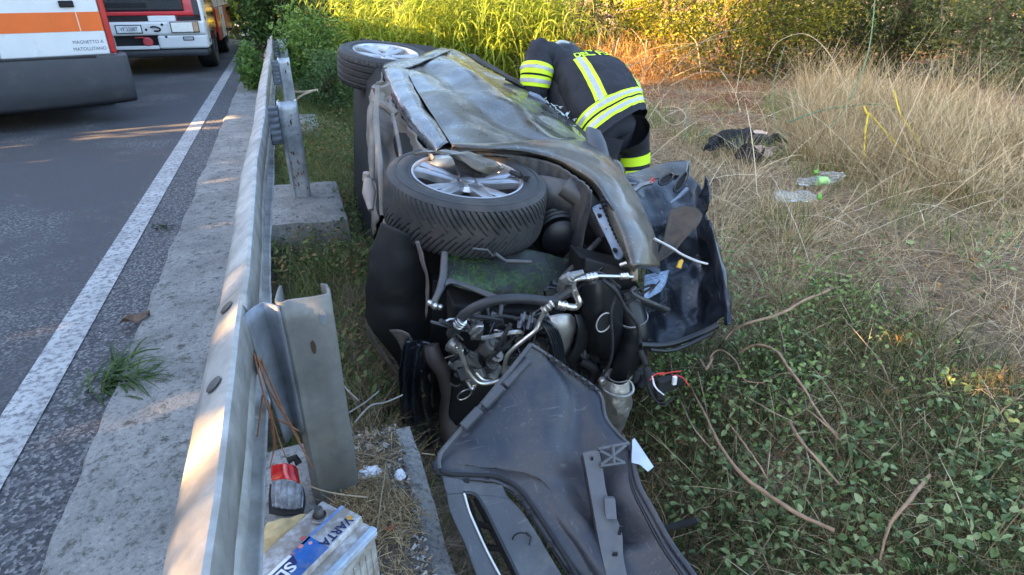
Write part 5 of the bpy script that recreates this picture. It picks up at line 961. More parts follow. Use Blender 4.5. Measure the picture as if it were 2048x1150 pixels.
def sleeve(c0, c1, c2, r0, r1, r2, name):
    path = spline([c0, c1, c2], 8); rad = np.interp(np.linspace(0, 1, len(path)), [0, .5, 1], [r0, r1, r2]); b = MB(); rows = []
    ref = None
    for i, p in enumerate(path):
        d = nrm(path[min(i+1, len(path)-1)]-path[max(i-1, 0)]); ref = nrm(np.cross(d, A((.2, .9, .3)))) if ref is None else nrm(ref-d*ref.dot(d)); e2 = np.cross(d, ref)
        rows.append([p+(ref*math.cos(a)+e2*math.sin(a))*(rad[i]+.013*N3((math.cos(a)*1.4, math.sin(a)*1.4, i*.45), 1.3)) for a in np.linspace(0, 2*math.pi, 29)])
    g = A(rows); b.grid(g); o = b.build(name, SUIT, jac, smooth=True); return path, rad, o
def ringband(path, rad, t0, t1, off, name, m, par):
    n = len(path)-1; rows = []
    for t in np.linspace(t0, t1, 5):
        f = t*n; i = int(min(n-1, f)); p = path[i]+(path[i+1]-path[i])*(f-i); d = nrm(path[min(i+1, n)]-path[max(i-1, 0)]); ref = nrm(np.cross(d, A((.2, .9, .3)))); e2 = np.cross(d, ref); r = np.interp(f, range(n+1), rad)+off
        rows.append([p+(ref*math.cos(a)+e2*math.sin(a))*r for a in np.linspace(0, 2*math.pi, 33)])
    b = MB(); b.grid(A(rows)); return b.build(name, m, par, smooth=True)
pth, rad, slo = sleeve(P(1082, 90, 3.95), P(1074, 140, 3.93), P(1068, 192, 3.97), .070, .106, .08, 'sleeve')
b = MB(); b.lathe([(.0001, .05), (.035, .043), (.06, .02), (.072, -.01)], P(1082, 93, 3.95), nrm(P(1082, 90, 3.95)-P(1074, 140, 3.93)), 24); b.build('shoulder', SUIT, jac, smooth=True)
b = MB(); b.tube([P(1150, 135, 4.0)-bn*.06, P(1118, 122, 3.98)-bn*.03, P(1096, 112, 3.97), P(1086, 118, 3.95)], [.13, .11, .095, .08], 22, sm=5); b.build('shoulder', SUIT, jac, smooth=True)
b = MB(); b.tube([P(1120, 112, 4.08), P(1130, 165, 4.05), P(1150, 215, 3.98), P(1176, 262, 3.86)], [.10, .145, .15, .11], 24, sm=6); b.v = [tuple(A(q)+A((1, 1, 1))*.012*N3(q, 9)) for q in b.v]; b.build('jacket_front', SUIT, jac, smooth=True)
for t in (.45, .63):
    yb = ringband(pth, rad, t, t+.16, .006, 'reflective_stripe', YEL, slo); ringband(pth, rad, t+.05, t+.105, .009, 'silver_stripe', SILR, yb)
sleeve(shC+sJ*.2, elR, haR, .09, .075, .055, 'sleeve')
kneeR, footR = P(1264, 305, 4.02), P(1266, 420, 4.15); footR[2] = gz(footR[0], footR[1])+.06
for kn, ft, st in ((kneeL, footL, -s_*.1), (kneeR, footR, s_*.1)):
    path = spline([pelv+st-t_*.05, kn, ft+A((0, 0, .08))], 8); rad = np.interp(np.linspace(0, 1, len(path)), [0, .5, 1], [.15, .115, .10]); b = MB(); rows = []
    for i, p in enumerate(path):
        d = nrm(path[min(i+1, len(path)-1)]-path[max(i-1, 0)]); ref = nrm(np.cross(d, A((.2, .9, .3)))); e2 = np.cross(d, ref); rows.append([p+(ref*math.cos(a)+e2*math.sin(a))*(rad[i]+.008*N3((a*1.5, i*.6, 3), 1.1)) for a in np.linspace(0, 2*math.pi, 29)])
    b.grid(A(rows)); tr = b.build('trouser_leg', SUIT, per, smooth=True)
    for t in ((.50, .62) if st is not None else ()):
        yb = ringband(path, rad, t, t+.09, .007, 'reflective_stripe', YEL, tr)
    b = MB(); b.tube([ft+A((0, 0, .14)), ft+A((-.01, 0, .02)), ft+A((-.10, .03, -.01)), ft+A((-.19, .05, -.02))], [.075, .07, .06, .05], 14, sm=4); b.build('boot', BLK, per, smooth=True)
hc = hd+t_*.05-bn*.03; b = MB(); b.lathe([(.0001, .13), (.06, .12), (.10, .085), (.125, .03), (.13, -.02), (.15, -.05), (.148, -.055), (.12, -.03)], P(1132, 122, 4.32), nrm(t_+bn*.1), 28); hm = b.build('helmet', BLK, per, smooth=50)
b = MB(); b.tube(Dv((1108, 92, 4.12), (1120, 84, 4.12), (1138, 86, 4.14)), [.008, .013, .008], 8, sm=4); b.build('helmet_stripe', mat('pale_trim', (.42, .48, .52), .5), hm, smooth=50)
# ------------------------------------------------------------------ fire engine facing us
RED = mat('fire_red_paint', (.56, .014, .022), .3, .1, .08, 4, .1, (.2, .1, .09), 6, 0, coat=.6); WHT = mat('white_vehicle_paint', (.68, .70, .70), .35, 0, .05, 4, .12, (.42, .40, .36), 5, 0, coat=.4)
GLS = mat('dark_vehicle_glass', (.02, .025, .032), .08, .2, .1, coat=.6); BGR = mat('dark_grey_bumper', (.045, .048, .055), .55, 0, .12, 8, .1, (.12, .11, .1), 6, .1, 80, .002); CHR = mat('lamp_reflector', (.75, .74, .68), .12, .9, .2, 30)
X0, X1, YF = -3.55, -1.2, 11.8
tk = empty('fire_truck', ((X0+X1)/2, YF+2.5, 0), 'red and white fire truck facing the viewer on the road', 'fire truck')
def tb(name, lo, hi, m, par=None, bev=.02, lab=None): b = MB(); b.b2(lo, hi); return b.build(name, m, par or tk, bevel=bev, label=lab)
b = MB(); sec = [(0, 0.42), (-.03, .60), (-.02, .88), (.02, .93), (.06, 1.25), (.12, 2.7), (.3, 2.78), (1.9, 2.78), (1.9, .42)]
b.prism([A((X0+.04, YF+y, z)) for y, z in sec], (X1-X0-.08, 0, 0)); cab = b.build('cab', RED, tk, bevel=.03)
tb('windscreen', (X0+.16, YF-.008, 1.32), (X1-.16, YF+.08, 2.35), GLS, bev=.02)
tb('grille_panel', (X0+.3, YF-.035, .945), (X1-.28, YF+.02, 1.16), GLS, bev=.03); tb('grille_louvre', (X0+.65, YF-.045, 1.0), (X0+1.55, YF-.036, 1.07), BLKM, bev=.005)
tb('red_trim', (X0+.1, YF-.06, .885), (X1-.1, YF+.0, .945), RED, bev=.015)
# white bumper built round its recesses
tb('bumper', (X0, YF-.16, .60), (X1, YF+.15, .80), WHT, bev=.03); tb('bumper', (X0, YF-.16, .395), (-2.55, YF+.15, .597), WHT, bev=.02); tb('bumper', (-1.93, YF-.16, .395), (X1, YF+.15, .597), WHT, bev=.03); tb('bumper', (-2.547, YF-.16, .395), (-1.933, YF+.1, .447), WHT, bev=.01)
tb('bumper_recess', (-2.55, YF-.06, .44), (-1.93, YF-.05, .61), DARK, bev=0); tb('intake_panel', (X0+.8, YF-.05, .805), (-2.02, YF-.02, .882), BLKM, bev=.005); tb('white_panel', (-2.015, YF-.07, .803), (-1.62, YF-.02, .883), WHT, bev=.01); tb('intake_panel', (-1.6, YF-.05, .805), (X1+.02, YF-.02, .87), BLKM, bev=.005)
b = MB(); b.lathe([(.0001, .02), (.05, .02), (.07, .0), (.07, -.03), (.04, -.05)], (-2.08, YF-.15, .505), A((0, -1, 0)), 20); b.tube([A((-2.25, YF-.12, .57)), A((-2.15, YF-.15, .575)), A((-2.07, YF-.15, .55))], .010, 8); b.build('tow_coupling', mat('red_coupling', (.5, .06, .07), .45), tk, smooth=40)
pl_ = tb('number_plate', (-2.47, YF-.175, .645), (-2.13, YF-.162, .745), mat('white_plate', (.72, .74, .76), .4), bev=.004)
text_mesh('VF 25887', .078, lambda x, y, z: A((-2.30+x, YF-.177, .695+y)), 'lettering', NAVY, pl_, False, .8)
tb('plate_frame', (-2.485, YF-.166, .632), (-2.115, YF-.161, .758), BLKM, bev=0)
b = MB(); b.tube([A((-1.99, YF-.165, .72)), A((-1.93, YF-.19, .73)), A((-1.86, YF-.17, .70)), A((-1.88, YF-.165, .665)), A((-1.95, YF-.165, .665))], .012, 8, sm=4); b.build('towing_eye', BLKM, tk)
b = MB()
for x, z in ((-2.06, .685), (-1.82, .755), (-1.80, .575)): b.lathe([(.0001, 0), (.018, .0), (.02, -.004)], (x, YF-.163, z), A((0, -1, 0)), 14)
b.build_each('bumper_bolt', BLKM, tk)
for sx, lab in ((1, None), (-1, None)):
    xc = (X0+X1)/2+sx*((X1-X0)/2-.30); fr = tb('headlight_frame', (xc-.24, YF-.172, .625), (xc+.23, YF-.1621, .80), WHT, bev=.01)
    hl_ = tb('headlight', (xc-.19, YF-.19, .645), (xc+.12, YF-.1725, .785), CHR, bev=.006); tb('headlight_glass', (xc-.19, YF-.196, .645), (xc+.12, YF-.1905, .785), mat('headlight_glass', (.85, .84, .78), .15, 0, .08, 30, coat=1), hl_, bev=.003); tb('indicator', (xc+.125, YF-.192, .645), (xc+.20, YF-.1725, .785), mat('peach_indicator', (.50, .32, .20), .3), hl_, bev=.006); tb('headlight_surround', (xc-.205, YF-.18, .632), (xc+.21, YF-.1722, .798), BLKM, hl_, bev=.004)  # pale opaque glass: the lamp's bright reflection put into its colour
tb('maker_badge', (-1.56, YF-.168, .515), (-1.40, YF-.1605, .575), BLKM, bev=.008); tb('badge_inset', (-1.545, YF-.172, .525), (-1.415, YF-.1685, .565), mat('badge_silver', (.4, .42, .46), .4, .5), bev=.004)
tb('lower_bumper', (X0+.02, YF-.14, .27), (X1-.02, YF+.3, .392), BGR, bev=.05); tb('corner_flap', (X1-.045, YF-.12, .41), (X1+.01, YF+.34, 1.4), WHT, bev=.03); tb('corner_flap', (X0-.01, YF-.12, .61), (X0+.045, YF+.34, 1.4), WHT, bev=.03)
tb('door_pillar', (X1-.14, YF-.09, .88), (X1-.047, YF+.02, 1.9), BGR, bev=.02); tb('step_hole', (X1+.0, YF+.02, .47), (X1+.012, YF+.14, .53), DARK, bev=0)
tb('chassis', (X0+.5, YF+.3, .38), (X1-.5, YF+5.8, .55), BLKM); tb('axle_beam', (X0+.2, YF+.9, .36), (X1-.2, YF+1.1, .46), BLKM)
tb('body_side', (X0+.02, YF+2.0, .5), (X1-.03, YF+5.9, 2.85), RED, bev=.03)
for k in range(4): sh_ = tb('roller_shutter', (X1-.025, YF+2.1+.95*k, .95), (X1-.005, YF+2.95+.95*k, 2.6), mat('shutter_alu', (.5, .5, .5), .4, .8), bev=.003); tb('side_locker', (X1-.03, YF+2.1+.95*k, .36), (X1-.0, YF+2.95+.95*k, .93), RED if k != 1 else WHT, bev=.01)
tb('side_marker', (X1+.003, YF+3.2, .72), (X1+.02, YF+3.3, .80), mat('orange_marker', (.8, .2, .02), .3), bev=.005); tb('side_door', (X1-.05, YF+.5, .6), (X1-.01, YF+1.8, 2.5), GLS, bev=.02)
def twheel(x, y):
    w_ = empty('wheel', (x, y, .46), None, None); w_.parent = tk; w_.location = tuple(A((x, y, .46))-org(tk)); sg = 1 if x > (X0+X1)/2 else -1
    b = MB(); b.lathe([(.24, -.13), (.40, -.15), (.45, -.12), (.46, -.06), (.45, -.05), (.46, -.04), (.46, .04), (.45, .05), (.46, .06), (.45, .12), (.40, .15), (.24, .13)], (x, y, .46), A((sg, 0, 0)), 40); b.build('tyre', RUB, w_, smooth=30)
    b = MB(); b.lathe([(.25, .12), (.22, .05), (.12, .04), (.10, .12), (.0001, .12)], (x, y, .46), A((sg, 0, 0)), 24); b.build('rim', GREYM, w_, smooth=30)
for x in (X0+.18, X1-.16):
    for y in (YF+1.0, YF+3.9): twheel(x, y)
# ------------------------------------------------------------------ ambulance, its rear corner towards us
AY = math.radians(20); al = A((-math.cos(AY), -math.sin(AY), 0)); ah = A((-math.sin(AY), math.cos(AY), 0)); az = A((0, 0, 1.)); ac = A((-1.60, 7.54, 0))
amb = empty('ambulance', ac+al*1.0+ah*2.4, 'white ambulance with orange band, its rear corner towards the viewer', 'ambulance')
ORG_ = mat('orange_band', (.78, .13, .008), .4, 0, .06, 6, coat=.3)
def ab(name, l0, l1, h0, h1, z0, z1, m, par=None, bev=.02): b = MB(); b.box(ac+al*(l0+l1)/2+ah*(h0+h1)/2+az*(z0+z1)/2, (l1-l0, h1-h0, z1-z0), (al, ah, az)); return b.build(name, m, par or amb, bevel=bev)
ab('body', .04, 1.96, .06, 4.6, .5, 1.95, WHT, bev=.08)
for l0, l1 in ((.105, .995), (1.005, 1.90)): d_ = ab('rear_door', l0, l1, .02, .058, .665, 1.88, WHT, bev=.012); ab('orange_band', l0+.002, l1-.002, .0165, .0196, .885, 1.058, ORG_, d_, 0); ab('door_window', l0+.14, l1-.14, .012, .0195, 1.25, 1.78, GLS, d_, .01)
ab('band_line', .30, .309, .0135, .0162, .885, 1.058, mat('pale_band_line', (.8, .55, .4), .5), bev=0); ab('door_handle', .30, .42, -.005, .019, 1.10, 1.16, BLKM, bev=.008)
for l0, l1 in ((.045, .10), (1.905, 1.955)): ab('rear_light', l0, l1, .012, .09, .67, 1.7, mat('red_lamp', (.45, .012, .015), .25, 0, .1, coat=.5), bev=.015)
b = MB(); pts = [(-.02, .30), (-.025, .02), (.03, -.06), (.20, -.10), (.6, -.115), (1.4, -.115), (1.8, -.10), (1.97, -.06), (2.02, .02), (2.02, .30)]
rows = [[ac+al*l+ah*(h+ins)+az*(z-.012*max(0, l)*(k > 1)) for l, h in pts] for k, (z, ins) in enumerate(((.66, .05), (.645, .005), (.60, 0), (.40, .0), (.25, .02), (.20, .07)))]
b.grid(A([spline(r, 4) for r in rows])); b.build('rear_bumper', BGR, amb, smooth=40, solid=.02)
ab('bumper_step', .25, 1.75, -.118, .05, .648, .668, BLKM, bev=.005); ab('under_frame', .15, 1.85, .1, 4.4, .32, .5, BLKM)
ax_, ay_ = (.37, .80)
for t, zz in (('MAGNETTO A', .785), ('MATOLLITANO', .722)): text_mesh(t, .045, lambda x, y, z: ac+al*(.27-x)+ah*.0185+az*(zz+y), 'lettering', NAVY, amb, False, .9)
for l, h in ((.12, 1.4), (1.88, 1.4), (.12, 3.7), (1.88, 3.7)):
    c_ = ac+al*l+ah*h+az*.33; w_ = empty('wheel', c_, None, None); w_.parent = amb; w_.location = tuple(c_-org(amb)); b = MB(); b.lathe([(.2, -.1), (.30, -.11), (.33, -.08), (.33, .08), (.30, .11), (.2, .1)], c_, al, 32); b.build('tyre', RUB, w_, smooth=30); b = MB(); b.lathe([(.0001, -.07), (.2, -.09), (.2, .09), (.0001, .07)], c_, al, 24); b.build('rim', GREYM, w_)
# ------------------------------------------------------------------ vegetation
def gzv(x, y): return A([gzn(a, b_) for a, b_ in zip(x, y)])
def merge(parts):
    vs, fs, rs, off = [], [], [], 0
    for v, f, r in parts: vs.append(v); fs.append(f+off); rs.append(r); off += len(v)
    return np.concatenate(vs), np.concatenate(fs), np.concatenate(rs)
def shift(o, p):                                            # move a mesh's origin to p
    p = Vector(tuple(float(q) for q in p)); n_ = len(o.data.vertices); a_ = np.empty(n_*3, np.float32); o.data.vertices.foreach_get('co', a_); a_ = a_.reshape(-1, 3)-np.array(p, np.float32)
    o.data.vertices.foreach_set('co', a_.ravel()); o.data.update(); o.location = p
DRYG = leaf_mat('dry_grass_blade', (.22, .15, .075), (.52, .40, .22), .3, .8, (.70, .58, .37))
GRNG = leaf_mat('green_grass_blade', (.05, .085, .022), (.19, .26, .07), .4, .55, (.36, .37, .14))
REED = leaf_mat('reed_leaf_sunlit', (.07, .12, .015), (.25, .34, .04), .5, .5, (.46, .46, .10))  # lit reed tone, low sun partly put into the yellow-greens
BRAM = leaf_mat('bramble_leaf', (.045, .08, .03), (.19, .27, .10), .3, .4, (.36, .43, .20))
BUSH = leaf_mat('sunlit_bush_leaf', (.08, .11, .012), (.32, .33, .025), .5, .5, (.48, .43, .05))  # leaf tone raised to carry the low sun's yellow glow
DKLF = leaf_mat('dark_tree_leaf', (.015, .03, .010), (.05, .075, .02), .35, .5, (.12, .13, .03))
ORNG = leaf_mat('dried_orange_brush', (.30, .13, .04), (.55, .29, .085), .4, .8, (.62, .43, .17))
WEED = leaf_mat('roadside_weed_leaf', (.05, .10, .025), (.14, .25, .05), .4, .5, (.25, .33, .08))
PINE = leaf_mat('pine_needle', (.06, .09, .035), (.17, .20, .07), .4, .6, (.32, .31, .13))
TRUNK = mat('tree_bark', (.085, .052, .038), .9, 0, .4, 12, .3, (.16, .10, .07), 8, .8, 25, .02)
# dry grass on the right bank, in clumps
cl = rng.uniform([1.9, .4], [7.5, 9.0], (1500, 2)); ci = rng.integers(0, len(cl), 70000); sz = rng.uniform(.5, 1.0, len(cl))
xy = cl[ci]+rng.normal(0, .10, (70000, 2)); keep = (xy[:, 0] > 1.75+.25*np.sin(xy[:, 1]*3)) & ~((xy[:, 0] > 2.7) & (xy[:, 1] < 2.2) & (rng.random(70000) < .4)) & ~((xy[:, 0] > 3.5) & (xy[:, 1] > 5) & (xy[:, 0] < xy[:, 1]) & (rng.random(70000) < .82))
bt = (np.abs(xy[:, 0]-3.45) < .35) & (np.abs(xy[:, 1]-3.3) < .4) | (np.hypot(xy[:, 0]-3.8, xy[:, 1]-4.4) < .35); keep &= ~(bt & (rng.random(70000) < .72))
xy = xy[keep]; cs = sz[ci][keep]; n = len(xy); pos = np.column_stack([xy, gzv(xy[:, 0], xy[:, 1])]); out = (xy-cl[ci][keep])*3.2
d = np.column_stack([out+rng.normal(0, .35, (n, 2))-A((.15, .05)), rng.uniform(.5, 1.2, n)])
hgt = rng.uniform(.05, .26, n)*cs*np.interp(xy[:, 0], [2, 3.5, 5], [.8, 1, 1.2])
hgt *= np.where((xy[:, 1] > 4.4) & (xy[:, 0] < .95*xy[:, 1]), .55, 1.0)
tag(fast_mesh('dry_grass', *blades(pos, d, hgt, rng.uniform(.0018, .0052, n)*np.interp(xy[:, 1], [1, 8], [.9, 1.5]), 1.1, 4), DRYG), 'dry straw-coloured grass covering the right bank', 'dry grass', kind='stuff')
# paler tufts standing up close to the bonnet and the bottles
tc = A([(2.05, 2.35), (2.3, 2.7), (2.15, 2.95), (2.5, 2.95), (2.7, 3.3), (2.45, 3.35), (2.9, 3.0), (2.75, 2.6), (3.1, 3.5), (3.05, 2.95), (2.6, 3.7), (2.9, 3.9), (2.35, 2.2), (3.4, 3.9), (3.9, 3.3), (4.1, 3.9), (3.7, 2.75)]); k = np.repeat(np.arange(len(tc)), 110); n = len(k); xy = tc[k]+rng.normal(0, .07, (n, 2)); pos = np.column_stack([xy, gzv(xy[:, 0], xy[:, 1])]); d = np.column_stack([(xy-tc[k])*6+rng.normal(0, .2, (n, 2))+A((.22, -.05)), rng.uniform(.6, 1.2, n)])
tag(fast_mesh('pale_grass_tufts', *blades(pos, d, rng.uniform(.12, .38, n), rng.uniform(.002, .004, n), 1.0, 5), leaf_mat('pale_straw_blade', (.38, .28, .15), (.62, .49, .29), .3, .8, (.74, .63, .43))), 'pale dry tufts standing between the bonnet and the bottles', 'dry grass', kind='stuff')
# matted straw lying on the ground
n = 100000; xy = rng.uniform([1.3, .3], [8, 9.5], (n, 2)); xy = xy[~((xy[:, 1] > 5.2) & (rng.random(n) < .7))]; n = len(xy); pos = np.column_stack([xy, gzv(xy[:, 0], xy[:, 1])+rng.uniform(.003, .03, n)]); d = np.column_stack([rng.normal(0, 1, (n, 2)), rng.normal(0, .10, n)])
tag(fast_mesh('straw_litter', *blades(pos, d, rng.uniform(.05, .22, n), rng.uniform(.0018, .004, n), .25, 2, taper=.5), DRYG), 'flattened straw lying over the right bank', 'straw', kind='stuff')
# tall dry stalks, right
cl = np.concatenate([rng.uniform([3.9, 2.3], [6.0, 5.0], (90, 2)), rng.uniform([4.4, 4.6], [7.5, 7.2], (60, 2))]); n = 9000; ci = rng.integers(0, len(cl), n); xy = cl[ci]+rng.normal(0, .09, (n, 2)); keep = xy[:, 0] > .95*xy[:, 1]+.15; xy = xy[keep]; n = len(xy)
pos = np.column_stack([xy, gzv(xy[:, 0], xy[:, 1])]); d = np.column_stack([rng.normal(-.25, .65, n), rng.normal(.0, .55, n), rng.uniform(.5, 1.1, n)])
tag(fast_mesh('tall_dry_grass', *blades(pos, d, rng.uniform(.35, 1.0, n)*rng.uniform(.6, 1, n), rng.uniform(.003, .0065, n), .55, 5, taper=.75), DRYG), 'tall dry grass stalks beyond the bottles', 'dry grass', kind='stuff')
# green grass: ditch, between rail and car, lower right
def grass(n, lo, hi, ln, m, label, name='green_grass', dn=.5, wd=(.0025, .006), keepf=None, cat='grass', lean=.45):
    xy = rng.uniform(lo, hi, (n, 2))
    nz = A([N3((x*1.0, y*1.0, 2.5), 1.6) for x, y in xy]); k = nz > -.15-rng.uniform(0, .3, n)
    if keepf is not None: k &= keepf(xy)
    xy = xy[k]; n = len(xy); pos = np.column_stack([xy, gzv(xy[:, 0], xy[:, 1])]); d = np.column_stack([rng.normal(0, lean, (n, 2)), np.ones(n)])
    return tag(fast_mesh(name, *blades(pos, d, rng.uniform(ln[0], ln[1], n), rng.uniform(wd[0], wd[1], n), 1.1, 4), m), label, cat, kind='stuff')
grass(24000, (-.25, 1.6), (1.0, 9.5), (.08, .30), GRNG, 'green grass in the ditch between the rail and the car')
grass(5000, (.1, 1.5), (1.2, 8.0), (.06, .22), leaf_mat('ditch_dry_blade', (.18, .11, .06), (.40, .28, .17), .25, .8, (.48, .26, .13)), 'withered brown grass among the green in the ditch', 'withered_grass', cat='dry grass')
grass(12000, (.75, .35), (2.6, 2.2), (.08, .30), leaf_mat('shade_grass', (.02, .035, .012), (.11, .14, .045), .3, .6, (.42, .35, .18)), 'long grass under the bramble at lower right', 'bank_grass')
grass(3000, (-.24, 1.62), (.35, 3.66), (.10, .34), leaf_mat('gap_weeds', (.06, .06, .035), (.14, .16, .07), .3, .7, (.28, .21, .13)), 'weeds in the gap between the two nearest footings', 'gap_weeds', wd=(.0018, .004))
n = 3200; xy = rng.uniform((.05, 1.35), (.55, 2.9), (n, 2)); pos = np.column_stack([xy, gzv(xy[:, 0], xy[:, 1])+rng.uniform(.02, .16, n)]); d = np.column_stack([rng.normal(.2, .8, n), rng.normal(.3, .8, n), rng.normal(.15, .35, n)])
tag(fast_mesh('dead_stems', *blades(pos, d, rng.uniform(.10, .30, n), rng.uniform(.0018, .0032, n), .3, 3, taper=.5), leaf_mat('dead_stem', (.10, .07, .055), (.30, .22, .16), .1, .9)), 'dead stems heaped in the ditch beside the footing', 'dead stems', kind='stuff')
n = 17000; xy = rng.uniform((-.25, 2.0), (1.0, 9), (n, 2)); pos = np.column_stack([xy, gzv(xy[:, 0], xy[:, 1])+rng.uniform(.02, .24, n)]); kf = A([N3((x, y, 7), 1.3) for x, y in xy]) > -.02; pos = pos[kf]
tag(fast_mesh('ditch_leaves', *leaves(pos, rng.uniform(.02, .05, len(pos)), rng.uniform(.01, .022, len(pos))), leaf_mat('ditch_leaf', (.05, .09, .03), (.18, .26, .09), .4, .6, (.44, .24, .12))), 'small green and rusty leaves of ditch weeds', 'weeds', kind='stuff')
# bramble at lower right: brown stems, separate near leaves, the rest as one mass
br = empty('bramble', (1.5, 1.3, gz(1.5, 1.3)), 'leafy bramble with bare brown stems sprawling at lower right', 'bramble')
STEMS = [([(1668, 1060, 1.85), (1600, 1030, 1.82), (1530, 985, 1.84), (1480, 945, 1.86), (1440, 890, 1.9), (1410, 830, 1.95), (1380, 770, 2.05)], .010), ([(1660, 580, 2.5), (1610, 600, 2.4), (1560, 628, 2.3), (1500, 645, 2.2), (1465, 662, 2.15), (1450, 680, 2.12)], .0085),
         ([(1480, 705, 2.08), (1510, 690, 2.08), (1550, 700, 2.1), (1580, 740, 2.1), (1610, 780, 2.12), (1640, 830, 2.1), (1675, 870, 2.08)], .0075), ([(1580, 845, 1.98), (1600, 880, 1.95), (1640, 925, 1.9), (1678, 970, 1.86)], .008), ([(1680, 880, 2.0), (1640, 840, 2.05), (1590, 800, 2.1)], .0045),
         ([(1425, 735, 2.06), (1420, 715, 2.06), (1440, 700, 2.06), (1470, 720, 2.06), (1490, 760, 2.08), (1530, 765, 2.1)], .0055), ([(1460, 850, 2.0), (1490, 890, 1.96), (1525, 940, 1.92), (1535, 965, 1.9)], .005), ([(1360, 800, 2.0), (1390, 860, 1.98), (1430, 905, 1.92)], .004), ([(1860, 950, 1.7), (1820, 1000, 1.7), (1780, 1050, 1.66), (1760, 1120, 1.6)], .008),
         ([(1470, 780, 2.1), (1530, 815, 2.1), (1600, 850, 2.08)], .003), ([(1540, 760, 2.1), (1575, 745, 2.1), (1600, 770, 2.08)], .003), ([(1610, 980, 1.8), (1620, 930, 1.84), (1600, 870, 1.9)], .003), ([(1400, 720, 2.1), (1412, 738, 2.08), (1425, 715, 2.07)], .012)]
for pts, r in STEMS:
    b = MB(); m9 = len(pts); b.tube([GT(x, y, .20+.08*math.sin(math.pi*k/(m9-1))+.012*(k % 2)) for k, (x, y, _) in enumerate(pts)], [r*.75, r*.8, r*.65, r*.4], 8, sm=5); b.v = [tuple(A(q)+A((.003*N3(q, 40), .003*N3(A(q)+9, 40), .003*N3(A(q)+4, 40)))) for q in b.v]; b.build('stem', BARK if r > .004 else TW, br, smooth=60)
def bram_pos(n):
    px = rng.uniform(1285, 2040, n); py = rng.uniform(500, 1150, n); k = np.ones(n, bool); out = []
    for x, y in zip(px, py):
        dens = N3((x*.008, y*.008, 1), 1.0)+.55*(1 if y > 850-0*(x) else .35)*(x > 1350)-.15*(x < 1450 and y > 900)-.55*(x > 1640 and y < 860)-.3*(x > 1760 and y > 1000)-.5*(y < 560 and x > 1560)+.25*(y > 560 and x < 1480)-.1
        if rng.random() > .42+dens: continue
        z = np.interp(y, [500, 700, 1150], [-.12, -.25, -.3]); p = G(x, y, z)
        if p[0] < 1.15-.1*(y < 760): continue
        out.append((p[0], p[1], gz(p[0], p[1])+rng.uniform(.02, .24)))
    return A(out)
bp = bram_pos(7600); dc = np.linalg.norm(bp-CAM, axis=1)
near = np.argsort(dc)[:600]; sel = near[rng.permutation(600)[:270]]; rest = np.setdiff1d(np.arange(len(bp)), sel)
bv, bf, brn = leaves(bp[rest], rng.uniform(.018, .042, len(rest)), rng.uniform(.011, .026, len(rest)), .9); o = fast_mesh('foliage', bv-org(br), bf, brn, BRAM, br); o['kind'] = 'stuff'
for k in range(70):                                        # thin green and brown shoots rising out of the bramble
    q = bp[rng.integers(0, len(bp))].copy(); q[2] = gz(q[0], q[1]); h9 = rng.uniform(.12, .34); e9 = q+A((rng.normal(0, .12), rng.normal(0, .12), h9))
    b = MB(); b.tube([q, (q+e9)/2+A((rng.normal(0, .03), rng.normal(0, .03), .02)), e9], [.003, .0025, .0012], 5, sm=3); b.build('shoot', TW if k % 3 else WEED, br, smooth=60)
lib = []
for k in range(6):
    v, f, r = leaves(np.zeros((1, 3)), A([.04]), A([.027]), 3, A([k/5.]), A([[1., 0, 0]])); me = bpy.data.meshes.new('leaf'); me.from_pydata(v.tolist(), [], f.tolist()); at = me.attributes.new('rnd', 'FLOAT', 'POINT'); at.data.foreach_set('value', np.full(len(v), k/5., np.float32)); me.materials.append(BRAM); lib.append(me)
rr = random.Random(8)
for i in sel:
    o = bpy.data.objects.new('leaf', lib[rr.randrange(6)]); S.collection.objects.link(o); o.parent = br; o.location = tuple(bp[i]-org(br)); o.rotation_euler = (rr.gauss(0, .5), rr.gauss(0, .5), rr.uniform(0, 6.28)); s = rr.uniform(.55, 1.05); o.scale = (s, s, s)
# broken straws, dead leaves and a second, smaller-leaved weed among the bramble
n = 2600; xy = rng.uniform((1.05, .35), (3.0, 2.6), (n, 2)); pos = np.column_stack([xy, gzv(xy[:, 0], xy[:, 1])+rng.uniform(.0, .14, n)]); d = np.column_stack([rng.normal(0, 1, (n, 2)), rng.normal(.35, .5, n)])
tag(fast_mesh('broken_straws', *blades(pos, d, rng.uniform(.08, .34, n), rng.uniform(.0014, .0034, n), .35, 3, taper=.5), leaf_mat('broken_straw', (.16, .10, .05), (.46, .35, .20), .2, .8, (.66, .55, .38))), 'broken pale straws sticking out of the bramble', 'straw', kind='stuff')
n = 2600; c9 = rng.uniform((1.25, 1.25), (2.5, 2.7), (46, 2)); xy = c9[rng.integers(0, 46, n)]+rng.normal(0, .07, (n, 2)); pos = np.column_stack([xy, gzv(xy[:, 0], xy[:, 1])+rng.uniform(.04, .30, n)])
tag(fast_mesh('small_weeds', *leaves(pos, rng.uniform(.014, .028, n), rng.uniform(.010, .019, n), .7), leaf_mat('small_weed_leaf', (.07, .13, .03), (.22, .33, .09), .4, .4, (.36, .45, .16))), 'bright small-leaved weeds beside the bonnet', 'weeds', kind='stuff')
n = 500; xy = rng.uniform((1.1, .4), (3.2, 2.6), (n, 2)); pos = np.column_stack([xy, gzv(xy[:, 0], xy[:, 1])+rng.uniform(.01, .12, n)]); tag(fast_mesh('dead_leaves', *leaves(pos, rng.uniform(.02, .04, n), rng.uniform(.01, .02, n), .4), leaf_mat('dead_brown_leaf', (.14, .07, .03), (.32, .18, .08), .2, .8, (.42, .30, .12))), 'scattered dead brown leaves in the bramble', 'leaves', kind='stuff')
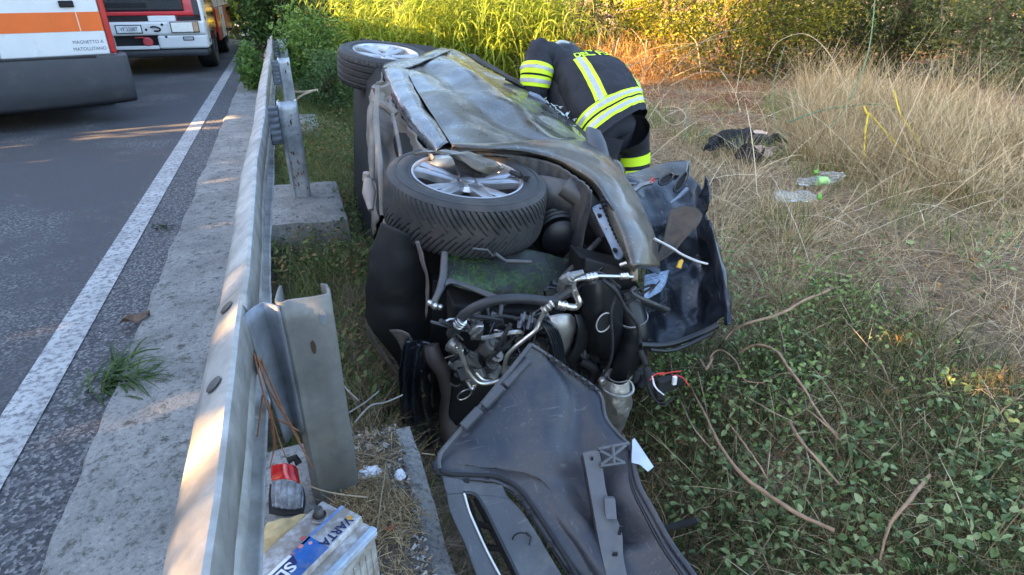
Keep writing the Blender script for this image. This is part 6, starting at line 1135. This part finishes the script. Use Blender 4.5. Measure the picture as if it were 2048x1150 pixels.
n = 420; xy = rng.uniform((2.3, 2.0), (7.2, 6.6), (n, 2)); pos = np.column_stack([xy, gzv(xy[:, 0], xy[:, 1])+.02]); d = np.column_stack([rng.normal(0, 1, (n, 2)), rng.uniform(.05, 1.3, n)])
tag(fast_mesh('dry_stalks', *blades(pos, d, rng.uniform(.3, 1.0, n), rng.uniform(.004, .008, n), .5, 5, taper=.45), leaf_mat('bleached_stalk', (.34, .26, .15), (.60, .50, .34), .2, .8, (.74, .66, .50))), 'bleached broken stalks criss-crossing the dry grass', 'stalks', kind='stuff')
n = 5200; c9 = rng.uniform((1.7, 1.6), (6.0, 6.5), (40, 2)); xy = c9[rng.integers(0, 40, n)]+rng.normal(0, .16, (n, 2)); xy = xy[xy[:, 0] > 1.7]; n = len(xy); pos = np.column_stack([xy, gzv(xy[:, 0], xy[:, 1])]); d = np.column_stack([rng.normal(0, .4, (n, 2)), np.ones(n)])
tag(fast_mesh('bank_weeds', *blades(pos, d, rng.uniform(.06, .24, n), rng.uniform(.003, .007, n), 1.0, 4), GRNG), 'green weed patches between the dry grass', 'weeds', kind='stuff')
# leaf clouds
def cloud(c, rad, n, ls, m, name, parent=None, shell=.45, clump=30, seed=0, flat=1.0, up=.3):
    c = A(c, dtype=float); cc = unit(rng.normal(0, 1, (clump, 3)))*(rng.uniform(shell, 1, (clump, 1))**.6)*A(rad); k = rng.integers(0, clump, n); p = c+cc[k]+rng.normal(0, 1, (n, 3))*A(rad)*.17; p[:, 2] = np.maximum(p[:, 2], .02)
    tone = rng.random(clump)[k]*.5+rng.random(n)*.5
    return fast_mesh(name, *leaves(p, rng.uniform(*ls, n), rng.uniform(ls[0]*.4, ls[1]*.45, n), up, tone), m, parent)
def bush(name, base, rad, n, ls, m, label, cat='bush', group=None, clump=40, stems=6, smat=None, zc=None, shell=.3):
    base = A(base, dtype=float); e = empty(name, base, label, cat, group); o = cloud(base+A((0, 0, zc if zc is not None else rad[2]*.9)), rad, n, ls, m, 'foliage', None, shell, clump); shift_p = base; 
    a_ = np.empty(len(o.data.vertices)*3, np.float32); o.data.vertices.foreach_get('co', a_); o.data.vertices.foreach_set('co', (a_.reshape(-1, 3)-base.astype(np.float32)).ravel()); o.parent = e
    b = MB(); rr = random.Random(n)
    for k in range(stems): q = base+A((rr.gauss(0, rad[0]*.25), rr.gauss(0, rad[1]*.25), 0)); b.tube([q, q+A((rr.gauss(0, rad[0]*.2), rr.gauss(0, rad[1]*.2), rad[2]*.7)), q+A((rr.gauss(0, rad[0]*.45), rr.gauss(0, rad[1]*.45), rad[2]*1.5))], [.02, .013, .006], 6, sm=4)
    b.build('stem', smat or TRUNK, e, smooth=60); return e
def tree(base, h, r, crown_c, crown_r, n, ls, m, label, lean=(0, 0), clump=50, group=None):
    base = A(base, dtype=float); e = empty('tree', base, label, 'tree', group); b = MB(); top = base+A((lean[0], lean[1], h)); b.tube([base-A((0, 0, .1)), base+A((lean[0]*.2, lean[1]*.2, h*.35)), top], [r, r*.8, r*.35], 10, sm=6); rr = random.Random(int(h*1000+r*999)); 
    for k in range(9):
        t = .12+.8*k/9; q = base+(top-base)*t; dd = A((rr.gauss(0, 1), rr.gauss(0, 1), rr.uniform(-.1, .6))); b.tube([q, q+dd*h*.12, q+dd*h*.22+A((0, 0, -.05))], [r*.35, r*.2, r*.08], 6, sm=3)
    b.v = [tuple(A(q)+A((N3(q, 9), N3(A(q)+5, 9), 0))*r*.2) for q in b.v]; b.build('trunk', TRUNK, e, smooth=60)
    o = cloud(crown_c, crown_r, n, ls, m, 'crown', None, .3, clump); a_ = np.empty(len(o.data.vertices)*3, np.float32); o.data.vertices.foreach_get('co', a_); o.data.vertices.foreach_set('co', (a_.reshape(-1, 3)-base.astype(np.float32)).ravel()); o.parent = e; return e
# giant reeds behind the car: stalks with long drooping leaves
def reeds(n, lo, hi, hgt, label, name, m, lw=(.018, .04), keepf=None, dens=14, ll=(.35, .75)):
    xy = rng.uniform(lo, hi, (n, 2)); 
    if keepf is not None: xy = xy[keepf(xy)]
    n = len(xy); z = gzv(xy[:, 0], xy[:, 1]); H_ = rng.uniform(*hgt, n); ln_ = rng.normal(0, .16, (n, 2)); sb = np.column_stack([xy, z]); sdir = np.column_stack([ln_, np.ones(n)])
    pts = [blades(sb, sdir, H_, np.full(n, .018), .18, 4, rng.uniform(.3, .9, n), taper=.6)]
    k = np.repeat(np.arange(n), dens); t = rng.uniform(.12, 1.0, n*dens); p = sb[k]+unit(sdir)[k]*(H_[k]*t)[:, None]; a = rng.uniform(0, 6.283, n*dens); d = np.column_stack([np.cos(a), np.sin(a), rng.uniform(.15, 1.0, n*dens)])
    tone = np.clip(rng.random(n)[k]*.45+rng.random(n*dens)*.55, 0, 1); pts.append(blades(p, d, rng.uniform(ll[0], ll[1], n*dens), rng.uniform(lw[0], lw[1], n*dens), 2.6, 5, tone))
    return tag(fast_mesh(name, *merge(pts), m), label, 'reeds', kind='stuff')
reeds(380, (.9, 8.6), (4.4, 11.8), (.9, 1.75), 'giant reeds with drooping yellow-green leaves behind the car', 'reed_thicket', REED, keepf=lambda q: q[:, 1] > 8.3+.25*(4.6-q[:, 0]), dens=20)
reeds(260, (-.6, 11.5), (3.5, 16), (1.6, 3.2), 'reeds further along the guardrail, shade put into their dull green', 'reed_bed', leaf_mat('reed_leaf_shaded', (.045, .075, .02), (.12, .17, .05), .4, .5, (.26, .27, .11)), dens=16, keepf=lambda q: (q[:, 0] > road_x(18)*.0+.0))  # shaded copy of the reed leaf colour
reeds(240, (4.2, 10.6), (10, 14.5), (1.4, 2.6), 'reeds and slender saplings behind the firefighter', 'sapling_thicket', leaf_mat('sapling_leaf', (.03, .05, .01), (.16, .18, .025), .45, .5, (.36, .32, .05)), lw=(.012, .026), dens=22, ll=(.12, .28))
# weeds round the far posts and kerb
bush('weed_bush', (-.50, 9.5, 0), (.17, .55, .30), 1700, (.04, .10), WEED, 'bright green weeds overhanging the kerb left of the rail', 'weeds', clump=36, stems=8, smat=WEED)
bush('weed_bush', (.44, 8.4, -.25), (.42, .75, .42), 4200, (.025, .07), leaf_mat('dark_weed_leaf', (.03, .06, .022), (.09, .16, .05), .35, .5, (.17, .24, .07)), 'dense dark green weeds to the right of the far posts', 'weeds', clump=60, stems=10)
bush('weed_bush', (.30, 10.2, -.1), (.6, .8, .6), 3600, (.04, .10), WEED, 'taller light green weeds behind the most distant post', 'weeds', clump=50, stems=10, smat=WEED)
bush('roadside_shrub', (-.15, 13.2, 0), (.5, 1.4, .9), 5200, (.05, .13), leaf_mat('roadside_leaf', (.025, .055, .015), (.08, .14, .03), .35, .5, (.2, .24, .06)), 'leafy shrub leaning over the white edge line', 'shrub', clump=60)
bush('roadside_shrub', (-1.2, 20, 0), (.9, 3.0, 1.3), 5200, (.07, .17), REED, 'shrub by the road just before the bend', 'shrub', clump=60)
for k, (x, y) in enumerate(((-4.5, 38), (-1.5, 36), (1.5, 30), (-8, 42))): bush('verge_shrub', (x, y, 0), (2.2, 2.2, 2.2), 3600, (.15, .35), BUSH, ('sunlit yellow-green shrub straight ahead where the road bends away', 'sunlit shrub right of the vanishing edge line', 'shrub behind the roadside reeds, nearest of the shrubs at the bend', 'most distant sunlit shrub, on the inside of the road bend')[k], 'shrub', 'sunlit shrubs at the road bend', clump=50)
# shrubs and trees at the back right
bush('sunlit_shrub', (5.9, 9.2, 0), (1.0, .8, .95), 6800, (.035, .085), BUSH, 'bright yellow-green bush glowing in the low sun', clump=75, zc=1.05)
bush('leafy_shrub', (7.1, 8.0, 0), (1.15, .9, 1.0), 7800, (.03, .075), leaf_mat('olive_leaf', (.04, .06, .01), (.20, .21, .025), .45, .5, (.38, .33, .05)), 'olive-green bush with dark stems at its foot', clump=80, zc=1.15, stems=12)
bush('leafy_shrub', (9.0, 7.9, 0), (1.2, 1.0, 1.0), 6500, (.03, .08), DKLF, 'dark bush below the pine, at the far right', clump=60, zc=1.0, stems=10)
bush('leafy_shrub', (9.3, 6.0, 0), (1.1, .9, .8), 5200, (.03, .08), leaf_mat('grey_green_leaf', (.05, .07, .03), (.13, .16, .07), .35, .6, (.25, .25, .11)), 'grey-green bush behind the tall dry grass', clump=60, zc=.7)
for k, (x, y, r, lb) in enumerate(((5.0, 10.6, .07, 'slim dark trunk behind the firefighter'), (5.5, 11.2, .11, 'thick dark trunk left of the glowing bush'), (6.9, 10.8, .08, 'reddish trunk behind the glowing bush'), (8.3, 9.6, .06, 'slim trunk among the olive bush stems'), (8.0, 10.4, .10, 'dark trunk hidden in the undergrowth behind the olive bush'), (4.3, 11.5, .06, 'slender trunk rising out of the reeds'))):
    tree((x, y, 0), 5.5, r, (x+.2, y, 4.6), (1.5, 1.5, 1.3), 1700, (.10, .22), DKLF, lb, (.3, .2), 40)
n = 15000; xy = np.column_stack([rng.uniform(4.6, 12.5, n), rng.normal(0, .45, n)]); xy[:, 1] += np.where(xy[:, 0] < 8.5, np.interp(xy[:, 0], [4.6, 5.4, 6.2, 8.5], [9.6, 9.1, 8.1, 8.0]), 8.0-.7*(xy[:, 0]-8.5)); h9 = A([.55+.6*N3((x*1.0, y, 4), .9) for x, y in xy]); p = np.column_stack([xy, gzv(xy[:, 0], xy[:, 1])+rng.uniform(.0, 1.0, n)*np.maximum(.15, h9*1.5)])
tag(fast_mesh('undergrowth', *leaves(p, rng.uniform(.03, .08, n), rng.uniform(.015, .04, n)), leaf_mat('undergrowth_leaf', (.02, .035, .008), (.09, .11, .02), .35, .5, (.22, .20, .04))), 'dense dark undergrowth filling in below the bushes', 'undergrowth', kind='stuff')
# pine at the top right, needles hanging into view
pt = empty('pine_tree', (9.5, 7.9, 0), 'pine with rough brown trunk and hanging needle sprays', 'tree'); b = MB(); b.tube([A((9.5, 7.9, -.1)), A((9.52, 7.95, 1.5)), A((9.4, 8.0, 5.5))], [.12, .10, .05], 12, sm=8); b.v = [tuple(A(q)+A((N3(q, 12), N3(A(q)+5, 12), 0))*.025) for q in b.v]; b.build('trunk', TRUNK, pt, smooth=60)
tips = np.concatenate([rng.uniform((7.2, 5.8, .85), (9.8, 8.2, 1.7), (150, 3)), rng.uniform((6.8, 6, 1.9), (10.4, 9, 5.5), (240, 3))]); k = np.repeat(np.arange(390), 26); p = tips[k]+rng.normal(0, .05, (len(k), 3)); d = np.column_stack([rng.normal(0, .6, (len(k), 2)), rng.uniform(-1.0, .4, len(k))])
v, f, r = blades(p, d, rng.uniform(.12, .26, len(k)), np.full(len(k), .0075), .7, 3); fast_mesh('crown', v-org(pt), f, r, PINE, pt)
b = MB()
for q in tips[:150:3]: b.tube([A((9.5, 7.95, 2.1+.4*rng.random())), (A((9.5, 7.95, 2.2))+q)/2+A((0, 0, .25)), q], [.03, .014, .005], 5, sm=3)
b.build('branch', TRUNK, pt, smooth=60)
# dried orange brush, sunlit, with bare branches
db = empty('dried_brush', (4.9, 8.3, 0), 'sunlit orange dried brush with bare branches behind the firefighter', 'dried brush')
n = 9000; p = A((4.75, 8.4, .26))+rng.normal(0, 1, (n, 3))*A((.62, .5, .20)); p[:, 2] = np.maximum(p[:, 2], .0); d = rng.normal(0, 1, (n, 3)); v, f, r = blades(p, d, rng.uniform(.05, .16, n), rng.uniform(.003, .008, n), .5, 2); fast_mesh('foliage', v-org(db), f, r, ORNG, db)
b = MB(); rr = random.Random(12)
for k in range(34): q = A((4.9+rr.gauss(0, .7), 8.2+rr.gauss(0, .5), .05)); e2 = q+A((rr.gauss(.3, .7), rr.gauss(0, .4), rr.uniform(.1, .8))); b.tube([q, (q+e2)/2+A((0, 0, rr.uniform(0, .25))), e2], [.009, .006, .003], 5, sm=4)
b.build('branch', TW, db, smooth=60)
n = 16000; xy = rng.uniform((3.6, 5.2), (9, 9.5), (n, 2)); xy = xy[xy[:, 0] < 1.05*xy[:, 1]+.6]; n = len(xy); pos = np.column_stack([xy, gzv(xy[:, 0], xy[:, 1])+.01]); tag(fast_mesh('needle_litter', *blades(pos, np.column_stack([rng.normal(0, 1, (n, 2)), rng.normal(.1, .15, n)]), rng.uniform(.05, .18, n), rng.uniform(.003, .006, n), .3, 2), leaf_mat('rusty_litter', (.12, .04, .018), (.32, .13, .06), .2, .9, (.40, .24, .12))), 'rusty needle litter below the bushes', 'litter', kind='stuff')
# single stalks that stand out
GST = mat('green_cane', (.11, .19, .09), .55, 0, .2, 20, .2, (.3, .3, .18), 20); YST = mat('yellow_cane', (.55, .42, .02), .55, 0, .15, 20); DST = mat('dry_cane', (.42, .34, .22), .8, 0, .25, 20)
twig('reed_stalk', Dv((1625, 292, 5.2), (1690, 215, 5.3), (1735, 110, 5.5), (1750, 0, 5.8)), [0.0066, 0.0066, 0.0054, 0.0042], GST, 'long green cane leaning steeply up towards the pine', 'cane', 'loose canes')
twig('reed_stalk', Dv((1578, 244, 5.0), (1640, 222, 5.2), (1700, 212, 5.4), (1760, 210, 5.5), (1840, 238, 5.6)), [0.0078, 0.0072, 0.0060, 0.0042], GST, 'green cane lying almost level in the tall dry grass', 'cane', 'loose canes')
twig('reed_stalk', Dv((1578, 299, 5.1), (1552, 250, 5.3), (1545, 180, 5.5), (1570, 90, 5.7)), [0.0048, 0.0042, 0.0036, 0.0024], GST, 'thin upright green cane beyond the black garment', 'cane', 'loose canes')
twig('reed_stalk', Dv((1400, 272, 5.4), (1440, 240, 5.6), (1490, 205, 5.8)), [0.0048, 0.0042, 0.0030], GST, 'short green cane slanting left of the black garment', 'cane', 'loose canes')
twig('reed_stalk', Dv((1373, 278, 5.2), (1372, 225, 5.4), (1362, 175, 5.6)), [0.0036, 0.0036, 0.0024], GST, 'thin green cane standing right of the firefighter', 'cane', 'loose canes')
twig('reed_stalk', Dv((1480, 225, 5.8), (1470, 185, 6.0), (1438, 135, 6.2)), [0.0042, 0.0036, 0.0024], DST, 'bare pale stick standing before the bushes', 'stick', 'loose canes')
twig('reed_stalk', Dv((1700, 200, 5.6), (1660, 110, 5.8), (1610, 68, 5.9), (1555, 85, 6.0), (1530, 130, 6.0)), [0.0042, 0.0036, 0.0030, 0.0018], DST, 'pale dry stalk arching high over the dry grass', 'stick', 'loose canes', 7)
twig('reed_stalk', Dv((1310, 220, 5.0), (1345, 250, 5.0), (1372, 235, 5.1), (1355, 215, 5.2), (1320, 215, 5.3)), [0.0036, 0.0036, 0.0030], DST, 'curled pale stalk close behind the firefighter', 'stick', 'loose canes')
cb = empty('broken_cane', P(1735, 330, 4.6), 'bright yellow cane snapped into an upside-down V', 'cane')
for q in ([(1729, 318, 4.5), (1730, 270, 4.55), (1737, 226, 4.6)], [(1737, 226, 4.6), (1775, 268, 4.6), (1845, 345, 4.5)], [(1734, 228, 4.6), (1728, 212, 4.62)]):
    b = MB(); b.tube(Dv(*q), .0065, 8, sm=3); b.build('cane_piece', YST, cb, smooth=60)
twig('yellow_stalk', Dv((1788, 180, 4.8), (1800, 225, 4.7), (1822, 260, 4.65), (1840, 290, 4.6)), [.005, .006, .006, .005], YST, 'knotty yellow stalk right of the snapped cane', 'cane')
# broken reed pieces by the third footing, twigs in the ditch
twig('reed_piece', Dv((585, 184, 6.9), (610, 184, 6.85), (635, 180, 6.8)), .016, DST, 'pale broken reed lying across the third footing', 'reed piece', 'broken reeds by the third footing')
twig('reed_piece', Dv((588, 203, 6.7), (605, 190, 6.7), (625, 182, 6.75)), .012, DST, 'lower of the two broken reeds by the third footing', 'reed piece', 'broken reeds by the third footing')
twig('ditch_twig', Dv((710, 845, 1.98), (740, 812, 2.02), (770, 805, 2.06), (805, 790, 2.1)), [.003, .0035, .003], TWG, 'pale bent twig reaching from the footing to the car', 'twig'); twig('ditch_twig', Dv((690, 830, 2.0), (730, 805, 2.1), (758, 782, 2.2)), .0028, TWG, 'straight twig lying behind the pale bent one', 'twig')
twig('ditch_twig', Dv((682, 765, 2.2), (700, 785, 2.15), (716, 800, 2.1)), .003, TWG, 'short grey twig leaning near the yellowish post', 'twig')
twig('plastic_strip', Dv((1325, 1058, 1.75), (1360, 1050, 1.74), (1395, 1040, 1.72)), [.008, .012, .008], BLKM, 'black plastic strip lying in the grass beside the bumper', 'plastic piece')
# ------------------------------------------------------------------ far woods and the unseen hedge added across the road to shade the scene
n = 26000; xy = np.column_stack([rng.uniform(-2, 60, n), rng.uniform(15.5, 19, n)]); p = np.column_stack([xy, rng.uniform(0, 5.5, n)]); tag(fast_mesh('far_woods', *leaves(p, rng.uniform(.15, .4, n), rng.uniform(.08, .2, n)), DKLF), 'dark woods behind the reeds', 'woods', kind='stuff')
n = 12000; p = np.column_stack([rng.uniform(12.0, 15, n), rng.uniform(-4, 16, n), rng.uniform(0, 4.0, n)]); tag(fast_mesh('wood_edge', *leaves(p, rng.uniform(.12, .3, n), rng.uniform(.06, .15, n)), DKLF), 'wood edge beyond the right bank', 'woods', kind='stuff')
TE = math.tan(math.radians(SUN_EL))/math.cos(math.radians(SUN_AZ)); TA = math.tan(math.radians(SUN_AZ))
def lit(p):                                                  # openings placed in the unseen hedge so sun lands on chosen spots
    def at(x0): return p[:, 1]+(x0-p[:, 0])*TA, p[:, 2]-(x0-p[:, 0])*TE      # where the sun ray past this leaf crosses the plane x = x0
    y, zr = at(-.215); dap = A([N3((a*1.0, b_*1.2, 3), 4.5) for a, b_ in zip(y, zr)])
    gap = (zr > .545) & (zr < .665) & (((y > .2) & (y < .93)) | ((y > 1.0) & (y < 1.27))) & (dap < .30)
    gap |= (zr > .55) & (zr < .63) & (y > 1.48) & (y < 1.66); gap |= (zr > .45) & (y > 7.75) & (y < 8.3)
    y2, z2 = at(.29); gap |= (z2 > .41) & (z2 < .53) & (y2 > 2.0) & (y2 < 2.14); y2, z2 = at(.5); gap |= (z2 > .63) & (z2 < .80) & (y2 > 2.28) & (y2 < 2.42)
    y2, z2 = at(-1.2); gap |= (z2 > -.25) & (z2 < .25) & (((y2 > 7.02) & (y2 < 7.22)) | ((y2 > 6.70) & (y2 < 6.84)))
    y2, z2 = at(4.5); big = A([N3((a*.9, b_*.9, 9), 1.0) for a, b_ in zip(y2, z2)]); gap |= (y2 > 7.85) & (z2 > -.3) & (big > -.52)
    return gap
n = 230000; p = np.column_stack([rng.normal(-8.4, .28, n), rng.uniform(-11, 26, n), rng.uniform(0, 1, n)**.8*7.5]); p = p[~lit(p)]; sz_ = rng.uniform(.06, .14, len(p))
n = 60000; q = np.column_stack([rng.normal(-9.2, .25, n), rng.uniform(-11, 26, n), rng.uniform(0, 1, n)**.8*7.5]); k = np.zeros(n, bool)
for dy, dz in ((0, 0), (.1, .1), (-.1, .1), (.1, -.1), (-.1, -.1)): k |= lit(q+A((0, dy, dz)))
q = q[~k]; sq = rng.uniform(.2, .3, len(q))
tag(fast_mesh('sun_screen_hedge', *leaves(np.concatenate([p, q]), np.concatenate([sz_, sq]), np.concatenate([sz_, sq])*.8, -.75), DKLF), 'tall unseen hedge row across the road, added and shaped to shade the scene', 'hedge', kind='stuff')
